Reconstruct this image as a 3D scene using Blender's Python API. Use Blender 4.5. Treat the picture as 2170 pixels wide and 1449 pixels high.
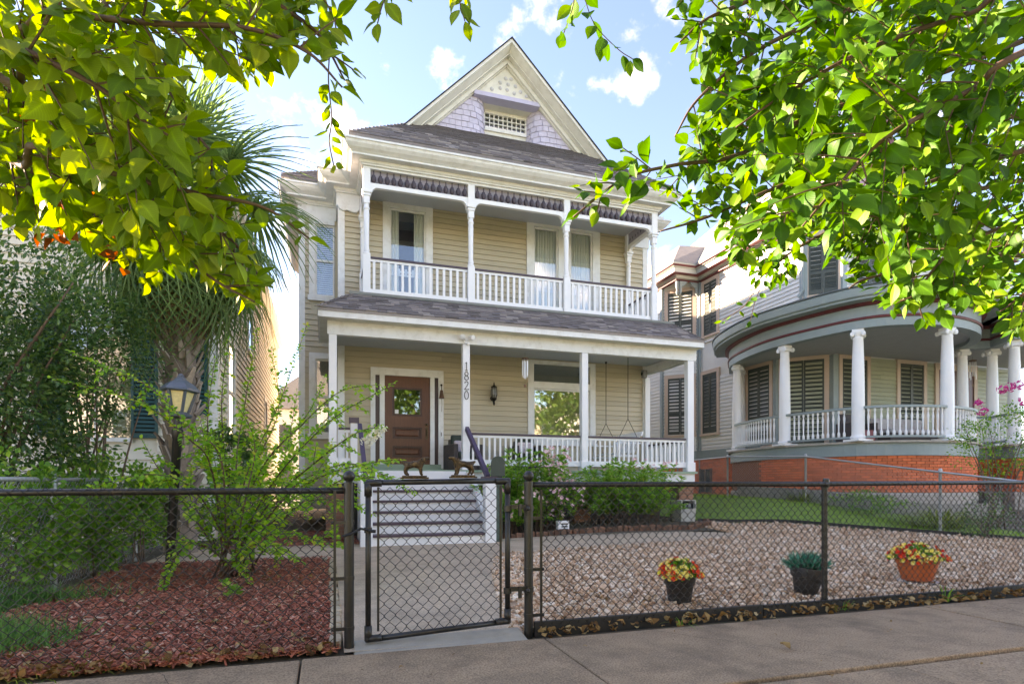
import bpy, bmesh, math, random
import numpy as np
from mathutils import Vector, Matrix, Quaternion, noise as mnoise

for _o in list(bpy.data.objects):
    bpy.data.objects.remove(_o)
random.seed(11)
rng = np.random.default_rng(11)
SC = bpy.context.scene
COL = SC.collection
R = math.radians

# ------------------------------------------------------------------ camera
YAW = R(17.67)
FPX = 1240.0            # focal length in photo pixels (photo 2170 wide)
EYE = 1.05
cam = bpy.data.cameras.new("camera")
cam.sensor_width = 36.0
cam.lens = 36.0 * FPX / 2170.0
cam.shift_y = 0.1385
cam.clip_start = 0.05
cam.clip_end = 3000.0
cam_o = bpy.data.objects.new("camera", cam)
cam_o.location = (0, 0, EYE)
cam_o.rotation_euler = (R(90), 0, -YAW)
COL.objects.link(cam_o)
SC.camera = cam_o

# ------------------------------------------------------------------ sky, sun, exposure
SUN_EL, SUN_AZ = R(21.3), R(-53.0)      # azimuth clockwise from +Y (the lot's depth)
world = bpy.data.worlds.new("World")
SC.world = world
world.use_nodes = True
nt = world.node_tree
nt.nodes.clear()
def wn(t, **k):
    n = nt.nodes.new(t)
    for a, b in k.items():
        setattr(n, a, b)
    return n
def wl(a, b):
    nt.links.new(a, b)
w_out = wn("ShaderNodeOutputWorld")
w_bg = wn("ShaderNodeBackground")
w_bg.inputs["Strength"].default_value = 0.054
sky = wn("ShaderNodeTexSky", sky_type="NISHITA", sun_disc=False, sun_elevation=SUN_EL,
         sun_rotation=SUN_AZ, altitude=0, air_density=0.9, dust_density=0.05, ozone_density=4.0)
tc = wn("ShaderNodeTexCoord")
sep = wn("ShaderNodeSeparateXYZ")
wl(tc.outputs["Generated"], sep.inputs[0])
mx = wn("ShaderNodeMath", operation="MAXIMUM"); mx.inputs[1].default_value = 0.04
wl(sep.outputs["Z"], mx.inputs[0])
dv = wn("ShaderNodeVectorMath", operation="SCALE")
inv = wn("ShaderNodeMath", operation="DIVIDE"); inv.inputs[0].default_value = 1.0
addz = wn("ShaderNodeMath", operation="ADD"); addz.inputs[1].default_value = 0.12
wl(mx.outputs[0], addz.inputs[0]); wl(addz.outputs[0], inv.inputs[1])
wl(tc.outputs["Generated"], dv.inputs[0]); wl(inv.outputs[0], dv.inputs["Scale"])
CLOUD_OFS = 7.1
n1 = wn("ShaderNodeTexNoise"); n1.inputs["Scale"].default_value = 1.5
n1.inputs["Detail"].default_value = 9; n1.inputs["Roughness"].default_value = 0.57
dofs = wn("ShaderNodeVectorMath", operation="ADD"); dofs.inputs[1].default_value = (CLOUD_OFS, 1.7, 0)
wl(dv.outputs[0], dofs.inputs[0]); wl(dofs.outputs[0], n1.inputs["Vector"])
# cumulus puffs that stand where the photograph shows them (direction in the sky, size)
def sky_dir(u, v):
    a = (u - 1085) / FPX; e = (1025 - v) / FPX
    d = Vector((math.sin(YAW) + a * math.cos(YAW), math.cos(YAW) - a * math.sin(YAW), e))
    return d.normalized()
prev = None
for (u, v, w, amt) in ((600, 280, .08, .12), (690, 272, .06, .11), (520, 318, .06, .09), (800, 285, .05, .07),
                       (820, 143, .04, .10), (955, 136, .045, .09), (1000, 120, .04, .05), (610, 350, .09, .10), (1330, 170, .06, .09),
                       (1120, 40, .07, .09), (1440, 560, .14, .05), (640, 640, .14, .08)):
    d = sky_dir(u, v)
    sub = wn("ShaderNodeVectorMath", operation="SUBTRACT"); sub.inputs[1].default_value = d
    nw = wn("ShaderNodeVectorMath", operation="MULTIPLY"); nw.inputs[1].default_value = (1, 1, 1.5)
    wl(tc.outputs["Generated"], sub.inputs[0]); wl(sub.outputs[0], nw.inputs[0])
    ln = wn("ShaderNodeVectorMath", operation="LENGTH"); wl(nw.outputs[0], ln.inputs[0])
    mr = wn("ShaderNodeMapRange", interpolation_type="SMOOTHSTEP")
    mr.inputs["From Min"].default_value = w * 1.35; mr.inputs["From Max"].default_value = 0
    mr.inputs["To Min"].default_value = 0; mr.inputs["To Max"].default_value = amt
    wl(ln.outputs["Value"], mr.inputs["Value"])
    if prev is None:
        prev = mr.outputs[0]
    else:
        ad = wn("ShaderNodeMath", operation="MAXIMUM"); wl(prev, ad.inputs[0]); wl(mr.outputs[0], ad.inputs[1]); prev = ad.outputs[0]
n2 = wn("ShaderNodeTexNoise"); n2.inputs["Scale"].default_value = 14
n2.inputs["Detail"].default_value = 8; n2.inputs["Roughness"].default_value = 0.6
wl(tc.outputs["Generated"], n2.inputs["Vector"])
mixn = wn("ShaderNodeMath", operation="MULTIPLY_ADD"); mixn.inputs[1].default_value = 0.34
wl(n2.outputs["Fac"], mixn.inputs[0])
sc1 = wn("ShaderNodeMath", operation="MULTIPLY"); sc1.inputs[1].default_value = 0.66
wl(n1.outputs["Fac"], sc1.inputs[0]); wl(sc1.outputs[0], mixn.inputs[2])
tot = wn("ShaderNodeMath", operation="ADD"); wl(mixn.outputs[0], tot.inputs[0]); wl(prev, tot.inputs[1])
ramp = wn("ShaderNodeMapRange", interpolation_type="SMOOTHSTEP")
ramp.inputs["From Min"].default_value = 0.545; ramp.inputs["From Max"].default_value = 0.77
wl(tot.outputs[0], ramp.inputs["Value"])
mixc = wn("ShaderNodeMix", data_type="RGBA")
mixc.inputs["B"].default_value = (15, 14.9, 15, 1)
cm = wn("ShaderNodeMath", operation="MULTIPLY"); cm.inputs[1].default_value = 0.95
wl(ramp.outputs[0], cm.inputs[0])
wl(cm.outputs[0], mixc.inputs["Factor"]); wl(sky.outputs[0], mixc.inputs["A"])
wl(mixc.outputs["Result"], w_bg.inputs["Color"]); wl(w_bg.outputs[0], w_out.inputs[0])

sun = bpy.data.lights.new("sun", "SUN")
sun.energy = 3.2
sun.angle = R(0.6)
sun.color = (1.0, 0.94, 0.85)
sun_o = bpy.data.objects.new("sun", sun)
SUNV = Vector((math.sin(SUN_AZ) * math.cos(SUN_EL), math.cos(SUN_AZ) * math.cos(SUN_EL), math.sin(SUN_EL)))
sun_o.rotation_euler = SUNV.to_track_quat("Z", "Y").to_euler()
sun_o.location = (-20, 0, 30)
COL.objects.link(sun_o)

vs = SC.view_settings
vs.view_transform = "Standard"; vs.look = "None"; vs.gamma = 1.0; vs.use_curve_mapping = False
vs.exposure = 3.62
vs.use_white_balance = True; vs.white_balance_temperature = 9300; vs.white_balance_tint = 24
SC.render.resolution_x, SC.render.resolution_y = 1024, 683
SC.cycles.use_denoising = True
SC.cycles.max_bounces = 8
SC.cycles.transparent_max_bounces = 12

# ------------------------------------------------------------------ helpers
WM = {}
def wm(o):
    return WM.get(o.name, Matrix.Identity(4)) if o else Matrix.Identity(4)
def link(o, parent=None, basis=None):
    if basis is not None:
        o.matrix_basis = basis
    COL.objects.link(o)
    if parent is not None:
        o.parent = parent
        o.matrix_parent_inverse = wm(parent).inverted()
    WM[o.name] = o.matrix_basis.copy()
    return o
def tag(o, label=None, cat=None, group=None, kind=None):
    if label: o["label"] = label
    if cat: o["category"] = cat
    if group: o["group"] = group
    if kind: o["kind"] = kind
    return o
def thing(name, label, cat, loc=(0, 0, 0), group=None):
    o = bpy.data.objects.new(name, None)
    o.empty_display_size = 0.2
    link(o, None, Matrix.Translation(loc))
    return tag(o, label, cat, group)
def inst(name, mesh, parent, loc=(0, 0, 0), scale=(1, 1, 1), rot=(0, 0, 0), mat4=None):
    o = bpy.data.objects.new(name, mesh)
    b = mat4 if mat4 is not None else Matrix.LocRotScale(Vector(loc), __import__("mathutils").Euler(rot), Vector(scale))
    return link(o, parent, b)
def copy_tree(root, mat, label=None):
    r = root.copy(); COL.objects.link(r); r.matrix_basis = mat
    WM[r.name] = mat.copy()
    if label: r["label"] = label
    def rec(src, dst):
        for ch in list(src.children):
            c = ch.copy(); COL.objects.link(c); c.parent = dst
            rec(ch, c)
    rec(root, r)
    return r
def np_mesh(name, V, F, mat=None, smooth=False):
    """V (n,3) array, F (m,k) int array, all faces with k corners"""
    me = bpy.data.meshes.new(name)
    V = np.ascontiguousarray(V, dtype=np.float32); F = np.ascontiguousarray(F, dtype=np.int32)
    m, k = F.shape
    me.vertices.add(len(V)); me.vertices.foreach_set("co", V.ravel())
    me.loops.add(m * k); me.loops.foreach_set("vertex_index", F.ravel())
    me.polygons.add(m); me.polygons.foreach_set("loop_start", np.arange(0, m * k, k, dtype=np.int32))
    me.polygons.foreach_set("use_smooth", np.full(m, smooth))
    me.update(calc_edges=True)
    if mat: me.materials.append(mat)
    return me
def scatter(name, TV, TF, P, X, Y, Z, S, mat, parent=None, smooth=False, kind=None):
    """copies of a small template in one mesh: positions P, axes X Y Z, sizes S (n,3)"""
    TV = np.asarray(TV, float); TF = np.asarray(TF, int); n = len(P)
    S = np.broadcast_to(np.asarray(S, float).reshape(len(S), -1), (n, 3)) if np.ndim(S) else np.full((n, 3), S)
    V = (P[:, None, :] + TV[None, :, 0:1] * (X * S[:, 0:1])[:, None, :] + TV[None, :, 1:2] * (Y * S[:, 1:2])[:, None, :]
         + TV[None, :, 2:3] * (Z * S[:, 2:3])[:, None, :]).reshape(-1, 3)
    F = (TF[None] + (np.arange(n) * len(TV))[:, None, None]).reshape(-1, TF.shape[1])
    o = bpy.data.objects.new(name, np_mesh(name, V, F, mat, smooth))
    link(o, parent)
    if kind: o["kind"] = kind
    return o
def norm(a):
    return a / np.maximum(np.linalg.norm(a, axis=-1, keepdims=True), 1e-9)
class MB:
    def __init__(s): s.v = []; s.f = []
    def add(s, vs, fs):
        b = len(s.v); s.v += [tuple(p) for p in vs]; s.f += [tuple(i + b for i in q) for q in fs]
        return s
    def box(s, x0, x1, y0, y1, z0, z1):
        return s.add([(x0, y0, z0), (x1, y0, z0), (x1, y1, z0), (x0, y1, z0), (x0, y0, z1), (x1, y0, z1), (x1, y1, z1), (x0, y1, z1)],
                     [(3, 2, 1, 0), (4, 5, 6, 7), (0, 1, 5, 4), (1, 2, 6, 5), (2, 3, 7, 6), (3, 0, 4, 7)])
    def hexa(s, b, t):      # four bottom points, four top points
        return s.add(list(b) + list(t), [(3, 2, 1, 0), (4, 5, 6, 7), (0, 1, 5, 4), (1, 2, 6, 5), (2, 3, 7, 6), (3, 0, 4, 7)])
    def prism(s, poly, ax, a, b):
        def P(p, t):
            return (t, p[0], p[1]) if ax == "x" else (p[0], t, p[1]) if ax == "y" else (p[0], p[1], t)
        n = len(poly)
        return s.add([P(p, a) for p in poly] + [P(p, b) for p in poly],
                     [tuple(range(n))[::-1], tuple(range(n, 2 * n))] + [(i, (i + 1) % n, (i + 1) % n + n, i + n) for i in range(n)])
    def bar(s, a, b, w, h, up=(0, 0, 1)):
        a = Vector(a); b = Vector(b); d = (b - a).normalized(); u = Vector(up)
        x = d.cross(u)
        x = x.normalized() if x.length > 1e-6 else Vector((1, 0, 0))
        z = x.cross(d).normalized()
        x *= w / 2; z *= h / 2
        return s.hexa([a - x - z, a + x - z, b + x - z, b - x - z], [a - x + z, a + x + z, b + x + z, b - x + z])
    def tube(s, pts, r, n=6, cap=True):
        pts = [Vector(p) for p in pts]; m = len(pts)
        rs = r if hasattr(r, "__len__") else [r] * m
        t0 = (pts[1] - pts[0]).normalized()
        ref = Vector((0, 0, 1)) if abs(t0.z) < .9 else Vector((1, 0, 0))
        nx = t0.cross(ref).normalized(); vs = []
        for i, p in enumerate(pts):
            t = (pts[min(i + 1, m - 1)] - pts[max(i - 1, 0)]).normalized()
            nx = nx - t * nx.dot(t)
            nx = nx.normalized() if nx.length > 1e-6 else t.orthogonal().normalized()
            ny = t.cross(nx)
            for k in range(n):
                a = 2 * math.pi * k / n
                vs.append(p + (nx * math.cos(a) + ny * math.sin(a)) * rs[i])
        fs = [(i * n + k, i * n + (k + 1) % n, (i + 1) * n + (k + 1) % n, (i + 1) * n + k) for i in range(m - 1) for k in range(n)]
        if cap: fs += [tuple(range(n))[::-1], tuple(range((m - 1) * n, m * n))]
        return s.add(vs, fs)
    def lathe(s, prof, c=(0, 0, 0), n=14, a0=0, axis=None):
        vs = []; c = Vector(c)
        q = Vector((0, 0, 1)).rotation_difference(Vector(axis)) if axis else None
        for r, z in prof:
            for k in range(n):
                a = 2 * math.pi * k / n + a0
                p = Vector((r * math.cos(a), r * math.sin(a), z))
                if q: p = q @ p
                vs.append(p + c)
        m = len(prof)
        fs = [(i * n + k, i * n + (k + 1) % n, (i + 1) * n + (k + 1) % n, (i + 1) * n + k) for i in range(m - 1) for k in range(n)]
        fs += [tuple(range(n))[::-1], tuple(range((m - 1) * n, m * n))]
        return s.add(vs, fs)
    def ball(s, c, r, n=10, m=6, sc=(1, 1, 1)):
        prof = [(max(r * math.sin(math.pi * i / m), r * .02), -r * math.cos(math.pi * i / m)) for i in range(m + 1)]
        b = len(s.v); s.lathe(prof, (0, 0, 0), n)
        for i in range(b, len(s.v)):
            p = s.v[i]; s.v[i] = (p[0] * sc[0] + c[0], p[1] * sc[1] + c[1], p[2] * sc[2] + c[2])
        return s
    def sweep(s, prof, path, closed=False):
        """profile (out, up) swept along a horizontal polyline path of (x, y, z) with mitred corners; out is to the right of travel"""
        path = [Vector(p) for p in path]; n = len(path); k = len(prof); vs = []
        for i, p in enumerate(path):
            a = (path[i] - path[i - 1]) if (i > 0 or closed) else (path[1] - path[0])
            b = (path[(i + 1) % n] - path[i]) if (i < n - 1 or closed) else a
            if i == 0 and not closed: a = b
            a = Vector((a.x, a.y)).normalized(); b = Vector((b.x, b.y)).normalized()
            na = Vector((a.y, -a.x)); nb = Vector((b.y, -b.x))
            mit = na + nb; mit /= max(mit.dot(na), .2)
            for o, u in prof: vs.append((p.x + mit.x * o, p.y + mit.y * o, p.z + u))
        fs = []
        for i in range(n if closed else n - 1):
            j = (i + 1) % n
            for q in range(k):
                fs.append((i * k + q, j * k + q, j * k + (q + 1) % k, i * k + (q + 1) % k))
        if not closed: fs += [tuple(range(k)), tuple(range((n - 1) * k, n * k))[::-1]]
        return s.add(vs, fs)
    def mesh(s, name, mat=None, smooth=False, fix=True):
        me = bpy.data.meshes.new(name)
        me.from_pydata([tuple(p) for p in s.v], [], s.f)
        if fix and len(s.f) < 60000:
            bm = bmesh.new(); bm.from_mesh(me); bmesh.ops.recalc_face_normals(bm, faces=bm.faces); bm.to_mesh(me); bm.free()
        if smooth:
            me.polygons.foreach_set("use_smooth", [True] * len(me.polygons))
            if smooth != "all":
                me.set_sharp_from_angle(angle=R(38))
        if mat: me.materials.append(mat)
        return me
    def build(s, name, mat, parent=None, smooth=False, bevel=0, fix=True):
        o = bpy.data.objects.new(name, s.mesh(name, mat, smooth, fix))
        if bevel:
            bv = o.modifiers.new("bevel", "BEVEL"); bv.width = bevel; bv.segments = 2; bv.limit_method = "ANGLE"
        return link(o, parent)
def at(u, v, D):      # a viewing direction of the survey photo at depth D, as a place in the scene
    a = (u - 1085) / FPX
    return Vector((D * (math.sin(YAW) + a * math.cos(YAW)), D * (math.cos(YAW) - a * math.sin(YAW)), EYE + D * (1025 - v) / FPX))
def smooth01(t):
    t = min(max(t, 0), 1); return t * t * (3 - 2 * t)
def ground_z(x, y):
    """yard: level by the street, rising gently towards the right-hand house"""
    z = 0.22 * smooth01((y - 8.8) / 3.4) * smooth01((x - 2.6) / 3.5)
    return z + 0.45 * smooth01((x - 8.6) / 2.5) * smooth01((y - 6.0) / 8.0)
def crom(pts, n=8):
    """Catmull-Rom through points"""
    P = [Vector(p) for p in pts]; P = [P[0] * 2 - P[1]] + P + [P[-1] * 2 - P[-2]]; out = []
    for i in range(1, len(P) - 2):
        for k in range(n):
            t = k / n
            out.append(0.5 * ((2 * P[i]) + (P[i + 1] - P[i - 1]) * t + (2 * P[i - 1] - 5 * P[i] + 4 * P[i + 1] - P[i + 2]) * t * t
                              + (3 * P[i] - P[i - 1] - 3 * P[i + 1] + P[i + 2]) * t ** 3))
    return out + [P[-2]]

# ------------------------------------------------------------------ materials
MATS = {}
def mat(name, col, rough=.6, var=.06, nscale=6.0, objvar=0.0, huevar=0.0, bump=0.0, bscale=60.0, metal=0.0, dirt=None, stretch=None,
        island=0.0, ramp=None, spec=.5, coat=0.0, emit=None, speckle=0.0):
    if name in MATS: return MATS[name]
    m = bpy.data.materials.new(name); m.use_nodes = True; t = m.node_tree
    p = t.nodes["Principled BSDF"]; N = t.nodes.new; L = t.links.new
    p.inputs["Roughness"].default_value = rough; p.inputs["Metallic"].default_value = metal
    p.inputs["Specular IOR Level"].default_value = spec
    if coat: p.inputs["Coat Weight"].default_value = coat; p.inputs["Coat Roughness"].default_value = .15
    geo = N("ShaderNodeNewGeometry"); oi = N("ShaderNodeObjectInfo")
    pos = geo.outputs["Position"]
    if stretch:
        mp = N("ShaderNodeMapping"); mp.inputs["Scale"].default_value = stretch; L(pos, mp.inputs["Vector"]); pos = mp.outputs[0]
    rnd = oi.outputs["Random"]
    if island:
        ad = N("ShaderNodeMath"); ad.operation = "ADD"; L(geo.outputs["Random Per Island"], ad.inputs[0]); L(rnd, ad.inputs[1])
        fr = N("ShaderNodeMath"); fr.operation = "FRACT"; L(ad.outputs[0], fr.inputs[0]); rnd = fr.outputs[0]
    no = N("ShaderNodeTexNoise"); no.inputs["Scale"].default_value = nscale; no.inputs["Detail"].default_value = 6
    no.inputs["Roughness"].default_value = .65
    L(pos, no.inputs["Vector"])
    if ramp:
        cr = N("ShaderNodeValToRGB"); el = cr.color_ramp.elements
        cr.color_ramp.interpolation = "LINEAR"
        while len(el) < len(ramp): el.new(0.5)
        for e, (q, c) in zip(el, ramp): e.position = q; e.color = (*c, 1)
        L(rnd, cr.inputs[0]); base = cr.outputs[0]
    else:
        rg = N("ShaderNodeRGB"); rg.outputs[0].default_value = (*col, 1); base = rg.outputs[0]
    if dirt:
        dc, amt, dsc = dirt
        n2 = N("ShaderNodeTexNoise"); n2.inputs["Scale"].default_value = dsc; n2.inputs["Detail"].default_value = 8; n2.inputs["Roughness"].default_value = .7
        L(pos, n2.inputs["Vector"])
        mr = N("ShaderNodeMapRange"); mr.inputs["From Min"].default_value = .48; mr.inputs["From Max"].default_value = .75
        mr.inputs["To Max"].default_value = amt; L(n2.outputs["Fac"], mr.inputs["Value"])
        mx = N("ShaderNodeMix"); mx.data_type = "RGBA"; mx.inputs["B"].default_value = (*dc, 1)
        L(mr.outputs[0], mx.inputs["Factor"]); L(base, mx.inputs["A"]); base = mx.outputs["Result"]
    hs = N("ShaderNodeHueSaturation"); L(base, hs.inputs["Color"])
    ma = N("ShaderNodeMath"); ma.operation = "MULTIPLY_ADD"; ma.inputs[1].default_value = 2 * var * 1.8; ma.inputs[2].default_value = 1 - var * 1.8
    L(no.outputs["Fac"], ma.inputs[0]); val = ma.outputs[0]
    if objvar or island:
        ov = objvar or island
        mb = N("ShaderNodeMath"); mb.operation = "MULTIPLY_ADD"; mb.inputs[1].default_value = 2 * ov; mb.inputs[2].default_value = 1 - ov
        wh = N("ShaderNodeTexWhiteNoise"); wh.noise_dimensions = "1D"; L(rnd, wh.inputs["W"])
        L(wh.outputs["Value"], mb.inputs[0])
        mc = N("ShaderNodeMath"); mc.operation = "MULTIPLY"; L(val, mc.inputs[0]); L(mb.outputs[0], mc.inputs[1]); val = mc.outputs[0]
    if huevar:
        mh = N("ShaderNodeMath"); mh.operation = "MULTIPLY_ADD"; mh.inputs[1].default_value = 2 * huevar; mh.inputs[2].default_value = .5 - huevar
        L(rnd, mh.inputs[0]); L(mh.outputs[0], hs.inputs["Hue"])
    if speckle:      # fine aggregate
        ns = N("ShaderNodeTexNoise"); ns.inputs["Scale"].default_value = 95; ns.inputs["Detail"].default_value = 3; L(pos, ns.inputs["Vector"])
        sm = N("ShaderNodeMapRange"); sm.inputs["From Min"].default_value = .35; sm.inputs["From Max"].default_value = .65; sm.inputs["To Min"].default_value = 1 - speckle; sm.inputs["To Max"].default_value = 1 + speckle; L(ns.outputs["Fac"], sm.inputs["Value"])
        mq = N("ShaderNodeMath"); mq.operation = "MULTIPLY"; L(val, mq.inputs[0]); L(sm.outputs[0], mq.inputs[1]); val = mq.outputs[0]
    L(val, hs.inputs["Value"]); L(hs.outputs[0], p.inputs["Base Color"])
    if bump:
        nb = N("ShaderNodeTexNoise"); nb.inputs["Scale"].default_value = bscale; nb.inputs["Detail"].default_value = 5
        L(pos, nb.inputs["Vector"])
        b = N("ShaderNodeBump"); b.inputs["Strength"].default_value = bump; b.inputs["Distance"].default_value = .01
        L(nb.outputs["Fac"], b.inputs["Height"]); L(b.outputs[0], p.inputs["Normal"])
    if emit:
        p.inputs["Emission Color"].default_value = (*emit[0], 1); p.inputs["Emission Strength"].default_value = emit[1]
    MATS[name] = m
    return m
def leaf_mat(name, ramp, trans=.45, rough=.42, tcol=1.5, spec=.22, val=.16):
    if name in MATS: return MATS[name]
    m = bpy.data.materials.new(name); m.use_nodes = True; t = m.node_tree
    p = t.nodes["Principled BSDF"]; out = t.nodes["Material Output"]; N = t.nodes.new; L = t.links.new
    p.inputs["Roughness"].default_value = rough; p.inputs["Specular IOR Level"].default_value = spec
    geo = N("ShaderNodeNewGeometry"); oi = N("ShaderNodeObjectInfo")
    ad = N("ShaderNodeMath"); ad.operation = "ADD"; L(geo.outputs["Random Per Island"], ad.inputs[0]); L(oi.outputs["Random"], ad.inputs[1])
    fr = N("ShaderNodeMath"); fr.operation = "FRACT"; L(ad.outputs[0], fr.inputs[0])
    cr = N("ShaderNodeValToRGB"); el = cr.color_ramp.elements
    while len(el) < len(ramp): el.new(.5)
    for e, (q, c) in zip(el, ramp): e.position = q; e.color = (*c, 1)
    L(fr.outputs[0], cr.inputs[0])
    no = N("ShaderNodeTexNoise"); no.inputs["Scale"].default_value = 30; no.inputs["Detail"].default_value = 4
    L(geo.outputs["Position"], no.inputs["Vector"])
    ma = N("ShaderNodeMath"); ma.operation = "MULTIPLY_ADD"; ma.inputs[1].default_value = val * 4; ma.inputs[2].default_value = 1 - val * 2
    L(no.outputs["Fac"], ma.inputs[0])
    # midrib and side veins from the leaf's own coordinates
    a1 = N("ShaderNodeAttribute"); a1.attribute_name = "rib"; a2 = N("ShaderNodeAttribute"); a2.attribute_name = "along"
    def mth(op, x, y=None, clamp=False):
        q = N("ShaderNodeMath"); q.operation = op; q.use_clamp = clamp
        for i, k in enumerate((x, y)):
            if k is None: continue
            if isinstance(k, (int, float)): q.inputs[i].default_value = k
            else: L(k, q.inputs[i])
        return q.outputs[0]
    mid = mth("POWER", a1.outputs["Fac"], 9.0)
    ph = mth("MULTIPLY", mth("ADD", a2.outputs["Fac"], mth("MULTIPLY", a1.outputs["Fac"], .22)), 50.0)
    side_v = mth("MULTIPLY", mth("POWER", mth("ABSOLUTE", mth("SINE", ph)), 8.0), mth("GREATER_THAN", a1.outputs["Fac"], .02))
    vein = mth("ADD", mth("MULTIPLY", mid, .55), mth("MULTIPLY", side_v, .16))
    vv = mth("ADD", ma.outputs[0], vein)
    hs = N("ShaderNodeHueSaturation"); L(cr.outputs[0], hs.inputs["Color"]); L(vv, hs.inputs["Value"])
    bp = N("ShaderNodeBump"); bp.inputs["Strength"].default_value = .25; bp.inputs["Distance"].default_value = .004; L(mth("MULTIPLY", vein, -1.0), bp.inputs["Height"]); L(bp.outputs[0], p.inputs["Normal"])
    L(hs.outputs[0], p.inputs["Base Color"])
    tr = N("ShaderNodeBsdfTranslucent")
    h2 = N("ShaderNodeHueSaturation"); h2.inputs["Value"].default_value = tcol; h2.inputs["Hue"].default_value = .485; h2.inputs["Saturation"].default_value = 1.12
    L(hs.outputs[0], h2.inputs["Color"]); L(h2.outputs[0], tr.inputs["Color"])
    mx = N("ShaderNodeMixShader"); mx.inputs[0].default_value = trans
    L(p.outputs[0], mx.inputs[1]); L(tr.outputs[0], mx.inputs[2]); L(mx.outputs[0], out.inputs["Surface"])
    MATS[name] = m
    return m
def glass_mat(name, tint, rough=.02, refl=.12, alpha=.0):
    """window pane: mostly see-through, mirror reflection rising towards grazing angles"""
    if name in MATS: return MATS[name]
    m = bpy.data.materials.new(name); m.use_nodes = True; t = m.node_tree
    out = t.nodes["Material Output"]; N = t.nodes.new; L = t.links.new
    t.nodes.remove(t.nodes["Principled BSDF"])
    g = N("ShaderNodeBsdfGlossy"); g.inputs["Roughness"].default_value = rough; g.inputs["Color"].default_value = (.95, .97, 1, 1)
    tr = N("ShaderNodeBsdfTransparent"); tr.inputs["Color"].default_value = (*tint, 1)
    fr = N("ShaderNodeFresnel"); fr.inputs["IOR"].default_value = 1.5
    ad = N("ShaderNodeMath"); ad.operation = "ADD"; ad.inputs[1].default_value = refl; ad.use_clamp = True
    L(fr.outputs[0], ad.inputs[0])
    mx = N("ShaderNodeMixShader"); L(ad.outputs[0], mx.inputs[0]); L(tr.outputs[0], mx.inputs[1]); L(g.outputs[0], mx.inputs[2])
    L(mx.outputs[0], out.inputs["Surface"])
    MATS[name] = m
    return m
WHITE = mat("white_paint", (.78, .78, .76), .45, .06, 3.0, dirt=((.46, .42, .34), .5, 5.0))
WHITE2 = mat("fresh_white_paint", (.83, .83, .83), .4, .03, 4.0)
CREAM = mat("old_white_paint", (.72, .71, .64), .5, .07, 3.0, dirt=((.45, .42, .34), .5, 4.0))
TAN = mat("tan_clapboard", (.53, .455, .325), .55, .06, 2.5, objvar=.07, bump=.15, bscale=30, stretch=(.4, .4, 3))
PURPLE = mat("plum_trim", (.075, .050, .066), .45, .08, 6)
VIOLET = mat("violet_rail", (.085, .062, .115), .5, .08, 8)
GREENP = mat("pale_green_porch_paint", (.25, .36, .26), .5, .1, 8)
SHGL = mat("roof_shingle", (.2, .2, .2), .9, .16, 14, objvar=.16, bump=.5, bscale=160,
           ramp=[(0, (.11, .092, .088)), (.3, (.195, .168, .163)), (.55, (.155, .135, .138)), (.8, (.26, .225, .21)), (1, (.34, .295, .265))])
DARK = mat("dark_interior", (.02, .02, .02), .9, .1)
GLASS = glass_mat("window_glass", (.94, .96, .95), refl=.07)
GLASSR = glass_mat("reflective_glass", (.86, .89, .83), refl=.17)
BLACKM = mat("black_painted_steel", (.011, .0105, .010), .38, .2, 12, dirt=((.055, .036, .018), .45, 25), spec=.5)
GALV = mat("galvanised_steel", (.42, .43, .44), .45, .12, 20, metal=.6)
BRICKR = mat("orange_brick", (.74, .165, .062), .8, .15, 20, objvar=.18, bump=.3, bscale=90)
CONC = mat("concrete", (.32, .215, .135), .9, .26, 4.0, bump=.5, bscale=170, dirt=((.13, .09, .06), .95, 1.5), speckle=.34)
# ================================================================== ground
SOIL = mat("dry_soil", (.10, .075, .05), .95, .3, 5, bump=.6, bscale=40, dirt=((.06, .075, .03), .8, 1.5))
LAWN = mat("lawn_soil", (.13, .22, .045), .95, .3, 6)
MULB = mat("mulch_bed", (.12, .036, .026), .95, .4, 30, bump=.8, bscale=90)
GRVB = mat("gravel_bed", (.42, .27, .17), .95, .35, 28, bump=.8, bscale=60)
def struct(o): o["kind"] = "structure"; return o
def grid_sheet(name, xs, ys, zf, m, keep=None):
    V = [(x, y, zf(x, y)) for y in ys for x in xs]; nx = len(xs)
    Fc = [(j * nx + i, j * nx + i + 1, (j + 1) * nx + i + 1, (j + 1) * nx + i) for j in range(len(ys) - 1) for i in range(nx - 1)]
    o = bpy.data.objects.new(name, np_mesh(name, np.array(V), np.array(Fc), m, True)); return link(o)
xs = [-1500, -400, -120, -50, -25] + [-16 + .5 * i for i in range(80)] + [30, 60, 150, 500, 1500]
ys = [-1500, -400, -120, -50, -25, -12, -6, -2, 0, 1, 2, 3] + [3.5 + .5 * i for i in range(60)] + [40, 60, 120, 400, 1500]
struct(grid_sheet("ground", xs, ys, lambda x, y: ground_z(x, y) - .03, SOIL))
def rows(name, ys, xl, xr, n, dz, m):
    V = []; Fc = []
    for y in ys:
        a, b = xl(y), xr(y)
        for i in range(n + 1):
            x = a + (b - a) * i / n; V.append((x, y, ground_z(x, y) + dz))
    k = n + 1
    for j in range(len(ys) - 1):
        for i in range(n): Fc.append((j * k + i, j * k + i + 1, (j + 1) * k + i + 1, (j + 1) * k + i))
    o = bpy.data.objects.new(name, np_mesh(name, np.array(V), np.array(Fc), m, True)); return struct(link(o))
def lerp(tab):
    a = [t[0] for t in tab]; b = [t[1] for t in tab]
    return lambda y: float(np.interp(y, a, b))
def frange(a, b, n): return [a + (b - a) * i / n for i in range(n + 1)]
PATHC = mat("path_concrete", (.50, .375, .265), .9, .2, 3, bump=.4, bscale=150, dirt=((.27, .20, .145), .9, 1.2), speckle=.2)
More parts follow.
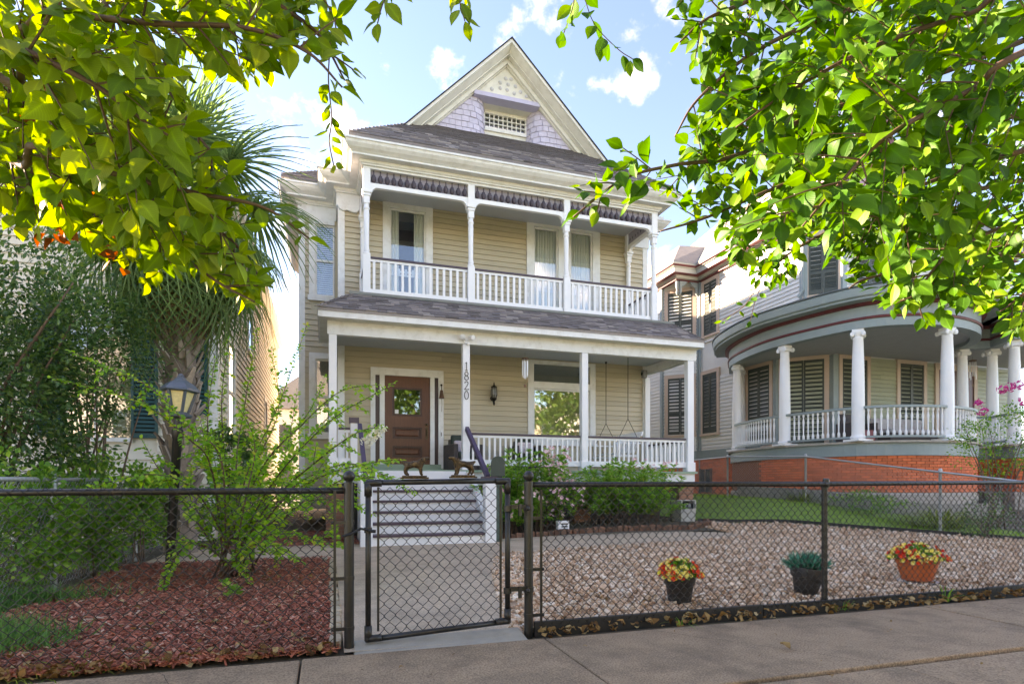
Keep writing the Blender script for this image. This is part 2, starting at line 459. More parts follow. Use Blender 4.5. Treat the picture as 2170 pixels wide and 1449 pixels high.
path_r = lerp([(3.8, 1.27), (4.6, 1.43), (5.8, 1.72), (7.5, 2.15), (8.5, 2.55), (8.8, 4.0), (9.1, 5.6), (9.5, 7.6), (9.8, 7.9), (10.2, 7.4), (10.35, 6.0), (10.6, 3.0)])
path_l = lerp([(3.8, .11), (8.2, .13), (8.55, -.2), (8.8, -2.3), (10.3, -2.3), (10.6, -1.4)])
rows("garden_path", frange(3.78, 10.6, 40), path_l, path_r, 24, .004, PATHC)
mulch_l = lambda y: -2.45
rows("mulch_bed", frange(3.86, 8.75, 24), mulch_l, lambda y: min(.08, path_l(y) - .02) if y < 8.5 else -.4, 16, .0, MULB)
rows("side_mulch_bed", frange(10.35, 14.0, 10), lambda y: -1.6, lambda y: .58, 6, .002, MULB)
GRV_R = lerp([(3.95, 12.6), (7.2, 12.1), (8.1, 11.3), (9.3, 10.3), (10.6, 9.5), (11.4, 8.4), (11.45, 8.0)])
GRV_L = lambda y: path_r(y) - .03 if y < 9.75 else max(path_r(min(y, 10.55)), lerp([(9.75, 7.9), (10.6, 7.75), (11.5, 8.0)])(y))
rows("gravel_bed", frange(3.93, 11.4, 36), GRV_L, GRV_R, 20, -.012, GRVB)
rows("shrub_bed", frange(10.3, 12.4, 10), lambda y: 2.9, lambda y: 7.75, 10, .0, SOIL)
rows("lawn", frange(7.0, 22.0, 40), lambda y: GRV_R(y) if y < 11.4 else 8.3, lambda y: 13.4, 12, -.003, LAWN)
# pavement: slabs with open joints, some settled a little
side = thing("sidewalk", None, None, (2, 3, 0)); side["kind"] = "structure"
def slab(x0, x1, y0, y1, dz=0, tilt=0):
    m = MB().hexa([(x0, y0, -.09), (x1, y0, -.09), (x1, y1, -.09), (x0, y1, -.09)], [(x0, y0, dz), (x1, y0, dz + tilt), (x1, y1, dz + tilt), (x0, y1, dz)])
    m.build("pavement_slab", CONC, side, bevel=.008)
J = [-9.6, -6.45, -3.3, -.14, 1.42, 4.9, 8.0, 11.2, 14.4]
for i, (a, b) in enumerate(zip(J, J[1:])): slab(a + .006, b - .006, 2.605, 3.73, (0, .004, -.004, .002, 0, .003, -.002, .002)[i], 0)
J = [-9.2, -6.2, -3.0, .1, 3.2, 6.3, 9.4, 12.6]
for i, (a, b) in enumerate(zip(J, J[1:])): slab(a + .007, b - .007, 1.2, 2.575, (-.01, -.006, -.012, -.008, -.016, -.02, -.01)[i], (.0, .004, .006, -.004, .004, 0, 0)[i])
part_ = MB().hexa([(.17, 3.735, -.05), (1.31, 3.735, -.05), (1.31, 3.965, -.05), (.17, 3.965, -.05)], [(.17, 3.735, -.006), (1.31, 3.735, -.002), (1.31, 3.965, .035), (.17, 3.965, .03)])
part_.build("gate_threshold", mat("pale_concrete", (.34, .31, .26), .9, .2, 6, bump=.4, bscale=120), side, bevel=.012)
struct(grid_sheet("street", [-60, 60], [-9.5, -1.2], lambda x, y: -.026, mat("old_concrete_street", (.24, .225, .20), .9, .15, 2)))
struct(grid_sheet("verge", [-60, 60], [-1.0, 1.19], lambda x, y: -.022, LAWN))
struct(grid_sheet("far_verge", [-60, 60], [-60, -9.7], lambda x, y: -.021, LAWN))
# gravel: rounded stones, each its own lump
ico = bmesh.new(); bmesh.ops.create_icosphere(ico, subdivisions=1, radius=.5)
IV = np.array([v.co[:] for v in ico.verts]); IF = np.array([[v.index for v in f.verts] for f in ico.faces]); ico.free()
def rand_frames(n, flat=.6):
    z = norm(np.stack([rng.normal(0, flat, n), rng.normal(0, flat, n), np.ones(n)], 1)); a = rng.uniform(0, 2 * np.pi, n)
    x = norm(np.cross(np.stack([np.cos(a), np.sin(a), np.zeros(n)], 1), z)); return x, np.cross(z, x), z
pts = []
while len(pts) < 29000:
    y = 3.94 + (11.35 - 3.94) * random.random() ** 1.25; x = random.uniform(1.2, 12.5)
    if GRV_L(y) - .03 < x < GRV_R(y): pts.append((x, y, ground_z(x, y) + random.uniform(-.004, .018)))
P = np.array(pts); n = len(P); X, Y_, Z = rand_frames(n)
GRAV = mat("river_gravel", (.4, .3, .2), .7, .12, 30, island=.14, dirt=((.34, .21, .12), .5, 1.1), ramp=[(0, (.38, .20, .105)), (.2, (.54, .32, .19)), (.45, (.66, .44, .29)), (.7, (.74, .55, .40)), (.88, (.82, .70, .57)), (1, (.46, .26, .14))])
s0 = np.clip(rng.lognormal(-3.30, .32, n), .016, .075) * (1 + .35 * (rng.random(n) > .93))
scatter("gravel", IV * (1 + .22 * np.random.default_rng(3).normal(size=(len(IV), 1))), IF, P, X, Y_, Z, np.stack([s0 * rng.uniform(.9, 1.4, n), s0 * rng.uniform(.7, 1.1, n), s0 * rng.uniform(.55, .85, n)], 1), GRAV, kind="stuff", smooth=False)
# mulch: splinters of dyed wood
BXV = np.array([(x, y, z) for x in (-.5, .5) for y in (-.5, .5) for z in (-.5, .5)]); BXF = np.array([(0, 1, 3, 2), (4, 6, 7, 5), (0, 4, 5, 1), (2, 3, 7, 6), (0, 2, 6, 4), (1, 5, 7, 3)])
def chips(name, n, gen, m, L, W, T, flat=.35):
    pts = [gen() for _ in range(n)]; P = np.array([(x, y, ground_z(x, y) + random.uniform(.0, .028)) for x, y in pts]); X, Y_, Z = rand_frames(n, flat)
    S = np.stack([rng.uniform(*L, n), rng.uniform(*W, n), rng.uniform(*T, n)], 1)
    scatter(name, BXV * np.array([1, 1, 1]) * np.where(BXV[:, :1] > 0, .75, 1), BXF, P, X, Y_, Z, S, m, kind="stuff")
MUL = mat("red_mulch", (.1, .03, .02), .85, .2, 30, island=.22, dirt=((.16, .075, .05), .6, 1.6), ramp=[(0, (.15, .040, .025)), (.4, (.34, .095, .058)), (.75, (.46, .145, .088)), (.93, (.50, .21, .14)), (1, (.58, .44, .33))])
chips("mulch", 24000, lambda: (random.uniform(-2.45, .07), 3.84 + 4.9 * random.random() ** 1.3), MUL, (.015, .095), (.004, .019), (.003, .008))
chips("side_mulch", 2500, lambda: (random.uniform(-1.5, .55), random.uniform(10.4, 13.5)), MUL, (.04, .1), (.01, .022), (.004, .01))
# lawn and weeds: blades
BLV = np.array([(-.5, 0, 0), (.5, 0, 0), (.35, .55, .06), (-.35, .55, .06), (0, 1, .28)]); BLF = np.array([(0, 1, 2), (0, 2, 3), (3, 2, 4)])
GRASS = leaf_mat("grass_blades", [(0, (.14, .29, .03)), (.5, (.21, .42, .045)), (.85, (.30, .47, .07)), (1, (.42, .40, .13))], .3)
def blades(name, pts, L, W, m, lean=.45):
    n = len(pts); P = np.array(pts); D = norm(np.stack([rng.normal(0, lean, n), rng.normal(0, lean, n), np.ones(n)], 1))
    a = rng.uniform(0, 6.28, n); X = norm(np.cross(np.stack([np.cos(a), np.sin(a), np.zeros(n)], 1), D)); Z = np.cross(X, D)
    l = rng.uniform(*L, n)
    o = scatter(name, BLV, BLF, P, X, D, Z, np.stack([rng.uniform(*W, n), l, l], 1), m, kind="stuff"); return o
pts = []
while len(pts) < 26000:
    y = 7.0 + 14 * random.random() ** 1.4; x = random.uniform(8.2, 13.3)
    if x > (GRV_R(y) + .02 if y < 11.4 else 8.35): pts.append((x, y, ground_z(x, y) - .005))
blades("grass", pts, (.03, .075), (.004, .008), GRASS)
pts = []
while len(pts) < 9000:
    x, y = random.uniform(-3.4, -1.55), random.uniform(3.85, 6.3)
    if x < -2.4 + .55 * math.sin(y * 3.1) + .55 * (random.random() - .3) : pts.append((x, y, -.01))
blades("ground_cover", pts, (.10, .26), (.006, .014), leaf_mat("soft_fern_green", [(0, (.05, .15, .04)), (.5, (.09, .24, .07)), (1, (.16, .32, .08))], .35), .6)
# black board that holds the gravel, edging of the lawn, stone strip by the path, brick row by the shrubs
for i, (a, b) in enumerate(((1.40, 3.35), (3.36, 5.9), (5.91, 8.4), (8.41, 12.6))):
    o = MB().box(a, b, 3.865 + .004 * (i % 2), 3.90 + .004 * (i % 2), -.05, .082 - .006 * (i % 2)).build("edging_board", mat("black_edging", (.015, .014, .013), .6, .2, 10), None, bevel=.004)
    tag(o, ("black edging board under the fence, next to the gate post", "black edging board under the fence behind the left flower pot's stretch of gravel", "black edging board under the fence right of the thin fence post", "black edging board under the fence at the right edge of the photo")[i], "edging", "black boards under the front fence")
ed = crom([(8.1, 11.45, 0), (8.5, 11.35, 0), (9.5, 10.6, 0), (10.3, 9.4, 0), (11.3, 8.1, 0), (12.1, 7.2, 0)], 6)
m = MB()
for a, b in zip(ed, ed[1:]):
    za, zb = ground_z(a.x, a.y), ground_z(b.x, b.y); m.bar((a.x, a.y, za + .02), (b.x, b.y, zb + .02), .02, .1)
tag(m.build("lawn_edging", MATS["black_edging"]), "dark curved edging strip between the gravel and the green lawn", "edging")
STONE = mat("pale_border_stone", (.36, .28, .19), .9, .25, 12, objvar=.2, bump=.5, bscale=60)
def lumpy(name, m, seed, sx=1, sy=1, sz=1, amt=.12):
    r_ = random.Random(seed); bm = bmesh.new(); bmesh.ops.create_cube(bm, size=1); bmesh.ops.bevel(bm, geom=bm.edges[:], offset=.12, segments=1, affect="EDGES")
    for v in bm.verts: v.co = Vector((v.co.x * sx + r_.uniform(-1, 1) * amt * .5, v.co.y * sy + r_.uniform(-1, 1) * amt * .5, v.co.z * sz + r_.uniform(-1, 1) * amt * .5))
    me = bpy.data.meshes.new(name); bm.to_mesh(me); bm.free(); me.materials.append(m); return me
bord = thing("stone_border", "row of pale stones edging the red mulch beside the path", "border", (.1, 6, 0))
SM = [lumpy("border_stone", STONE, i) for i in range(4)]
y = 3.95
while y < 8.4:
    l = random.uniform(.12, .26); inst("border_stone", random.choice(SM), bord, (path_l(y) - .045 + random.uniform(-.012, .012), y + l / 2, .005), (.075, l * .95, .07), (0, 0, random.uniform(-.08, .08))); y += l
bb = thing("brick_edging", "row of weathered bricks edging the flowering shrub bed", "border", (5, 10.4, 0))
EB = mat("weathered_edging_brick", (.16, .075, .045), .9, .25, 14, objvar=.3, bump=.5, bscale=60, dirt=((.12, .1, .07), .6, 8))
BM_ = [lumpy("edging_brick", EB, 20 + i) for i in range(4)]
x = 2.95
top_e = lerp([(2.9, 10.62), (4.5, 10.62), (6.0, 10.52), (7.2, 10.5), (7.8, 10.8), (8.3, 11.5)])
while x < 8.2:
    l = random.uniform(.10, .16); yy = top_e(x); inst("edging_brick", random.choice(BM_), bb, (x + l / 2, yy, ground_z(x, yy) + .03), (l * .94, .12, .13 + random.uniform(-.03, .03)), (random.uniform(-.15, .15), random.uniform(-.12, .12), random.uniform(-.2, .2))); x += l

CRK = mat("crack_shadow", (.05, .04, .03), .95, .2, 20)
def crack(name_seed, p0, p1, w):
    r_ = random.Random(name_seed); a = Vector(p0); b = Vector(p1); n = 26; nr = Vector((-(b - a).y, (b - a).x)).normalized(); off = 0; vs = []
    for i in range(n + 1):
        off += r_.gauss(0, .007); q = a.lerp(b, i / n) + nr * off; ww = w * r_.uniform(.4, 1.2); vs += [(q.x - nr.x * ww, q.y - nr.y * ww, .0045), (q.x + nr.x * ww, q.y + nr.y * ww, .0045)]
    o = MB().add(vs, [(2 * i, 2 * i + 1, 2 * i + 3, 2 * i + 2) for i in range(n)]).build("hairline_crack", CRK, side, fix=False)
crack(1, (2.2, 3.72), (3.0, 2.62), .0022); crack(2, (-.9, 3.7), (-.35, 2.7), .002); crack(3, (5.6, 3.72), (5.1, 2.62), .0025)
# ================================================================== the tan house
F0, W0, B0 = 12.0, 14.0, 12.65
FLOOR, BFLOOR = 1.34, 4.99
house = thing("clapboard_house", "two storey tan clapboard house with white porch, balcony and gable, number 1820", "house", (4.3, 14, 0))
# clapboard: one wedge of unit length and height, front towards -y
CLAP = MB().hexa([(0, -.032, 0), (1, -.032, 0), (1, 0, 0), (0, 0, 0)], [(0, -.006, 1), (1, -.006, 1), (1, 0, 1), (0, 0, 1)]).mesh("clapboard", TAN)
def siding(parent, p0, p1, z0, z1, h, holes=(), mesh=CLAP, name="clapboard"):
    """courses of boards from p0 to p1 (plan points, seen with p0 on the left); holes = (s0, s1, z0, z1)"""
    p0 = Vector(p0); p1 = Vector(p1); d = p1 - p0; Ln = d.length; ang = math.atan2(d.y, d.x); d.normalize()
    n = max(1, round((z1 - z0) / h)); hh = (z1 - z0) / n
    for i in range(n):
        za, zb = z0 + i * hh, z0 + (i + 1) * hh
        cuts = sorted((max(0, a), min(Ln, b)) for a, b, c, e in holes if c < zb - hh * .3 and e > za + hh * .3)
        s = 0; segs = []
        for a, b in cuts:
            if a > s + .01: segs.append((s, a))
            s = max(s, b)
        if s < Ln - .01: segs.append((s, Ln))
        out = []
        for a, b in segs:      # long courses are pieced together from several boards
            while b - a > 3.6:
                c = a + random.uniform(1.6, 3.4); out.append((a, c - .003)); a = c
            out.append((a, b))
        segs = out
        for a, b in segs:
            q = p0 + d * a
            inst(name, mesh, parent, (q.x, q.y, za), (b - a, 1, hh * .955), (0, 0, ang))
def part(mb, name, m, parent, **k):
    return mb.build(name, m, parent, **k)
# ---- body walls (sheathing behind the boards)
wl_ = MB()
def wall_with_holes(mb, x0, x1, y0, y1, z0, z1, holes):
    xs = sorted({x0, x1, *[h[0] for h in holes], *[h[1] for h in holes]})
    for a, b in zip(xs, xs[1:]):
        cs = sorted((h[2], h[3]) for h in holes if h[0] < (a + b) / 2 < h[1]); z = z0
        for c, e in cs:
            if c > z: mb.box(a, b, y0, y1, z, c)
            z = e
        if z < z1: mb.box(a, b, y0, y1, z, z1)
DOOR = (1.10, 2.62, 1.34, 3.62); WL = (5.0, 6.62, 2.14, 4.13)
U1 = (1.42, 2.30, 5.05, 7.56); U2 = (5.01, 5.72, 5.05, 7.60); U3 = (6.02, 6.69, 5.05, 7.62)
wall_with_holes(wl_, .30, 8.27, W0, W0 + .14, .45, 8.05, [DOOR, WL, U1, U2, U3])
wall_with_holes(wl_, 8.13, 8.27, W0 + .14, 32, .45, 8.0, [])
wl_.box(.30, .44, W0 + .14, 32, .45, 8.0)
wl_.box(.44, 8.13, 31.86, 32, .45, 8.0)  # unseen rear wall set far back so the house's shadow covers the neighbour's bay
wl_.box(.44, 8.13, W0 + .14, 31.86, 1.2, 1.33); wl_.box(.44, 8.13, W0 + .14, 31.86, 4.75, 4.95)
wl_.box(.44, 8.13, W0 + .14, 31.86, 7.9, 8.0)
wall = part(wl_, "wall", TAN, house)
siding(wall, (.42, W0), (8.15, W0), 1.36, 4.25, .127, [(.996 - .42, 2.71 - .42, 0, 3.77), (4.874 - .42, 6.74 - .42, 1.95, 4.2)])
siding(wall, (.42, W0), (8.15, W0), 4.95, 7.72, .127, [(1.276 - .42, 2.457 - .42, 0, 7.66), (4.836 - .42, 6.875 - .42, 0, 7.70)])
siding(wall, (8.275, W0 + .1), (8.275, 21), 1.0, 7.6, .127)
tr = MB()
for x0, x1 in ((.268, .418), (8.152, 8.30)):
    tr.box(x0, x1, W0 - .035, W0 + .11, .9, 7.75)
tr.box(8.265, 8.30, W0 + .11, W0 + .2, .9, 7.75)
part(tr, "corner_board", WHITE, house)
# ---- side wing on the left
wx0, wx1, WY = -.578, .30, 14.8
wg = MB()
wall_with_holes(wg, wx0, .30, WY, WY + .12, .45, 7.9, [(-.245, .215, 2.2, 4.06), (-.245, .215, 5.53, 7.3)])
wg.box(wx0, wx0 + .12, WY + .12, 20, .45, 7.9); wg.box(wx0, .3, 19.88, 20, .45, 7.9)
wing = part(wg, "wing_wall", TAN, house)
siding(wing, (wx0 + .1, WY), (.30, WY), .9, 7.4, .127, [(-.33 - (wx0 + .1), .9, 1.95, 4.30), (-.33 - (wx0 + .1), .9, 5.3, 7.5)])
siding(wing, (wx0, 20), (wx0, WY + .09), .9, 7.4, .127)
t2 = MB()
t2.box(wx0 - .03, wx0 + .11, WY - .03, WY + .1, .85, 7.42)
part(t2, "corner_board", WHITE, house)
BLIND = mat("white_blind", (.62, .63, .66), .6, .05)
CURT = mat("sheer_curtain", (.78, .79, .74), .9, .06, 5, stretch=(14, 1, .3))
DKSCR = mat("dark_insect_screen", (.09, .085, .08), .8, .2, 40)
def window(parent, x0, x1, z0, z1, y, fr=.14, head=None, sash=True, glass=GLASS, frame_m=WHITE, sill=.12, blind=None, curtain=None, screen=None, head_x=None, left=None, right=None):
    """frame round the opening, sashes, panes; what hangs behind the glass"""
    m = MB(); head = head or fr; L_ = fr if left is None else left; R_ = fr if right is None else right
    if L_: m.box(x0 - L_, x0, y - .045, y + .05, z0, z1 + head)
    if R_: m.box(x1, x1 + R_, y - .045, y + .05, z0, z1 + head)
    m.box(x0 - 0, x1 + 0, y - .042, y + .05, z1, z1 + head)
    wo = part(m, "window", frame_m, parent)
    if sill:
        part(MB().box(x0 - (L_ + .03 if L_ else 0), x1 + (R_ + .03 if R_ else 0), y - .085, y + .05, z0 - sill, z0 - .001), "sill", frame_m, wo)
    s = MB(); zm = (z0 + z1) / 2; w = .04
    ya, yb = y + .02, y + .06
    s.box(x0, x0 + w, ya, yb, z0, z1); s.box(x1 - w, x1, ya, yb, z0, z1)
    s.box(x0 + w, x1 - w, ya, yb, z1 - w, z1); s.box(x0 + w, x1 - w, ya, yb, z0, z0 + w * 1.4)
    if sash: s.box(x0 + w, x1 - w, ya - .012, yb - .012, zm - .025, zm + .025)
    part(s, "sash", frame_m, wo)
    g = MB().box(x0 + w * .5, x1 - w * .5, y + .042, y + .046, z0 + w * .5, z1 - w * .5)
    part(g, "pane", glass, wo)
    if blind:
        b = MB(); za, zb = blind; n = int((zb - za) / .05)
        for i in range(n):
            zc = za + (i + .5) * (zb - za) / n
            b.hexa([(x0 + w, y + .085, zc - .021), (x1 - w, y + .085, zc - .021), (x1 - w, y + .098, zc - .021), (x0 + w, y + .098, zc - .021)],
                   [(x0 + w, y + .115, zc + .021), (x1 - w, y + .115, zc + .021), (x1 - w, y + .122, zc + .021), (x0 + w, y + .122, zc + .021)])
        part(b, "blind", BLIND, wo)
    if screen:
        part(MB().box(x0 + w, x1 - w, y + .13, y + .135, screen[0], screen[1]), "insect_screen", DKSCR, wo)
    for (ca, cb) in (curtain or ()):
        n = max(6, int((cb - ca) / .012)); vs = []
        for i in range(n + 1):
            x = ca + (cb - ca) * i / n; yy = y + .115 + .022 * math.sin(i * 1.05) + .01 * math.sin(i * .37)
            vs += [(x, yy, z0 + .02), (x, yy, z1 - .02)]
        part(MB().add(vs, [(2 * i, 2 * i + 2, 2 * i + 3, 2 * i + 1) for i in range(n)]), "curtain", CURT, wo, smooth="all", fix=False)
    # room behind, so that the opening is not a hole into the whole house
    return wo
window(house, -.237, .207, 2.245, 4.05, WY, fr=.14, blind=None, screen=(2.25, 4.05), right=0)
window(house, -.237, .207, 5.55, 7.28, WY, fr=.14, blind=(5.6, 7.25), right=0)
window(house, 1.44, 2.286, 5.08, 7.54, W0 - .01, fr=.165, head=.13, curtain=[(1.46, 1.66), (2.02, 2.28)])
window(house, 5.03, 5.70, 5.08, 7.58, W0 - .01, fr=.19, head=.11, curtain=[(5.05, 5.69)], right=.165)
window(house, 6.04, 6.67, 5.08, 7.60, W0 - .01, fr=.2, head=.10, curtain=[(6.06, 6.66)], left=.165)
LACE = mat("lace_valance", (.75, .78, .82), .8, .1)
for x0, x1 in ((1.45, 2.28), (5.04, 5.69), (6.05, 6.66)):
    m = MB(); n = 5; w = (x1 - x0) / n
    for i in range(n):
        m.box(x0 + i * w + .01, x0 + i * w + w * .45, W0 + .06, W0 + .064, 6.02, 6.16); m.box(x0 + i * w + w * .45, x0 + (i + 1) * w + .01, W0 + .06, W0 + .064, 6.06, 6.11)
    m.box(x0, x1, W0 + .061, W0 + .063, 5.98, 6.03)
    part(m, "lace_border", LACE, house)
lw = window(house, 5.026, 6.59, 2.2, 3.48, W0 - .01, fr=.152, head=.17, sash=False, glass=GLASSR, sill=.17)
part(MB().box(5.06, 6.56, W0 + .075, W0 + .08, 2.24, 3.46), "roller_shade", mat("straw_roller_shade", (.60, .54, .34), .8, .08, 6), lw)
m = MB()
m.box(4.874, 5.026, W0 - .055, W0 + .04, 3.65, 4.19); m.box(6.59, 6.742, W0 - .055, W0 + .04, 3.65, 4.19); m.box(5.026, 6.59, W0 - .052, W0 + .04, 4.10, 4.19)
part(m, "transom_frame", WHITE, lw)
part(MB().box(5.026, 6.59, W0 + .02, W0 + .025, 3.65, 4.10), "transom_pane", GLASSR, lw)
part(MB().box(5.026, 6.59, W0 + .06, W0 + .07, 3.65, 4.10), "transom_screen", mat("grey_screen", (.2, .19, .15), .8, .1), lw)
# ---- front door with dark sidelights
y = W0
m = MB()
for a, b in ((.996, 1.105), (1.205, 1.318), (2.392, 2.495), (2.59, 2.712)):
    m.box(a, b, y - .05, y + .06, 1.42, 3.60)
m.box(.996, 2.712, y - .053, y + .06, 3.60, 3.772)
dframe = part(m, "door_frame", WHITE, house)
for a, b in ((1.105, 1.205), (2.495, 2.59)):
    part(MB().box(a, b, y + .0, y + .02, 1.42, 3.6), "sidelight", mat("plum_sidelight", (.05, .028, .03), .35, .1), dframe)
part(MB().box(.96, 2.75, y - .12, y + .1, 1.335, 1.42), "door_step", GREENP, dframe)
part(MB().box(1.05, 2.65, y - .06, y + .06, 1.42, 1.515), "threshold", GREENP, dframe)
DOORW = mat("stained_door_wood", (.125, .038, .014), .38, .35, 5, stretch=(6, 1, .7), bump=.1, spec=.5)
DOORD = mat("dark_panel_wood", (.06, .018, .009), .4, .3, 5, stretch=(6, 1, .7))
dr = MB(); x0, x1, z0, z1 = 1.322, 2.388, 1.517, 3.598
gx0, gx1, gz0, gz1 = 1.50, 2.20, 2.66, 3.33
dr.box(x0, gx0, y + .0, y + .045, z0, z1); dr.box(gx1, x1, y + .0, y + .045, z0, z1)
dr.box(gx0, gx1, y + .0, y + .045, gz1, z1)
dr.box(gx0, gx1, y + .0, y + .045, 2.40, gz0); dr.box(gx0, gx1, y + .0, y + .045, 1.95, 2.12); dr.box(gx0, gx1, y + .0, y + .045, z0, 1.68)
door = part(dr, "front_door", DOORW, house)
for a, b in ((2.12, 2.40), (1.68, 1.95)):
    part(MB().box(gx0, gx1, y + .022, y + .04, a, b), "door_panel", DOORD, door)
    f_ = MB(); e = .03
    f_.box(gx0, gx1, y - .012, y + .021, b - e, b); f_.box(gx0, gx1, y - .012, y + .021, a, a + e)
    f_.box(gx0, gx0 + e, y - .012, y + .021, a + e, b - e); f_.box(gx1 - e, gx1, y - .012, y + .021, a + e, b - e)
    part(f_, "panel_moulding", DOORD, door)
    part(MB().hexa([(gx0 + .07, y + .02, a + .065), (gx1 - .07, y + .02, a + .065), (gx1 - .07, y + .02, b - .065), (gx0 + .07, y + .02, b - .065)],
                   [(gx0 + .1, y + .004, a + .09), (gx1 - .1, y + .004, a + .09), (gx1 - .1, y + .004, b - .09), (gx0 + .1, y + .004, b - .09)]), "raised_panel", DOORW, door)
f_ = MB(); e = .045
f_.box(gx0, gx1, y - .015, y + .04, gz1 - e, gz1 - .001); f_.box(gx0, gx1, y - .015, y + .04, gz0 + .001, gz0 + e)
f_.box(gx0, gx0 + e, y - .015, y + .04, gz0 + e, gz1 - e); f_.box(gx1 - e, gx1, y - .015, y + .04, gz0 + e, gz1 - e)
part(f_, "glazing_frame", DOORD, door)
part(MB().box(gx0 + e, gx1 - e, y + .02, y + .025, gz0 + e, gz1 - e), "door_pane", GLASSR, door)
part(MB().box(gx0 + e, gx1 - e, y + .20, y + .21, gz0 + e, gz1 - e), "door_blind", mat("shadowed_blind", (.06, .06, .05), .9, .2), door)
part(MB().box(gx0 + e + .015, gx0 + e + .10, y + .014, y + .019, gz0 + e + .01, gz0 + e + .10), "door_sticker", WHITE2, door)
BRASS = mat("antique_bronze", (.10, .075, .05), .3, .2, metal=.9)
h_ = MB(); h_.box(2.285, 2.335, y - .012, y, 2.12, 2.42); h_.tube([(2.31, y - .01, 2.36), (2.31, y - .06, 2.34), (2.31, y - .06, 2.22), (2.31, y - .01, 2.2)], .010, 6)
h_.ball((2.31, y - .03, 2.47), .032); part(h_, "door_handle", BRASS, door, smooth=True)
part(MB().box(2.635, 2.67, y - .075, y - .052, 2.16, 2.34), "doorbell", WHITE2, dframe)
part(MB().box(2.645, 2.661, y - .08, y - .0755, 2.20, 2.29), "doorbell_button", BLACKM, dframe)
# interior backing: rooms
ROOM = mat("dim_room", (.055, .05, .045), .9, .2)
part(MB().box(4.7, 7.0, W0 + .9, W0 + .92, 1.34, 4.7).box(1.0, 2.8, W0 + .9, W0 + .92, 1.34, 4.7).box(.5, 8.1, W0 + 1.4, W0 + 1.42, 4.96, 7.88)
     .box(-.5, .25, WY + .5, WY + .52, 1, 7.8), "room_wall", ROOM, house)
# ---- porch: floor, skirt, posts, beam, ceiling, roof
PORCHC = mat("porch_ceiling_paint", (.52, .56, .60), .5, .05, 3)
m = MB(); m.box(.02, 8.42, 11.90, W0 - .05, 1.295, 1.34); part(m, "porch_floor", GREENP, house)
m = MB(); m.box(.05, .56, 11.96, 11.99, 1.06, 1.293); m.box(2.93, 8.38, 11.96, 11.99, 1.02, 1.293); m.box(.562, 2.928, 11.962, 11.992, 1.06, 1.293)
m.box(8.36, 8.39, 11.992, W0, 1.02, 1.293); part(m, "porch_skirt", WHITE, house)
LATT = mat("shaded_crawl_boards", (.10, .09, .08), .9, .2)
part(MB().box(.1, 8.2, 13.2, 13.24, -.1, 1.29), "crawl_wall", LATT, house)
for xc in (.133, 2.80, 5.51, 8.25):
    m = MB(); hw = .075 if xc < 8 else .085
    m.box(xc - hw, xc + hw, F0 - .075, F0 + .075, 1.345, 3.965)
    po = part(m, "porch_post", WHITE2, house, bevel=.008)
    part(MB().box(xc - hw - .025, xc + hw + .025, F0 - .1, F0 + .1, 1.342, 1.56), "post_base", WHITE2, po, bevel=.006)
m = MB(); m.box(8.17, 8.31, 13.86, 13.97, 1.345, 3.9); m.box(.26, .40, 13.82, 13.955, 1.345, 3.9); part(m, "wall_post", WHITE2, house)
beam = MB(); beam.box(.03, 8.40, F0 - .07, F0 + .07, 3.97, 4.235)
part(beam, "porch_beam", WHITE, house)
m = MB(); m.box(8.22, 8.36, F0 + .07, W0 - .05, 3.98, 4.2); m.box(.08, .22, F0 + .07, W0 - .05, 3.98, 4.2); part(m, "side_beam", WHITE, house)
part(MB().box(.2, 8.24, F0 + .07, W0 - .0, 4.225, 4.25), "porch_ceiling", PORCHC, house)
part(MB().sweep([(0, 0), (0, .155), (.03, .155), (.03, 0)], [(-.11, 13.9, 4.225), (-.11, 11.68, 4.225), (8.39, 11.68, 4.225), (8.39, 14.2, 4.225)]), "fascia", WHITE, house)
part(MB().sweep([(-.36, 0), (-.36, .02), (0, .02), (0, 0)], [(-.11, 13.9, 4.236), (-.11, 11.68, 4.236), (8.39, 11.68, 4.236), (8.39, 14.2, 4.236)]), "soffit", CREAM, house)
# porch roof deck (hipped strip), then shingles
rb = [(-.15, 11.64, 4.385), (8.43, 11.64, 4.385), (8.06, 12.42, 4.93), (.52, 12.42, 4.93)]
m = MB().hexa([(a, b, c - .05) for a, b, c in rb], rb)
m.hexa([(-.15, 11.64, 4.335), (.52, 12.42, 4.88), (.52, 13.95, 4.88), (-.15, 13.95, 4.335)], [(-.15, 11.64, 4.384), (.52, 12.42, 4.929), (.52, 13.95, 4.929), (-.15, 13.95, 4.384)])
m.hexa([(8.43, 11.64, 4.335), (8.06, 12.42, 4.88), (8.06, 14.3, 4.88), (8.43, 14.3, 4.335)], [(8.43, 11.64, 4.384), (8.06, 12.42, 4.929), (8.06, 14.3, 4.929), (8.43, 14.3, 4.384)])
proof = part(m, "porch_roof", SHGL, house)
SHM = MB().hexa([(0, 0, 0), (1, 0, 0), (1, 1, 0), (0, 1, 0)], [(0, 0, .016), (1, 0, .016), (1, 1, .004), (0, 1, .004)]).mesh("shingle", SHGL)
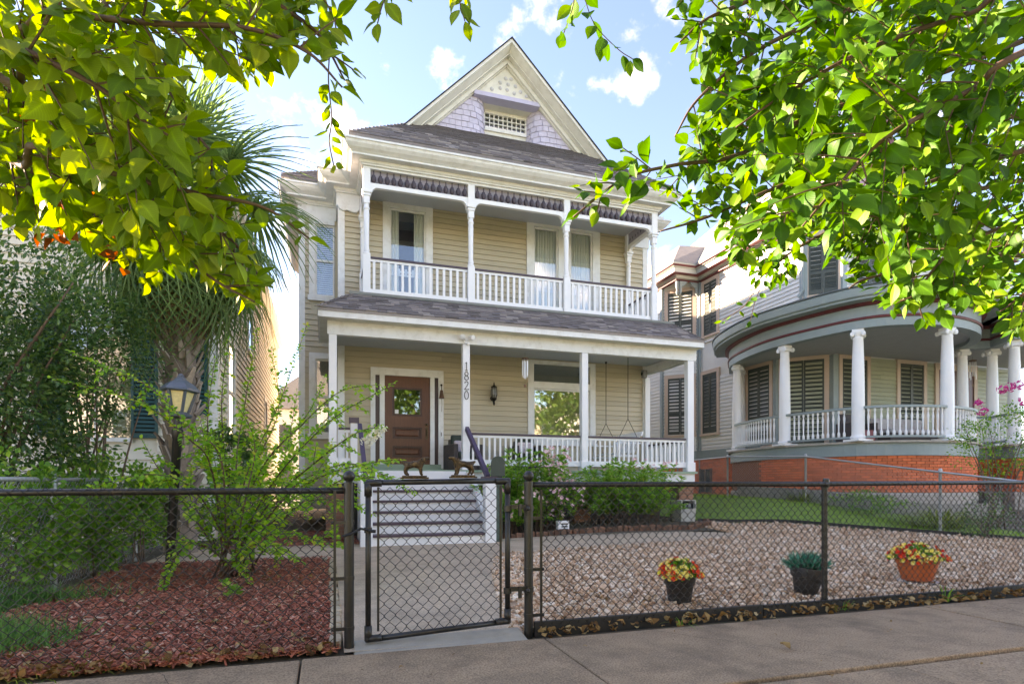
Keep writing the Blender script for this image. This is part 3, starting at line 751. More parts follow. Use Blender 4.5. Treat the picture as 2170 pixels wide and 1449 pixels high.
def shingle_slope(parent, p00, p10, p11, p01, w, e, limit=300, name="shingle"):
    """shingle courses on a sloping quad: p00-p10 the eave, p01-p11 the top; w tab width, e exposure"""
    p00, p10, p11, p01 = map(Vector, (p00, p10, p11, p01))
    up0, up1 = p01 - p00, p11 - p10; xd = (p10 - p00).normalized(); nrm = xd.cross(up0 + up1).normalized(); upd = nrm.cross(xd)
    hgt = up0.dot(upd); n = max(1, round(hgt / e)); ee = hgt / n; cnt = 0; rest = MB()
    base = Matrix((xd, upd, nrm)).transposed().to_4x4()
    for i in range(n):
        a = p00 + up0 * (i / n); b = p10 + up1 * (i / n); Ln = (b - a).length; x = -random.random() * w
        while x < Ln:
            ww = w * random.uniform(.55, 1.25); xa, xb = max(x, 0), min(x + ww, Ln)
            if xb - xa > .02:
                q = a + xd * xa + nrm * (.003 + random.random() * .004)
                M4 = Matrix.Translation(q) @ base @ Matrix.Diagonal((xb - xa - .004, ee * 1.25, random.uniform(.8, 1.5), 1))
                if cnt < limit:
                    inst(name, SHM, parent, mat4=M4)
                else:
                    rest.add([M4 @ v.co for v in SHM.vertices], [tuple(p.vertices) for p in SHM.polygons])
                cnt += 1
            x += ww
    if rest.v:
        o = rest.build(name + "_field", SHGL, parent, fix=False); o["kind"] = "stuff"
shingle_slope(proof, (-.15, 11.64, 4.387), (8.43, 11.64, 4.387), (8.06, 12.42, 4.935), (.52, 12.42, 4.935), .25, .105)
m = MB()
for i in range(7):   # hip cap pieces
    for (a, b) in (((-.15, 11.64, 4.40), (.52, 12.42, 4.945)), ((8.43, 11.64, 4.40), (8.06, 12.42, 4.945))):
        a = Vector(a); b = Vector(b); q = a + (b - a) * (i / 7); r_ = a + (b - a) * ((i + 1.15) / 7)
        part(MB().bar(q + Vector((0, 0, .012)), r_, .14, .015), "hip_cap", SHGL, proof)
# ---- balcony
part(MB().box(.46, 8.09, 12.36, W0 - .03, 4.93, 4.985), "balcony_floor", mat("grey_deck_edge", (.20, .21, .19), .6, .15, 6), house)
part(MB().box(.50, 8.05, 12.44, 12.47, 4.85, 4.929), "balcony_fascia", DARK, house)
BAL = MB().box(-.5, .5, -.5, .5, 0, 1).mesh("baluster", WHITE2)
def railing(parent, a, b, ztop, zb0, zb1, step=.118, bw=.042, cap=PURPLE, capw=.09, caph=.045, mesh=BAL, name="baluster"):
    a = Vector((*a, 0)); b = Vector((*b, 0)); d = b - a; Ln = d.length; ang = math.atan2(d.y, d.x); d.normalize()
    up = Vector((0, 0, 1))
    r_ = part(MB().bar(a + up * (ztop - caph / 2), b + up * (ztop - caph / 2), capw, caph), "handrail", cap, parent, bevel=.006)
    m = MB(); m.bar(a + up * (zb0 + zb1) / 2, b + up * (zb0 + zb1) / 2, .05, zb1 - zb0); m.bar(a + up * (ztop - caph - .025), b + up * (ztop - caph - .025), .045, .05)
    part(m, "rail_bar", WHITE2, r_)
    n = round(Ln / step)
    for i in range(n):
        p = a + d * (Ln * (i + .5) / n)
        inst(name, mesh, r_, (p.x, p.y, zb1), (bw, bw * .8, ztop - caph - .05 - zb1), (0, 0, ang))
for x0, x1 in ((.90, 2.99), (3.16, 5.27), (5.45, 7.59)):
    railing(house, (x0, B0), (x1, B0), 5.825, 5.02, 5.15, .145, .052)
railing(house, (7.68, B0 + .1), (7.68, W0 - .1), 5.80, 5.02, 5.15, .145, .052)
railing(house, (.82, B0 + .1), (.82, W0 - .1), 5.80, 5.02, 5.15, .145, .052)
COLP = [(.076, 0), (.076, .85), (.082, .86), (.082, .89), (.06, .91), (.068, .95), (.05, 1.0), (.054, 1.4), (.058, 1.7), (.05, 1.78), (.062, 1.80), (.062, 1.83), (.05, 1.85), (.055, 1.95)]
for xc, yy in ((.82, B0), (3.07, B0), (5.36, B0), (7.68, B0), (.82, W0 - .1), (7.68, W0 - .1)):
    m = MB(); m.box(xc - .076, xc + .076, yy - .076, yy + .076, 4.985, 5.85)
    m.lathe([(.078, 5.85), (.082, 5.87), (.082, 5.89), (.06, 5.91), (.066, 5.96), (.052, 6.02), (.055, 6.4), (.06, 6.72), (.052, 6.80), (.066, 6.82), (.066, 6.85), (.052, 6.87), (.056, 6.93)], (xc, yy, 0), 12)
    m.box(xc - .062, xc + .062, yy - .062, yy + .062, 6.93, 7.08)
    cl = part(m, "balcony_column", WHITE2, house, smooth=True)
    part(MB().box(xc - .08, xc + .08, yy - .08, yy + .08, 7.08, 7.14).box(xc - .1, xc + .1, yy - .1, yy + .1, 7.14, 7.20), "capital", WHITE2, cl, bevel=.01)
    part(MB().box(xc - .075, xc + .075, yy - .065, yy + .065, 7.20, 7.69), "column_block", WHITE2, cl)
# arched lower rail under each spindle panel, spindles, frieze
SPIN = MB().lathe([(.014, 0), (.044, .04), (.052, .09), (.052, .125), (.040, .13), (.036, .165), (.014, .175), (.013, .26)], n=8).mesh("spindle", mat("plum_grey_spindle", (.060, .045, .062), .5, .1), smooth=True)
GREYP = mat("lavender_grey_panel", (.36, .33, .38), .6, .1, 8)
def spandrel(p0, p1, n):
    p0 = Vector((*p0, 0)); p1 = Vector((*p1, 0)); d = p1 - p0; Ln = d.length; ang = math.atan2(d.y, d.x); d.normalize()
    M4 = Matrix.Translation(p0) @ Matrix.Rotation(ang, 4, "Z"); mb = MB(); r_ = .13
    arch = [(0, 7.37), (0, 7.15), (.03, 7.15)] + [(.03 + r_ - r_ * math.cos(t), 7.15 + r_ * math.sin(t) + .0) for t in [R(k) for k in range(15, 91, 15)]]
    arch += [(Ln - a, b) for a, b in arch[::-1]]
    mb.prism(arch, "y", -.045, .045)
    for i in range(len(mb.v)): mb.v[i] = tuple(M4 @ Vector(mb.v[i]))
    sp = part(mb, "spandrel_arch", WHITE2, house)
    q = MB(); q.hexa([M4 @ Vector(v) for v in ((0, .035, 7.37), (Ln, .035, 7.37), (Ln, .045, 7.37), (0, .045, 7.37))], [M4 @ Vector(v) for v in ((0, .035, 7.65), (Ln, .035, 7.65), (Ln, .045, 7.65), (0, .045, 7.65))])
    part(q, "spindle_panel", GREYP, sp)
    for i in range(n):
        p = p0 + d * (Ln * (i + .5) / n)
        inst("spindle", SPIN, sp, (p.x, p.y - .02, 7.375), (1, 1, 1))
for x0, x1 in ((.895, 2.995), (3.145, 5.285), (5.435, 7.605)): spandrel((x0, B0), (x1, B0), 15)
spandrel((7.68, B0 + .08), (7.68, W0 - .18), 8)
spandrel((.82, B0 + .08), (.82, W0 - .18), 8)
fpath = [(.745, 13.94, 0), (.745, 12.58, 0), (7.755, 12.58, 0), (7.755, 13.94, 0)]
part(MB().sweep([(0, 7.65), (0, 7.74), (-.13, 7.74), (-.13, 7.65)], fpath), "frieze", WHITE, house)
part(MB().box(.80, 7.70, 12.6, W0 - .02, 7.655, 7.665), "balcony_ceiling", PORCHC, house)
# cornice: crown built up of stepped and sloping mouldings
CORN = [(0, 7.70), (.035, 7.70), (.035, 7.735), (.06, 7.735), (.075, 7.765), (.075, 7.79), (.235, 7.79), (.235, 7.835), (.255, 7.835), (.27, 7.85), (.33, 7.885), (.385, 7.94), (.405, 7.985), (.405, 7.995), (.43, 7.995), (.43, 8.035), (.38, 8.04), (.10, 8.06), (0, 8.06)]
cpath = [(-.63, 20, 0), (-.63, 14.77, 0), (.25, 14.77, 0), (.25, 13.93, 0), (.745, 13.93, 0), (.745, 12.575, 0), (7.755, 12.575, 0), (7.755, 13.93, 0), (8.31, 13.93, 0), (8.31, 32, 0)]
part(MB().sweep(CORN, cpath), "cornice", WHITE, house)
FRZ = [(0, 7.40), (.03, 7.40), (.03, 7.72), (0, 7.72)]
part(MB().sweep(FRZ, [(-.60, 20, 0), (-.60, 14.8, 0), (.265, 14.8, 0), (.265, 13.97, 0), (.74, 13.97, 0)]), "wall_frieze", WHITE, house)
part(MB().sweep(FRZ, [(7.76, 13.97, 0), (8.30, 13.97, 0), (8.30, 24, 0)]), "wall_frieze", WHITE, house)
# scroll bracket under the cornice return at the left corner
m = MB(); pr = [(.0, .0), (.05, -.09), (.14, -.13), (.22, -.10), (.30, -.13), (.42, -.14), (.48, -.08), (.50, .0)]
m.prism([(.25 + a, 7.42 + b) for a, b in pr], "y", W0 - .10, W0 - .02); part(m, "scroll_bracket", WHITE, house, bevel=.01)
# second step (roof edge board) and roofs
part(MB().sweep([(0, 8.065), (.27, 8.065), (.29, 8.16), (0, 8.16)], cpath), "roof_edge_board", CREAM, house)
ez = 8.17
# main gable roof, ridge running back; 45 degree slopes that flare out to the side eaves
rx, rz = 4.30, 11.84
m = MB()
for sgn in (-1, 1):
    xe, xf = rx + sgn * 2.64, rx + sgn * 4.42
    m.hexa([(rx, 13.62, rz - .10), (xe, 13.62, rz - 2.74), (xe, 32.3, rz - 2.74), (rx, 32.3, rz - .10)], [(rx, 13.62, rz), (xe, 13.62, rz - 2.64), (xe, 32.3, rz - 2.64), (rx, 32.3, rz)])
    m.hexa([(xe, 14.2, rz - 2.74), (xf, 14.2, ez - .1), (xf, 32.3, ez - .1), (xe, 32.3, rz - 2.74)], [(xe, 14.2, rz - 2.64), (xf, 14.2, ez), (xf, 32.3, ez), (xe, 32.3, rz - 2.64)])
part(m, "main_roof", SHGL, house)
part(MB().prism([(rx - 4, 8.0), (rx + 4, 8.0), (rx + 2.6, 9), (rx, 11.6), (rx - 2.6, 9)], "y", 31.9, 32.0), "rear_gable_wall", TAN, house)
# front roof slope below the gable (hipped)
e0, e1 = (.44, 12.27, ez), (8.06, 12.27, ez); t0, t1 = (2.14, 14.03, 9.70), (6.46, 14.03, 9.70)
m = MB().hexa([(p[0], p[1], p[2] - .06) for p in (e0, e1, t1, t0)], [e0, e1, t1, t0])
m.hexa([(.44, 12.27, ez - .06), (2.14, 14.03, 9.64), (2.14, 14.3, 9.6), (.44, 14.3, ez - .06)], [(.44, 12.27, ez - .001), (2.14, 14.03, 9.699), (2.14, 14.3, 9.66), (.44, 14.3, ez - .001)])
m.hexa([(8.06, 12.27, ez - .06), (6.46, 14.03, 9.64), (6.46, 14.3, 9.6), (8.06, 14.3, ez - .06)], [(8.06, 12.27, ez - .001), (6.46, 14.03, 9.699), (6.46, 14.3, 9.66), (8.06, 14.3, ez - .001)])
froof = part(m, "front_roof", SHGL, house)
shingle_slope(froof, (.44, 12.27, ez + .003), (8.06, 12.27, ez + .003), (6.46, 14.03, 9.703), (2.14, 14.03, 9.703), .24, .115)
# wing roof
m = MB().hexa([(-.98, 14.42, 8.11), (.40, 14.42, 8.11), (.40, 15.4, 8.6), (-.2, 15.4, 8.6)], [(-.98, 14.42, 8.17), (.40, 14.42, 8.17), (.40, 15.4, 8.85), (-.2, 15.4, 8.85)])
m.hexa([(-.98, 14.42, 8.11), (-.2, 15.4, 8.6), (-.2, 20, 8.6), (-.98, 20, 8.11)], [(-.98, 14.42, 8.169), (-.2, 15.4, 8.849), (-.2, 20, 8.849), (-.98, 20, 8.169)])
wroof = part(m, "wing_roof", SHGL, house)
shingle_slope(wroof, (-.98, 14.42, 8.173), (.40, 14.42, 8.173), (.40, 15.4, 8.853), (-.2, 15.4, 8.853), .24, .115)
# ---- gable front: rake boards, moulding, lavender shingles, recess with small lights
def chev(mb, y0, o0, y1, o1, zb=9.35, back=14.0):
    """mitred pair of sloping bands; front runs from depth y0 at offset o0 below the roof line to y1 at o1"""
    for sg in (-1, 1):
        T = [(rx, y0, rz - o0), (rx + sg * (rz - o0 - zb), y0, zb), (rx + sg * (rz - o1 - zb), y1, zb), (rx, y1, rz - o1)]
        mb.hexa(T, [(p[0], back, p[2]) for p in T])
m = MB(); chev(m, 13.475, -.022, 13.475, .012, 9.2, 13.6); part(m, "roof_edge", mat("dark_shingle_edge", (.03, .03, .035), .9, .1), house)
m = MB(); chev(m, 13.50, .013, 13.50, .10, 9.2); part(m, "rake_board", CREAM, house)
m = MB()
for q in ((13.54, .102, 13.54, .118), (13.56, .120, 13.70, .205), (13.72, .207, 13.72, .235), (13.82, .237, 13.82, .25), (13.86, .252, 13.86, .365), (13.93, .367, 13.93, .395)): chev(m, *q)
part(m, "rake_moulding", CREAM, house)
LAV = mat("lavender_shingle", (.56, .53, .66), .7, .1, 9, objvar=.06, dirt=((.38, .36, .42), .5, 14))
gab = MB(); gy = 14.02
bz = 10.58       # under side of the beam over the recess
def inner(z): return rz - .37 - z
xl_, xr_ = 3.82, 5.00
gab.prism([(rx - .95, bz + .03), (rx + 1.05, bz + .03), (rx, 11.5)], "y", gy + .02, gy + .12)
gwall = part(gab, "gable_wall", LAV, house)
part(MB().prism([(rx - .93, bz + .06), (rx + .93, bz + .06), (rx, 11.50)], "y", gy - .02, gy + .018), "pediment_panel", CREAM, house)
part(MB().box(rx - .84, rx + .86, gy - .14, gy + .14, bz - .008, bz + .09), "pediment_beam", mat("lavender_trim", (.50, .48, .64), .5, .08), house)
ROS = MB().lathe([(.047, 0), (.047, .012), (.03, .03), (.012, .036)], n=10, axis=(0, -1, 0)).mesh("rosette", mat("grey_rosette", (.55, .55, .57), .6, .1), smooth=True)
for (u, v) in ((1090, 465), (1140, 472), (1040, 502), (1113, 520), (1181, 538), (964, 560), (1042, 553), (1104, 570), (1227, 590), (1169, 602), (1283, 630)):
    uu, vv = 820 + u / 4.34, 60 + v / 4.34
    a = (uu - 1085) / FPX; D_ = 14.0 / (math.cos(YAW) - a * math.sin(YAW))
    inst("rosette", ROS, house, (D_ * (math.sin(YAW) + a * math.cos(YAW)), gy - .02, EYE + D_ * (1025 - vv) / FPX))
# shingles of the gable wall that curve into the recess
LSH = MB().box(0, 1, -.014, 0, 0, 1).mesh("gable_shingle", LAV)
rec = .42; rad = .40
def gable_side(sg):
    # plan path: from the outer end along the front, then a quarter round turning back into the recess
    xin = xl_ if sg < 0 else xr_
    xout = rx + sg * 2.25
    pts = [(xout, gy - .002)]; cxx = xin + sg * rad
    for k in range(0, 91, 10): pts.append((cxx - sg * rad * math.sin(R(k)), gy - .002 + rad - rad * math.cos(R(k))))
    pts.append((xin, gy + rec))
    pts = [(xout + (pts[1][0] - xout) * i / 6, gy - .002) for i in range(6)] + pts[1:]
    mb = MB(); vs = [(a, b, z) for a, b in pts for z in (9.3, max(9.31, min(bz, rz - .33 - abs(a - rx))))]
    mb.add(vs, [(2 * i, 2 * i + 2, 2 * i + 3, 2 * i + 1) for i in range(len(pts) - 1)])
    gs = part(mb, "curved_gable_wall", LAV, house, smooth="all")
    # courses
    cum = [0]
    for a, b in zip(pts, pts[1:]): cum.append(cum[-1] + math.dist(a, b))
    def pos(s):
        for i in range(len(pts) - 1):
            if s <= cum[i + 1] + 1e-6:
                t = (s - cum[i]) / max(cum[i + 1] - cum[i], 1e-6)
                return Vector((pts[i][0] + (pts[i + 1][0] - pts[i][0]) * t, pts[i][1] + (pts[i + 1][1] - pts[i][1]) * t, 0))
        return Vector((*pts[-1], 0))
    zc = 9.35; k = 0
    while zc < bz - .02:
        hh = min(.142, bz - zc); lim = gabz_in(zc + hh * .3)
        s = -random.random() * .2
        while s < cum[-1]:
            ww = random.uniform(.14, .24); sa, sb = max(s, 0), min(s + ww, cum[-1]); s += ww
            p, q = pos(sa), pos(sb)
            if abs(p.x - rx) > lim and abs(q.x - rx) > lim: continue
            for (c, e) in ((p, q),):
                if abs(c.x - rx) > lim:
                    c = e + (c - e) * ((lim - abs(e.x - rx)) / (abs(c.x - rx) - abs(e.x - rx)))
                if sg > 0: c, e = e, c
                d = e - c
                if d.length < .03: continue
                ang = math.atan2(d.y, d.x)
                M4 = Matrix.Translation((c.x, c.y, zc)) @ Matrix.Rotation(ang, 4, "Z") @ Matrix.Rotation(R(-5.5), 4, "X") @ Matrix.Translation((0, -.014, 0)) @ Matrix.Diagonal((d.length - .010, random.uniform(.9, 1.5), hh - .004, 1))
                inst("gable_shingle", LSH, gs, mat4=M4)
        zc += .142
def gabz_in(z): return inner(z) + .03
gable_side(-1); gable_side(1)
m = MB(); m.box(xl_, xr_, gy + rec, gy + rec + .05, 9.3, 10.06)
gw = part(m, "recess_wall", CREAM, house)
part(MB().box(3.4, 5.2, gy + .02, gy + rec + .15, bz - .004, bz + .012), "recess_soffit", CREAM, house)
m = MB(); a0, a1, b0, b1 = xl_, xr_, 10.06, 10.58; yy = gy + rec - .01
m.box(a0, a1, yy - .04, yy + .03, b0, b0 + .09); m.box(a0, a1, yy - .03, yy + .03, b1 - .08, b1); m.box(a0, a0 + .05, yy - .03, yy + .03, b0 + .09, b1 - .08); m.box(a1 - .05, a1, yy - .03, yy + .03, b0 + .09, b1 - .08)
aw = part(m, "attic_window", WHITE, house)
gr = MB()
for i in range(1, 9): x = a0 + .05 + (a1 - a0 - .1) * i / 9; gr.box(x - .010, x + .010, yy - .02, yy + .02, b0 + .09, b1 - .08)
for i in range(1, 3): z = b0 + .09 + (b1 - b0 - .17) * i / 3; gr.box(a0 + .05, a1 - .05, yy - .021, yy + .019, z - .010, z + .010)
part(gr, "glazing_bars", WHITE, aw)
part(MB().box(a0 + .05, a1 - .05, yy + .021, yy + .026, b0 + .09, b1 - .08), "pane", GLASS, aw)
part(MB().box(a0, a1, yy + .09, yy + .1, b0, b1), "attic_dark", DARK, aw)
# ---- lower porch railings
for x0, x1 in ((2.90, 5.41), (5.61, 8.14)): railing(house, (x0, F0), (x1, F0), 2.125, 1.44, 1.56, .118, .04)
railing(house, (8.28, F0 + .1), (8.28, W0 - .15), 2.10, 1.44, 1.56, .118, .04)
railing(house, (.24, F0), (.46, F0), 2.16, 1.44, 1.56, .1, .036)
# ---- front stair
SX0, SX1, SY0, RUN, RISE, NS = .60, 2.86, 10.08, .27, .187, 7
stair = thing("front_stair", "white wooden stair with plum treads leading up to the front porch", "stairs", (1.7, 11, 0))
m0 = MB().box(SX0 + .12, SX1 - .12, -.0, .03, 0, 1).mesh("riser", WHITE2)
m1 = MB().box(SX0 + .06, SX1 - .10, -.035, RUN - .002, -.04, 0).mesh("tread", mat("plum_tread_paint", (.075, .045, .066), .42, .12, 7))
for k in range(NS):
    inst("riser", m0, stair, (0, SY0 + k * RUN, k * RISE), (1, 1, RISE - .042 if k < NS - 1 else RISE + .0))
    if k < NS - 1: inst("tread", m1, stair, (0, SY0 + k * RUN, (k + 1) * RISE))
    if k: 
        part(MB().box(SX1 - .26, SX1 - .20, SY0 + k * RUN + .01, SY0 + k * RUN + .05, k * RISE + .002, k * RISE + .09), "step_light", mat("blue_step_light", (.06, .11, .19), .3, .1), stair)
for xs in (SX0, SX1 - .118):
    st = MB(); pr = [(SY0 - .02, -.02), (SY0 - .02, .26), (SY0 + .3, .40)] ; 
    st.prism([(SY0 - .03, -.03), (F0 - .05, -.03), (F0 - .05, 1.29), (SY0 + (NS - 1) * RUN - .1, 1.29), (SY0 - .03, .30 if xs > 1 else .22)], "x", xs, xs + .118)
    part(st, "stringer", WHITE2, stair)
# short wing walls with sloping violet handrails
for (xa, xt) in ((SX0 + .05, .58), (SX1 - .06, 2.74)):
    nb = MB(); nb.box(xa - .10, xa + .10, SY0 - .06, SY0 + .14, -.02, 1.14); part(nb, "newel_block", WHITE2, stair, bevel=.006)
    part(MB().box(xa - .13, xa + .13, SY0 - .09, SY0 + .17, 1.14, 1.185), "newel_cap", PURPLE, stair)
    part(MB().bar((xa, SY0 + .14, 1.17), (xt + .06, F0 - .12, 2.2), .075, .10), "sloping_handrail", VIOLET, stair, bevel=.006)
m = MB().box(.47, .60, F0 - .06, F0 + .07, 1.34, 2.25); np_ = part(m, "stair_newel", WHITE2, stair); part(MB().box(.44, .63, F0 - .09, F0 + .10, 2.25, 2.36), "newel_top", PURPLE, np_)
# ---- brick piers under the porch
def brick_pile(parent, x0, x1, y0, y1, z0, z1, L=.21, H=.07, mesh=None):
    me = mesh
    n = round((z1 - z0) / H)
    for i in range(n):
        z = z0 + i * (z1 - z0) / n; off = (i % 2) * L * .5; x = x0 - off
        while x < x1 - .01:
            a, b = max(x, x0), min(x + L, x1)
            if b - a > .02: inst("brick", me, parent, (a + .004, y0, z + .004), (b - a - .008, min(y1 - y0, .12), H - .010))
            x += L
BRK = MB().box(0, 1, 0, 1, 0, 1).mesh("brick", BRICKR)
MORT = mat("mortar", (.32, .29, .26), .9, .1)
PBR = mat("tan_red_brick", (.36, .17, .11), .8, .15, 20, objvar=.18, bump=.3, bscale=90)
PBRK = MB().box(0, 1, 0, 1, 0, 1).mesh("pier_brick", PBR)
for xc in (.2, 2.95, 5.5, 8.2):
    pr = part(MB().box(xc - .19, xc + .19, 12.06, 12.44, -.05, 1.02), "brick_pier", MORT, house)
    brick_pile(pr, xc - .2, xc + .2, 12.035, 12.45, .0, 1.0, .2, .072, PBRK)
# house number on the second post
def digit_strokes(ch):
    if ch == "1": return [[(-.02, .075), (.0, .10), (.0, -.10)], [(-.028, -.10), (.028, -.10)]]
    if ch == "8": return [[(.036 * math.sin(t), .052 + .045 * math.cos(t)) for t in np.linspace(0, 2 * math.pi, 15)], [(.042 * math.sin(t), -.048 + .052 * math.cos(t)) for t in np.linspace(0, 2 * math.pi, 15)]]
    if ch == "2": return [[(-.036, .055), (-.03, .085), (.0, .10), (.032, .085), (.036, .05), (.02, .01), (-.042, -.095), (.045, -.095)], [(.045, -.095), (.045, -.075)]]
    return [[(.042 * math.sin(t), .10 * math.cos(t)) for t in np.linspace(0, 2 * math.pi, 19)]]
BLK = mat("black_numerals", (.01, .01, .01), .35, .1)
for ch, zc in zip("1820", (3.50, 3.30, 3.10, 2.90)):
    m = MB()
    for st in digit_strokes(ch):
        for a, b in zip(st, st[1:]):
            m.bar((2.80 + a[0], F0 - .08, zc + a[1] * .86), (2.80 + b[0], F0 - .08, zc + b[1] * .86), .012, .03, up=(0, -1, 0) if abs(a[0] - b[0]) < 1e9 else None)
    part(m, "house_numeral", BLK, house)
# ================================================================== right-hand house with the round porch
SID2 = mat("pale_clapboard", (.66, .66, .62), .55, .05, 2.5, objvar=.04)
SID2G = mat("sage_clapboard", (.42, .45, .33), .55, .06, 2.5, objvar=.05)
TEAL = mat("blue_grey_trim", (.25, .31, .31), .5, .08, 3, dirt=((.34, .36, .36), .4, 2))
CRIM = mat("crimson_moulding", (.15, .032, .038), .45, .08, 4)
PEACH = mat("peach_window_trim", (.58, .44, .35), .55, .08, 4)
SHUT = mat("dark_green_shutter", (.060, .072, .060), .5, .12, 6)
CLAP2 = MB().hexa([(0, -.032, 0), (1, -.032, 0), (1, 0, 0), (0, 0, 0)], [(0, -.006, 1), (1, -.006, 1), (1, 0, 1), (0, 0, 1)]).mesh("clapboard", SID2)
CLAP3 = MB().hexa([(0, -.032, 0), (1, -.032, 0), (1, 0, 0), (0, 0, 0)], [(0, -.006, 1), (1, -.006, 1), (1, 0, 1), (0, 0, 1)]).mesh("clapboard", SID2G)
rh = thing("round_porch_house", "pale clapboard house with round columned porch, dark shutters and orange brick base", "house", (16, 16, .6))
# footprints
LOW = [(12.53, 26), (12.53, 20.0), (13.5, 19.03), (13.5, 15.0), (14.6, 13.9), (22.5, 13.9), (22.5, 26)]
UPP = [(12.53, 26), (12.53, 20.0), (13.5, 19.03), (13.5, 13.86), (14.19, 13.17), (16.2, 13.17), (16.2, 13.9), (22.5, 13.9), (22.5, 26)]
def body(pts, z0, z1, m, name):
    mb = MB().prism(pts, "z", z0, z1); return part(mb, name, m, rh)
lowb = body([(a + .02 if a < 14 else a, b + .02) for a, b in LOW], .3, 6.3, SID2, "lower_wall")
uppb = body([(a + .02 if a < 14 else a, b + .02) for a, b in UPP], 6.3, 8.95, SID2, "upper_wall")
for a, b in zip(LOW, LOW[1:-1]):
    if a[1] > 25: a = (12.53, 24)
    under = b[1] < 15.5 and b[0] < 23
    d = math.dist(a, b)
    holes = []
    siding(lowb, a, b, 2.3 if not under else 2.12, 6.3 if not under else 4.95, .127, holes, CLAP3 if (b[1] < 14.5) else CLAP2)
for a, b in zip(UPP, UPP[1:-1]):
    if a[1] > 25: a = (12.53, 24)
    siding(uppb, a, b, 6.3, 8.75, .127, (), CLAP2)
def corner_post(x, y, z0, z1, w=.13, m=TEAL, ang=0):
    return part(MB().box(x - w / 2, x + w / 2, y - w / 2, y + w / 2, z0, z1), "corner_board", m, rh)
for (x, y) in ((12.53, 20.0), (13.5, 19.03)): corner_post(x, y, 2.1, 8.75)
corner_post(13.5, 13.86, 6.2, 8.75, .2); corner_post(14.19, 13.17, 6.2, 8.75, .16); corner_post(14.62, 13.9, 2.1, 4.95, .2); corner_post(13.5, 15.0, 2.1, 4.95, .14)
part(MB().tube([(13.36, 13.78, 8.7), (13.36, 13.78, 6.75), (13.28, 13.9, 6.55)], .045, 8), "downpipe", TEAL, rh, smooth=True)
part(MB().tube([(13.44, 18.86, 8.7), (13.44, 18.86, .7)], .04, 8), "downpipe", TEAL, rh, smooth=True)
def shutters(p0, p1, z0, z1, open_=0, trim=.13, name="shuttered_window"):
    """a window closed by a pair of louvred shutters, on the wall running from p0 to p1 (seen left to right)"""
    p0 = Vector((*p0, 0)); p1 = Vector((*p1, 0)); d = p1 - p0; W = d.length; ang = math.atan2(d.y, d.x)
    M4 = Matrix.Translation(p0) @ Matrix.Rotation(ang, 4, "Z")
    def tf(mb):
        mb.v = [tuple(M4 @ Vector(v)) for v in mb.v]; return mb
    m = MB(); m.box(-trim, 0, -.05, .03, z0 - .03, z1 + trim); m.box(W, W + trim, -.05, .03, z0 - .03, z1 + trim); m.box(0, W, -.048, .03, z1, z1 + trim); m.box(-trim - .03, W + trim + .03, -.08, .03, z0 - .10, z0 - .031)
    wd = part(tf(m), name, PEACH, rh)
    for k in (0, 1):
        a, b = (0.005, W / 2 - .004) if k == 0 else (W / 2 + .004, W - .005); st = .05
        f = MB(); f.box(a, a + st, -.035, .0, z0, z1); f.box(b - st, b, -.035, .0, z0, z1)
        zs = [z0, z0 + .12, z0 + (z1 - z0) * .36 - .04, z0 + (z1 - z0) * .36 + .04, z1 - .09, z1]
        for c, e in ((zs[0], zs[1]), (zs[2], zs[3]), (zs[4], zs[5])): f.box(a + st, b - st, -.033, .0, c, e)
        sh = part(tf(f), "shutter", SHUT, wd)
        l = MB()
        for c, e in ((zs[1], zs[2]), (zs[3], zs[4])):
            n = max(3, int((e - c) / .042))
            for i in range(n):
                z = c + (i + .5) * (e - c) / n
                l.hexa([(a + st, -.028, z - .018), (b - st, -.028, z - .018), (b - st, -.022, z - .024), (a + st, -.022, z - .024)],
                       [(a + st, -.010, z + .024), (b - st, -.010, z + .024), (b - st, -.004, z + .018), (a + st, -.004, z + .018)])
        l = tf(l); o = part(l, "louvres", SHUT, sh); o["kind"] = "stuff"
        part(tf(MB().box(a, b, .001, .006, z0, z1)), "shutter_back", mat("shutter_shadow", (.03, .034, .03), .7, .1), sh)
    return wd
s2 = math.sqrt(.5)
# bay with the cut-off corner
shutters((12.53 + .16, 19.84), (12.53 + .82, 19.18), 6.55, 8.42); shutters((12.53 + .16, 19.84), (12.53 + .82, 19.18), 2.95, 5.12)
shutters((13.49, 18.64), (13.49, 17.90), 6.57, 8.48); shutters((13.49, 18.72), (13.49, 17.88), 2.93, 5.12)
# under the porch
shutters((13.49, 16.25), (13.49, 15.25), 2.3, 4.85)
shutters((13.64, 14.86), (14.44, 14.06), 2.3, 4.85)
shutters((14.92, 13.89), (15.90, 13.89), 2.3, 4.85); shutters((17.25, 13.89), (18.26, 13.89), 2.3, 4.85)
# front, above the porch
shutters((13.56, 13.78), (14.10, 13.24), 6.6, 8.3); shutters((14.70, 13.16), (15.65, 13.16), 6.75, 8.4); shutters((16.75, 13.89), (17.75, 13.89), 6.75, 8.4); shutters((19.5, 13.89), (20.4, 13.89), 6.75, 8.4)
REDD = mat("dark_red_door", (.09, .012, .015), .4, .1)
m = MB(); m.box(18.75, 18.9, 13.83, 13.92, 2.12, 4.95); m.box(20.5, 20.65, 13.83, 13.92, 2.12, 4.95); m.box(18.9, 20.5, 13.832, 13.92, 4.75, 4.95); df = part(m, "door_frame", PEACH, rh)
part(MB().box(18.9, 19.68, 13.86, 13.9, 2.12, 4.75), "red_door", REDD, df); part(MB().box(19.70, 20.5, 13.86, 13.9, 2.12, 4.75), "red_door", REDD, df)
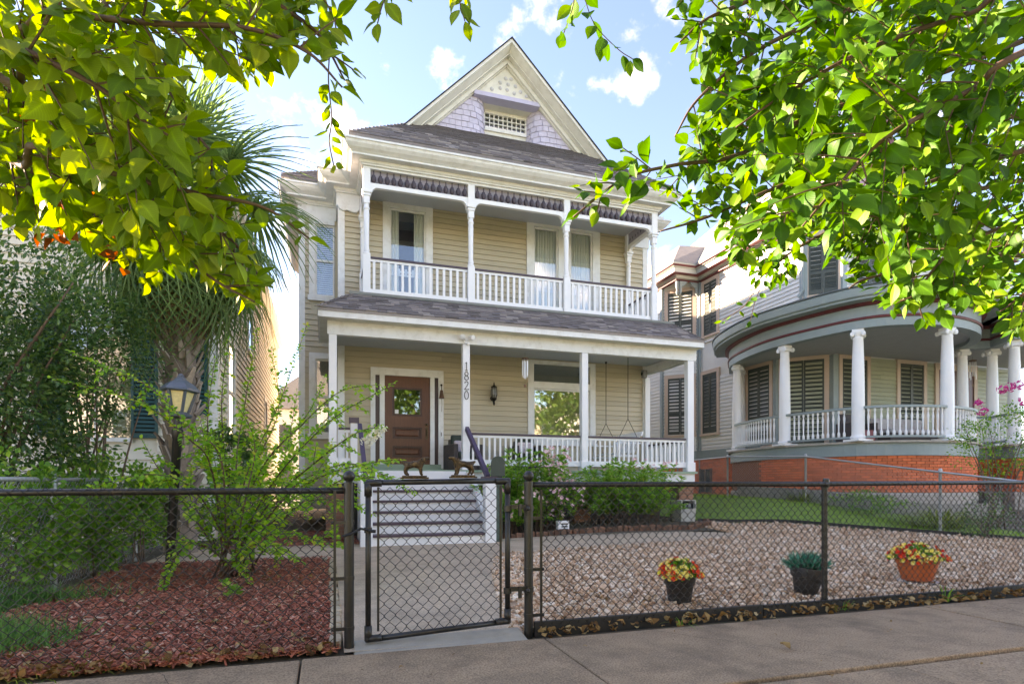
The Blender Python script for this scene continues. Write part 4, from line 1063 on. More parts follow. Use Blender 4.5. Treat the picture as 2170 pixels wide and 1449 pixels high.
# main cornice and roof
CR2 = [(0, 8.70), (.10, 8.72), (.12, 8.80), (.36, 8.82), (.38, 8.98), (.44, 9.0), (.50, 9.12), (0, 9.12)]
upath = [(12.53, 25, 0), (12.53, 18.98, 0), (13.48, 18.98, 0), (13.48, 13.84, 0), (14.17, 13.15, 0), (16.2, 13.15, 0), (16.2, 13.88, 0), (22.5, 13.88, 0), (22.5, 24, 0)]
part(MB().sweep(CR2, upath), "cornice", mat("pale_grey_trim", (.46, .48, .45), .5, .06, 3), rh)
part(MB().sweep([(.125, 8.805), (.385, 8.805), (.385, 8.818), (.125, 8.818)], upath).sweep([(.0, 8.62), (.115, 8.64), (.115, 8.66), (.0, 8.66)], upath).sweep([(.44, 9.01), (.51, 9.05), (.51, 9.07), (.44, 9.07)], upath), "cornice_band", CRIM, rh)
GRS = mat("weathered_grey_roof", (.30, .275, .25), .9, .14, 10, bump=.5, bscale=120, dirt=((.2, .19, .19), .5, 3))
part(MB().prism([(12.05, 18.5), (13.1, 18.5), (13.1, 26), (12.05, 26)], "z", 9.12, 9.16), "eave_board", TEAL, rh)
rr = MB()
rr.hexa([(13.0, 13.4, 9.16), (22.9, 13.4, 9.16), (22.9, 26, 9.16), (13.0, 26, 9.16)], [(16.6, 17.5, 12.6), (19.2, 17.5, 12.6), (19.2, 22, 12.6), (16.6, 22, 12.6)])
part(rr, "hip_roof", GRS, rh)
part(MB().hexa([(12.05, 18.5, 9.165), (13.2, 18.5, 9.165), (15.2, 26, 9.165), (12.05, 26, 9.165)], [(13.25, 19.9, 10.4), (14.25, 19.7, 10.4), (16, 24.5, 10.4), (13.25, 24.5, 10.4)]), "bay_roof", GRS, rh)
PINKS = mat("pink_fish_scale", (.45, .30, .36), .7, .15, 14, dirt=((.3, .18, .25), .5, 12))
gm = MB().prism([(14.1, 9.16), (16.4, 9.16), (16.4, 9.5), (15.25, 11.6), (14.1, 9.5)], "y", 13.2, 17.5); part(gm, "front_gable", PINKS, rh)
part(MB().bar((13.9, 13.0, 9.25), (15.25, 13.0, 11.75), .5, .14, (0, 1, 0)).bar((16.6, 13.0, 9.25), (15.25, 13.0, 11.75), .5, .14, (0, 1, 0)), "gable_rake", CRIM, rh)
FS = MB().lathe([(.11, 0), (.11, .02)], n=6, axis=(0, -1, 0)).mesh("fish_scale", PINKS)
for j in range(14):
    for i in range(12):
        x = 14.25 + i * .19 + (j % 2) * .095; z = 9.3 + j * .16
        if abs(x - 15.25) < (11.5 - z) * .55 and x < 16.3: inst("fish_scale", FS, gm and rh, (x, 13.19, z))
# brackets of the cut-off corner
bk = MB()
for (px, py, ang) in ((12.60, 18.9, 0), (13.38, 18.9, 0)):
    bk.prism([(px, 8.62), (px + (.34 if px < 13 else -.34), 8.62), (px + (.24 if px < 13 else -.24), 8.5), (px + (.10 if px < 13 else -.10), 8.42), (px + (.08 if px < 13 else -.08), 8.2), (px, 8.1)], "y", 18.9, 18.96)
part(bk, "scroll_bracket", TEAL, rh)
part(MB().lathe([(.02, 8.1), (.06, 8.2), (.03, 8.3), (.07, 8.45), (.07, 8.62)], (12.53, 18.98, 0), 8), "corner_drop", TEAL, rh)
# ---- round porch
colp = [(12.62, 15.75), (12.12, 13.15), (12.57, 11.21), (14.48, 10.40), (17.3, 12.0), (18.05, 11.7), (17.5, 10.8)]
pedge = crom([(13.45, 17.0, 0), (12.60, 15.85, 0), (12.14, 14.4, 0), (12.08, 13.1, 0), (12.55, 11.22, 0), (13.35, 10.55, 0), (14.48, 10.36, 0), (15.75, 10.65, 0), (16.75, 11.35, 0), (17.15, 12.05, 0)], 6)
side_p = [Vector((17.2, 12.0, 0)), Vector((17.9, 11.6, 0)), Vector((17.4, 10.7, 0)), Vector((18.1, 10.4, 0)), Vector((22.5, 10.4, 0))]
full = pedge + side_p[1:]
PF = 2.10
def out_path(path, off):
    r_ = []
    for i, p in enumerate(path):
        t = (path[min(i + 1, len(path) - 1)] - path[max(i - 1, 0)]); t = Vector((t.x, t.y, 0)).normalized(); r_.append(p + Vector((-t.y, t.x, 0)) * -off)
    return r_
# travel is towards the street and then right, so the outside lies on the right hand of travel
poly = [(p.x, p.y) for p in full] + [(22.5, 13.8), (14.6, 13.8), (13.45, 15)]
part(MB().prism(poly, "z", PF - .05, PF), "porch_deck", mat("worn_porch_deck", (.34, .30, .25), .8, .2, 8), rh)
part(MB().prism(poly, "z", 4.96, 5.0), "porch_ceiling", mat("grey_ceiling", (.42, .43, .42), .6, .08, 5), rh)
part(MB().sweep([(0.02, PF - .05), (.14, PF - .05), (.14, PF), (.02, PF)], full), "deck_edge", mat("bleached_deck_edge", (.40, .35, .30), .85, .25, 9), rh)
part(MB().sweep([(-.02, 1.74), (.07, 1.74), (.07, PF - .052), (-.02, PF - .052)], full), "porch_skirt", TEAL, rh)
part(MB().sweep([(-.15, .2), (.015, .2), (.015, 1.745), (-.15, 1.745)], full), "brick_base", mat("brick_mortar_red", (.30, .11, .06), .9, .2, 12), rh)
part(MB().sweep([(0, .2), (.06, .2), (.06, .80), (.02, .84), (0, .84)], full), "plinth", mat("plinth_concrete", (.40, .36, .32), .9, .15, 5), rh)
bb_ = bpy.data.objects["brick_base"]
cnt = 0; restb = MB(); L_ = .215
cum = [0]
for a, b in zip(full, full[1:]): cum.append(cum[-1] + (b - a).length)
def fpos(s):
    for i in range(len(full) - 1):
        if s <= cum[i + 1]:
            t = (s - cum[i]) / max(1e-6, cum[i + 1] - cum[i]); return full[i].lerp(full[i + 1], t)
    return full[-1]
order = []
for j in range(13):
    s = 3.4 - (j % 2) * L_ / 2
    while s < 15:
        a, b = fpos(s), fpos(s + L_); d = b - a; ang = math.atan2(d.y, d.x)
        n_ = Vector((d.y, -d.x, 0)).normalized()
        q = a + n_ * .012
        order.append((q.length, Matrix.Translation((q.x, q.y, .85 + j * .0685)) @ Matrix.Rotation(ang, 4, "Z") @ Matrix.Diagonal((L_ - .012, -.03, .0585, 1)))); s += L_
order.sort(key=lambda t: t[0])
for k, (_, M4) in enumerate(order):
    if k < 300: inst("brick", BRK, bb_, mat4=M4)
    else: restb.add([M4 @ v.co for v in BRK.vertices], [tuple(p.vertices) for p in BRK.polygons])
o = restb.build("brick_field", mat("orange_brick_field", (.74, .165, .062), .8, .15, 20, island=.16), bb_, fix=False); o["kind"] = "stuff"
# brick foundation of the side wall, with the vent
part(MB().box(13.44, 13.6, 17.0, 19.0, .3, 1.98), "side_foundation", BRICKR, rh); part(MB().box(13.40, 13.6, 15.6, 24, 1.98, 2.3), "water_table", TEAL, rh)
part(MB().hexa([(12.5, 20.0, .3), (13.47, 19.03, .3), (13.6, 19.2, .3), (12.6, 20.2, .3)], [(12.5, 20.0, 1.98), (13.47, 19.03, 1.98), (13.6, 19.2, 1.98), (12.6, 20.2, 1.98)]), "bay_foundation", BRICKR, rh)
part(MB().hexa([(12.45, 20.0, 1.98), (13.43, 19.0, 1.98), (13.6, 19.2, 1.98), (12.6, 20.2, 1.98)], [(12.45, 20.0, 2.28), (13.43, 19.0, 2.28), (13.6, 19.2, 2.28), (12.6, 20.2, 2.28)]), "bay_water_table", TEAL, rh)
mb = MB()
for i in range(24):
    off = (i % 2) * .11; y_ = 17.0 - off
    while y_ < 19.0:
        a, b = max(y_, 17.0), min(y_ + .22, 19.0)
        if b - a > .03: mb.box(13.42, 13.44, a + .006, b - .006, .35 + i * .0685 + .005, .35 + (i + 1) * .0685 - .005)
        y_ += .22
o = part(mb, "foundation_bricks", MATS["orange_brick_field"], rh, fix=False); o["kind"] = "stuff"
vent = part(MB().box(13.38, 13.43, 18.15, 18.75, .75, 1.6), "crawl_vent", DARK, rh)
part(MB().box(13.35, 13.41, 18.42, 18.48, .75, 1.6).box(13.35, 13.42, 18.1, 18.15, .72, 1.62).box(13.35, 13.42, 18.75, 18.8, .72, 1.62), "vent_bars", mat("rusty_vent", (.16, .09, .06), .8, .2), vent)
# entablature, crimson mouldings, gutter and flat roof
part(MB().sweep([(-.12, 4.86), (.12, 4.86), (.12, 5.40), (-.12, 5.40)], full), "porch_frieze", TEAL, rh)
part(MB().sweep([(.121, 5.06), (.15, 5.065), (.16, 5.095), (.15, 5.125), (.121, 5.13)], full), "crimson_band", CRIM, rh)
part(MB().sweep([(.121, 5.385), (.17, 5.40), (.19, 5.43), (.24, 5.455), (.121, 5.455)], full), "crimson_cove", CRIM, rh)
part(MB().sweep([(-.1, 5.456), (.54, 5.456), (.54, 5.50), (.60, 5.53), (.63, 5.70), (.60, 5.745), (-.1, 5.745)], full), "porch_gutter", TEAL, rh)
part(MB().sweep([(.60, 5.746), (.65, 5.746), (.65, 5.775), (-.1, 5.79), (-.1, 5.75)], full), "gutter_rim", mat("dark_gutter_rim", (.09, .11, .115), .5, .1), rh)
part(MB().add([(p.x, p.y, 5.78) for p in full] + [(22.5, 13.86, 6.25), (16.2, 13.86, 6.25), (14.2, 13.1, 6.25), (13.45, 13.86, 6.25), (13.45, 18, 6.0)], [tuple(range(len(full) + 5))]), "porch_roof", GRS, rh)
# columns
cmesh = [(.20, 0), (.20, .07), (.215, .075), (.23, .10), (.215, .135), (.19, .14), (.185, .17), (.182, .2), (.182, .9), (.176, 1.5), (.162, 2.1), (.142, 2.52), (.148, 2.53), (.15, 2.55), (.14, 2.57), (.14, 2.60)]
def ionic(x, y, ang, sc=1.0):
    m = MB().lathe([(r_ * .80, z_) for r_, z_ in cmesh], (x, y, PF), 20); c = part(m, "porch_column", WHITE2, rh, smooth=True)
    k = MB(); M4 = Matrix.Translation((x, y, PF)) @ Matrix.Rotation(ang, 4, "Z") @ Matrix.Diagonal((.76, .8, 1, 1))
    k.box(-.17, .17, -.15, .15, 2.70, 2.76); k.lathe([(.15, 2.59), (.19, 2.66), (.19, 2.70)], (0, 0, 0), 14)
    for sx in (-1, 1):
        for yy in (-.18, .10): 
            k.lathe([(.062, 0), (.062, .06), (.04, .065), (.04, .078), (.02, .08)], (sx * .16, yy + .07, 2.64), 12, axis=(0, -1 if yy < 0 else 1, 0))
        k.lathe([(.052, -.12), (.042, 0), (.052, .12)], (sx * .16, 0, 2.64), 10, axis=(0, 1, 0))
    k.v = [tuple(M4 @ Vector(v)) for v in k.v]; part(k, "ionic_capital", WHITE2, c, smooth=True)
    part(MB().box(x - .23, x + .23, y - .23, y + .23, PF + .001, PF + .05), "column_plinth", WHITE2, c)
for (x, y) in colp + [(13.3, 16.4)]: ionic(x, y, math.atan2(y - 13.2, x - 15) + R(90))
# railing with turned balusters along the curve
TB = MB().lathe([(.018, 0), (.032, .02), (.032, .10), (.014, .16), (.020, .38), (.028, .48), (.012, .60), (.026, .63), (.026, .70)], n=8).mesh("turned_baluster", WHITE2, smooth=True)
rt = part(MB().sweep([(-.05, PF + .80), (.05, PF + .80), (.05, PF + .86), (-.05, PF + .86)], [p for p in full[4:]]), "porch_handrail", TEAL, rh)
part(MB().sweep([(-.04, PF + .08), (.04, PF + .08), (.04, PF + .13), (-.04, PF + .13)], [p for p in full[4:]]), "bottom_rail", TEAL, rt)
s = cum[4] + .1
while s < cum[-1] - .1:
    p = fpos(s)
    if all((p.x - a) ** 2 + (p.y - b) ** 2 > .05 for a, b in colp): inst("turned_baluster", TB, rt, (p.x, p.y, PF + .12), (1, 1, .69 / .70))
    s += .135
# low block wall in front of the porch and their walkway
lw_ = thing("low_block_wall", "low grey block wall at the foot of the round porch", "wall", (12, 11, .5))
base = out_path(pedge[12:], .45)
for i in range(0, len(base) - 1, 1):
    a, b = base[i], base[i + 1]; z = ground_z(a.x, a.y)
    part(MB().bar((a.x, a.y, z + .12), (b.x, b.y, z + .12), .16, .36), "wall_block", mat("grey_block", (.27, .25, .22), .9, .2, 8, objvar=.1), lw_)
# ================================================================== left-hand house
LSID = mat("cream_clapboard", (.75, .69, .57), .55, .05, 2.5, objvar=.04)
LCL = MB().hexa([(0, -.032, 0), (1, -.032, 0), (1, 0, 0), (0, 0, 0)], [(0, -.006, 1), (1, -.006, 1), (1, 0, 1), (0, 0, 1)]).mesh("clapboard", LSID)
lh = thing("cream_house", "cream clapboard house with teal shutters behind the palm at left", "house", (-5, 16, 0))
LX, LY = -2.0, 12.45
lb = part(MB().box(-17, LX - .02, LY + .02, 28, -.1, 7.1), "house_wall", LSID, lh)  # unseen left end stretched far out to block sun from yard and pavement
siding(lb, (-17, LY), (LX, LY), .6, 7.05, .15, [(12.1, 14.0, 1.7, 4.3), (14.5, 14.86, 2.2, 4.6)], LCL)
siding(lb, (LX, LY), (LX, 28), .6, 7.05, .15, [(1.2, 2.3, 1.9, 4.2), (4.6, 5.7, 4.6, 6.6), (9, 10, 1.9, 4.0)], LCL)
part(MB().box(LX - .12, LX + .03, LY - .03, LY + .2, .4, 7.05), "corner_board", WHITE, lh)
part(MB().sweep([(0, 7.05), (.06, 7.05), (.2, 7.2), (.24, 7.35), (0, 7.35)], [(-17, 28, 0), (-17, LY, 0), (LX, LY, 0), (LX, 28, 0)]), "cornice", CREAM, lh)
part(MB().hexa([(-17.3, 12.2, 7.35), (-1.75, 12.2, 7.35), (-1.75, 28.2, 7.35), (-17.3, 28.2, 7.35)], [(-13.5, 17, 10.2), (-5.6, 17, 10.2), (-5.6, 24, 10.2), (-13.5, 24, 10.2)]), "hip_roof", SHGL, lh)
TEALS = mat("teal_shutter", (.012, .075, .075), .45, .1)
def teal_pair(x0, x1, z0, z1):
    m = MB(); m.box(x0, x0 + .05, LY - .06, LY - .03, z0, z1); m.box(x1 - .05, x1, LY - .06, LY - .03, z0, z1); m.box(x0 + .05, x1 - .05, LY - .059, LY - .03, z0, z0 + .09); m.box(x0 + .05, x1 - .05, LY - .059, LY - .03, z1 - .09, z1)
    s_ = part(m, "teal_shutter", TEALS, lh); l = MB(); n = int((z1 - z0 - .2) / .075)
    for i in range(n):
        z = z0 + .13 + i * .075; l.hexa([(x0 + .05, LY - .055, z), (x1 - .05, LY - .055, z), (x1 - .05, LY - .05, z - .01), (x0 + .05, LY - .05, z - .01)], [(x0 + .05, LY - .03, z + .05), (x1 - .05, LY - .03, z + .05), (x1 - .05, LY - .025, z + .04), (x0 + .05, LY - .025, z + .04)])
    for i in range(0): pass
    part(l, "slats", TEALS, s_)
    part(MB().box(x0, x1, LY - .024, LY - .02, z0, z1), "shutter_back", DARK, s_)
teal_pair(-4.9, -4.45, 1.9, 4.2); teal_pair(-3.42, -2.98, 1.9, 4.2); teal_pair(-2.47, -2.15, 2.35, 4.5)
part(MB().box(-4.45, -3.42, LY - .02, LY + .02, 1.9, 4.2), "window_pane", GLASSR, lh)
part(MB().box(-4.5, -3.40, LY - .04, LY - .021, 1.82, 1.9).box(-4.5, -3.40, LY - .04, LY - .021, 4.2, 4.3).box(-4.0, -3.95, LY - .04, LY - .021, 1.9, 4.2), "window_frame", WHITE, lh)
for (ya, yb, z0, z1) in ((1.3, 2.2, 2.0, 4.1), (4.7, 5.6, 4.7, 6.5), (9.1, 9.9, 2.0, 3.9)):
    m = MB(); Xw = LX; a, b = LY + ya, LY + yb
    m.box(Xw - .01, Xw + .04, a - .1, a, z0 - .08, z1 + .12); m.box(Xw - .01, Xw + .04, b, b + .1, z0 - .08, z1 + .12); m.box(Xw - .01, Xw + .038, a, b, z1, z1 + .12); m.box(Xw - .01, Xw + .06, a, b, z0 - .08, z0); m.box(Xw - .0, Xw + .03, a, b, (z0 + z1) / 2 - .03, (z0 + z1) / 2 + .03)
    wd = part(m, "side_window", WHITE, lh); part(MB().box(Xw - .0, Xw + .008, a, b, z0, z1), "pane", GLASSR, wd)
far = thing("far_house", "small pale house far back between the two tan houses", "house", (-1, 45, 0))
part(MB().box(-4.5, 1.5, 44, 52, 0, 6.3), "far_wall", LSID, far); part(MB().prism([(-4.9, 6.3), (1.9, 6.3), (-1.5, 8.8)], "y", 43.6, 52.4), "far_roof", GRS, far)
for x in (-3.2, -.6): part(MB().box(x, x + .9, 43.94, 43.99, 3.4, 5.2).box(x, x + .9, 43.94, 43.99, .9, 2.6), "far_window", DKSCR, far)
# ================================================================== houses across the street (unseen; added to bounce evening sun onto the facade, also in window reflections)
def across(x, w, h, col, lab, k):
    t = thing("facing_house", lab, "house", (x, -24, 0), "unseen houses added across the street"); m = mat("facing_wall_%d" % k, col, .6, .06, 3); y = -20.0
    part(MB().box(x - w / 2, x + w / 2, -32, y, 0, h), "front_wall", m, t); part(MB().prism([(x - w / 2 - .5, h), (x + w / 2 + .5, h), (x, h + w * .36)], "y", -32.5, y + .5), "gable_roof", GRS, t)
    part(MB().box(x - w / 2 + .3, x + w / 2 - .3, y, y + 2, 3.3, 3.5), "porch_roof", WHITE, t)
    for i in range(4): xx = x - w / 2 + .5 + i * (w - 1) / 3; part(MB().box(xx - .1, xx + .1, y + 1.7, y + 1.9, .6, 3.3), "porch_post", WHITE, t)
    part(MB().box(x - w / 2 + .3, x + w / 2 - .3, y + .002, y + 2, .45, .6), "porch_floor", WHITE, t)
    for i in range(3):
        xx = x - w / 2 + w * (i + .5) / 3
        for z in (1.2, 4.3):
            part(MB().box(xx - .5, xx + .5, y, y + .04, z, z + 1.7), "window", WHITE, t); part(MB().box(xx - .4, xx + .4, y + .041, y + .05, z + .1, z + 1.6), "pane", GLASSR, t)
for k, (x, w, h, col, lab) in enumerate(((-13, 10, 7.4, (.72, .68, .58), "unseen cream house added across the street, far left"), (0, 10.5, 7.6, (.74, .74, .72), "unseen white house added across the street, opposite the gate"), (13, 10, 7.2, (.70, .62, .46), "unseen yellow house added across the street, opposite the gravel yard"), (26, 10.5, 7.6, (.74, .73, .70), "unseen white house added across the street, far right"))): across(x, w, h, col, lab, k)
# ================================================================== chain-link fences and the gate
def wire_mesh(w, h, z0, z1, r, m, name="wire"):
    pts = []; z = z0; k = 0
    while z < z1 + 1e-6:
        pts.append((w * 1.06 * (k % 2), .0025 if k % 2 else -.0025, z)); z += h / 2; k += 1
    mb = MB()
    pts = [(p[0], p[1], p[2]) for p in pts]; out = []
    for i, p in enumerate(pts):   # little flats at each hook
        out += [(p[0], p[1], p[2] - h * .045), (p[0], p[1] * -1, p[2] + h * .045)] if 0 < i < len(pts) - 1 else [p]
    return mb.tube(out, r, 4).mesh(name, m, smooth="all", fix=False)
FY = 3.885
fr_ = thing("chain_link_fence", "black chain link fence right of the gate, in front of the gravel", "fence", (5, FY, 0))
part(MB().tube([(1.36, FY, 1.046), (4.0, FY, 1.05), (6.5, FY, 1.066), (9.5, FY, 1.07)], .0205, 10), "top_rail", BLACKM, fr_, smooth="all")
wr = wire_mesh(.034, .072, .055, 1.085, .0026, BLACKM)
def weave(root, mesh, xa, xb, w, sz=lambda x: (0, 1)):
    x = xa; k = 0
    while x < xb:
        dz, s_ = sz(x); inst("wire", mesh, root, (x + (w if k % 2 else 0), FY - .018 + (.001 if k % 2 else -.001), dz), (-1 if k % 2 else 1, 1, s_)); x += w; k += 1
weave(fr_, wr, 1.455, 9.3, .034)
for xp in (4.02, 6.75): 
    p_ = part(MB().lathe([(.024, -.1), (.024, 1.07)], (xp, FY + .028, 0), 12), "line_post", BLACKM, fr_, smooth=True)
    part(MB().lathe([(.028, 1.02), (.030, 1.05), (.026, 1.09), (.01, 1.10)], (xp, FY + .012, 0), 12), "post_cap", BLACKM, p_, smooth=True)
def terminal(root, x, z1, side):
    t = part(MB().lathe([(.031, -.06), (.031, z1)], (x, FY, 0), 16), "gate_post", BLACKM, root, smooth=True)
    part(MB().lathe([(.034, z1 - .025), (.034, z1 + .004), (.018, z1 + .008), (.018, z1 + .016)], (x, FY, 0), 16).ball((x, FY, z1 + .044), .038, 16, 10), "ball_cap", BLACKM, t, smooth=True)
    part(MB().box(x + side * .088 - .008, x + side * .088 + .008, FY - .022, FY - .012, .03, z1 - .05), "tension_bar", BLACKM, root)
    for z in (z1 - .25, .45, .13): 
        part(MB().lathe([(.034, z - .012), (.034, z + .012)], (x, FY, 0), 14).bar((x + side * .02, FY - .02, z), (x + side * .11, FY - .017, z), .008, .022).ball((x + side * .10, FY - .03, z), .009, 6, 4), "tension_band", BLACKM, root, smooth=True)
terminal(fr_, 1.36, 1.062, 1)
fl_ = thing("chain_link_fence", "black chain link fence left of the gate, in front of the red mulch", "fence", (-1, FY, 0))
part(MB().tube([(-2.7, FY, 1.0), (.11, FY, 1.008)], .0205, 10), "top_rail", BLACKM, fl_, smooth="all")
wr = wire_mesh(.034, .07, .05, 1.035, .0024, BLACKM)
weave(fl_, wr, -2.7, .03, .034)
terminal(fl_, .143, 1.055, -1)
gate = thing("garden_gate", "black chain link gate with two bronze dogs on its top rail", "gate", (.75, FY, 0))
gl, gr_ = .262, 1.205
gz = lambda x, a, b: a + (b - a) * (x - gl) / (gr_ - gl)
fm = MB()
part(MB().tube([(gl, FY, .03), (gl, FY, 1.055)], .0185, 10), "stile", BLACKM, gate, smooth="all"); part(MB().tube([(gr_, FY, .085), (gr_, FY, 1.07)], .0185, 10), "stile", BLACKM, gate, smooth="all")
part(MB().tube([(gl, FY, 1.058), (gr_, FY, 1.073)], .019, 10), "top_bar", BLACKM, gate, smooth="all"); part(MB().tube([(gl, FY, .045), (gr_, FY, .098)], .019, 10), "bottom_bar", BLACKM, gate, smooth="all")
for (x, z, sx, sz) in ((gl, 1.055, 1, -1), (gr_, 1.07, -1, -1), (gl, .05, 1, 1), (gr_, .1, -1, 1)):
    part(MB().tube([(x, FY, z + sz * .085), (x, FY, z - sz * .012)], .0245, 8).tube([(x - sx * .012, FY, z), (x + sx * .085, FY, z + .002 * sx)], .0245, 8), "corner_casting", BLACKM, gate, smooth="all")
for x, a, b in ((gl + .062, .1, 1.03), (gr_ - .055, .13, 1.04)): part(MB().box(x - .007, x + .007, FY - .022, FY - .012, a, b), "tension_bar", BLACKM, gate)
wr = wire_mesh(.036, .078, .10, 1.055, .0022, BLACKM)
weave(gate, wr, gl + .064, gr_ - .075, .036, lambda x: (gz(x, -.03, .008), gz(x, 1.02, .995)))
for z in (.88, .31):
    part(MB().lathe([(.028, z - .02), (.028, z + .02)], (gr_, FY, 0), 12).lathe([(.037, z - .018), (.037, z + .018)], (1.36, FY, 0), 14).bar((gr_ + .02, FY - .02, z + .012), (1.33, FY - .03, z + .012), .02, .03).lathe([(.014, z - .05), (.014, z + .03)], (1.285, FY - .035, 0), 8).ball((1.335, FY - .055, z), .018, 8, 6), "hinge", BLACKM, gate, smooth=True)
part(MB().lathe([(.025, .735), (.025, .77)], (gl, FY, 0), 12).tube([(gl - .0, FY - .03, .755), (gl - .05, FY - .035, .765), (.16, FY - .045, .735), (.10, FY - .05, .72)], .009, 6).tube([(gl, FY - .03, .75), (gl + .045, FY - .03, .745)], .012, 6), "gate_latch", BLACKM, gate, smooth=True)
# cast dogs
DOGM = mat("cast_bronze", (.055, .035, .02), .38, .3, 60, metal=.75, dirt=((.32, .2, .09), .85, 55), bump=.6, bscale=160)
def skin_body(name, verts, edges, radii, m, parent, sub=2, root=0):
    me = bpy.data.meshes.new(name); me.from_pydata(verts, edges, []); o = bpy.data.objects.new(name, me); me.materials.append(m); link(o, parent)
    sk = o.modifiers.new("skin", "SKIN"); 
    for i, r in enumerate(radii):
        d = me.skin_vertices[0].data[i]; d.radius = (r, r) if not hasattr(r, "__len__") else r; d.use_root = (i == root)
    sk.use_smooth_shade = True
    ss = o.modifiers.new("sub", "SUBSURF"); ss.levels = ss.render_levels = sub
    return o
def dog(xc, z, face, label):
    t = thing("dog_statue", label, "statue", (xc, FY, z), "cast dogs on the gate")
    f = face
    V = [(-.045, 0, .082), (-.005, 0, .080), (.038, 0, .082), (.056, 0, .108), (.066, 0, .128), (.088, 0, .120), (-.072, 0, .090), (-.088, 0, .098),
         (.036, -.013, .055), (.040, -.014, .030), (.040, -.014, .012), (.054, -.014, .008), (.042, .013, .055), (.047, .014, .030), (.047, .014, .012), (.061, .014, .008),
         (-.052, -.014, .058), (-.066, -.015, .038), (-.060, -.015, .014), (-.046, -.015, .008), (-.044, .014, .058), (-.054, .015, .038), (-.046, .015, .014), (-.032, .015, .008),
         (.058, -.02, .118), (.052, -.023, .095), (.058, .02, .118), (.052, .023, .095), (-.02, 0, .072), (.02, 0, .074), (.104, 0, .116)]
    E = [(0, 28), (28, 1), (1, 29), (29, 2), (2, 3), (3, 4), (4, 5), (5, 30), (0, 6), (6, 7), (2, 8), (8, 9), (9, 10), (10, 11), (2, 12), (12, 13), (13, 14), (14, 15),
         (0, 16), (16, 17), (17, 18), (18, 19), (0, 20), (20, 21), (21, 22), (22, 23), (4, 24), (24, 25), (4, 26), (26, 27)]
    Rr = [.026, .024, .029, .019, .019, .012, .010, .008, .015, .011, .009, .008, .015, .011, .009, .008, .017, .011, .009, .008, .017, .011, .009, .008, .008, .011, .008, .011, .023, .026, .010]
    V = [(xc + f * a, FY + b, z + .018 + c) for a, b, c in V]
    skin_body("dog_body", V, E, Rr, DOGM, t)
    part(MB().box(xc - .092, xc + .092, FY - .026, FY + .026, z, z + .012).box(xc - .08, xc + .08, FY - .022, FY + .022, z + .012, z + .022), "base_plate", DOGM, t, bevel=.003)
dog(.560, 1.083, 1, "left of the two bronze dog statues on the gate, facing right")
dog(.890, 1.089, -1, "right of the two bronze dog statues on the gate, facing left")
# galvanised fence along the right-hand boundary
gp = [(11.55, 5.6), (11.5, 6.75), (11.49, 8.41), (11.54, 11.85), (11.43, 14.72), (12.2, 18.5)]
gf = thing("galvanised_fence", "silver chain link fence running back beside the brick house", "fence", (11.5, 10, .3))
zt = {5.6: 1.0, 6.75: 1.06, 8.41: 1.285, 11.85: 1.745, 14.72: 1.855, 18.5: 1.86}
part(MB().tube([(x, y, zt[y]) for x, y in gp], .02, 8), "top_rail", GALV, gf, smooth="all")
for x, y in gp:
    part(MB().lathe([(.028, ground_z(x, y) - .1), (.028, zt[y] - .01), (.035, zt[y]), (.035, zt[y] + .05), (.02, zt[y] + .07)], (x + .03, y, 0), 10), "galvanised_post", GALV, gf, smooth=True)
mb = MB()
def zig(pa, pb, za0, za1, zb0, zb1, w, h, r, mb):
    pa = Vector((*pa, 0)); pb = Vector((*pb, 0)); L = (pb - pa).length; n = int(L / w)
    for i in range(n):
        t0, t1 = (i / n, (i + 1.04) / n) if i % 2 == 0 else ((i + 1.04) / n, i / n); z0 = za0 + (zb0 - za0) * t0; z1 = za1 + (zb1 - za1) * t0; k = int((z1 - z0) / (h / 2)); pts = []
        for j in range(k + 1):
            p = pa.lerp(pb, t0 if j % 2 == 0 else t1); pts.append((p.x + (.003 if j % 2 else -.003), p.y, z0 + (z1 - z0) * j / k))
        mb.tube(pts, r, 3, cap=False)
for (a, b) in zip(gp, gp[1:]): zig(a, b, ground_z(*a) + .03, zt[a[1]] + .02, ground_z(*b) + .03, zt[b[1]] + .02, .036, .075, .0022, mb)
o = part(mb, "chain_mesh", GALV, gf, fix=False); o["kind"] = "stuff"
# weathered fence along the left-hand boundary, half swallowed by vines
lf = thing("boundary_fence", "silver chain link fence with vines along the left boundary", "fence", (-2.6, 8, 0))
part(MB().tube([(-2.62, 4.2, 1.08), (-2.6, 8, 1.10), (-2.5, 11.9, 1.12)], .022, 8), "top_rail", GALV, lf, smooth="all")
for y in (4.4, 6.9, 9.4, 11.8): part(MB().lathe([(.03, -.1), (.03, 1.12), (.02, 1.16)], (-2.6 + (y - 4) * .012, y, 0), 10), "fence_post", GALV, lf, smooth=True)
mb = MB(); zig((-2.62, 4.3), (-2.5, 11.9), .03, 1.1, .03, 1.13, .036, .075, .0021, mb); o = part(mb, "chain_mesh", GALV, lf, fix=False); o["kind"] = "stuff"
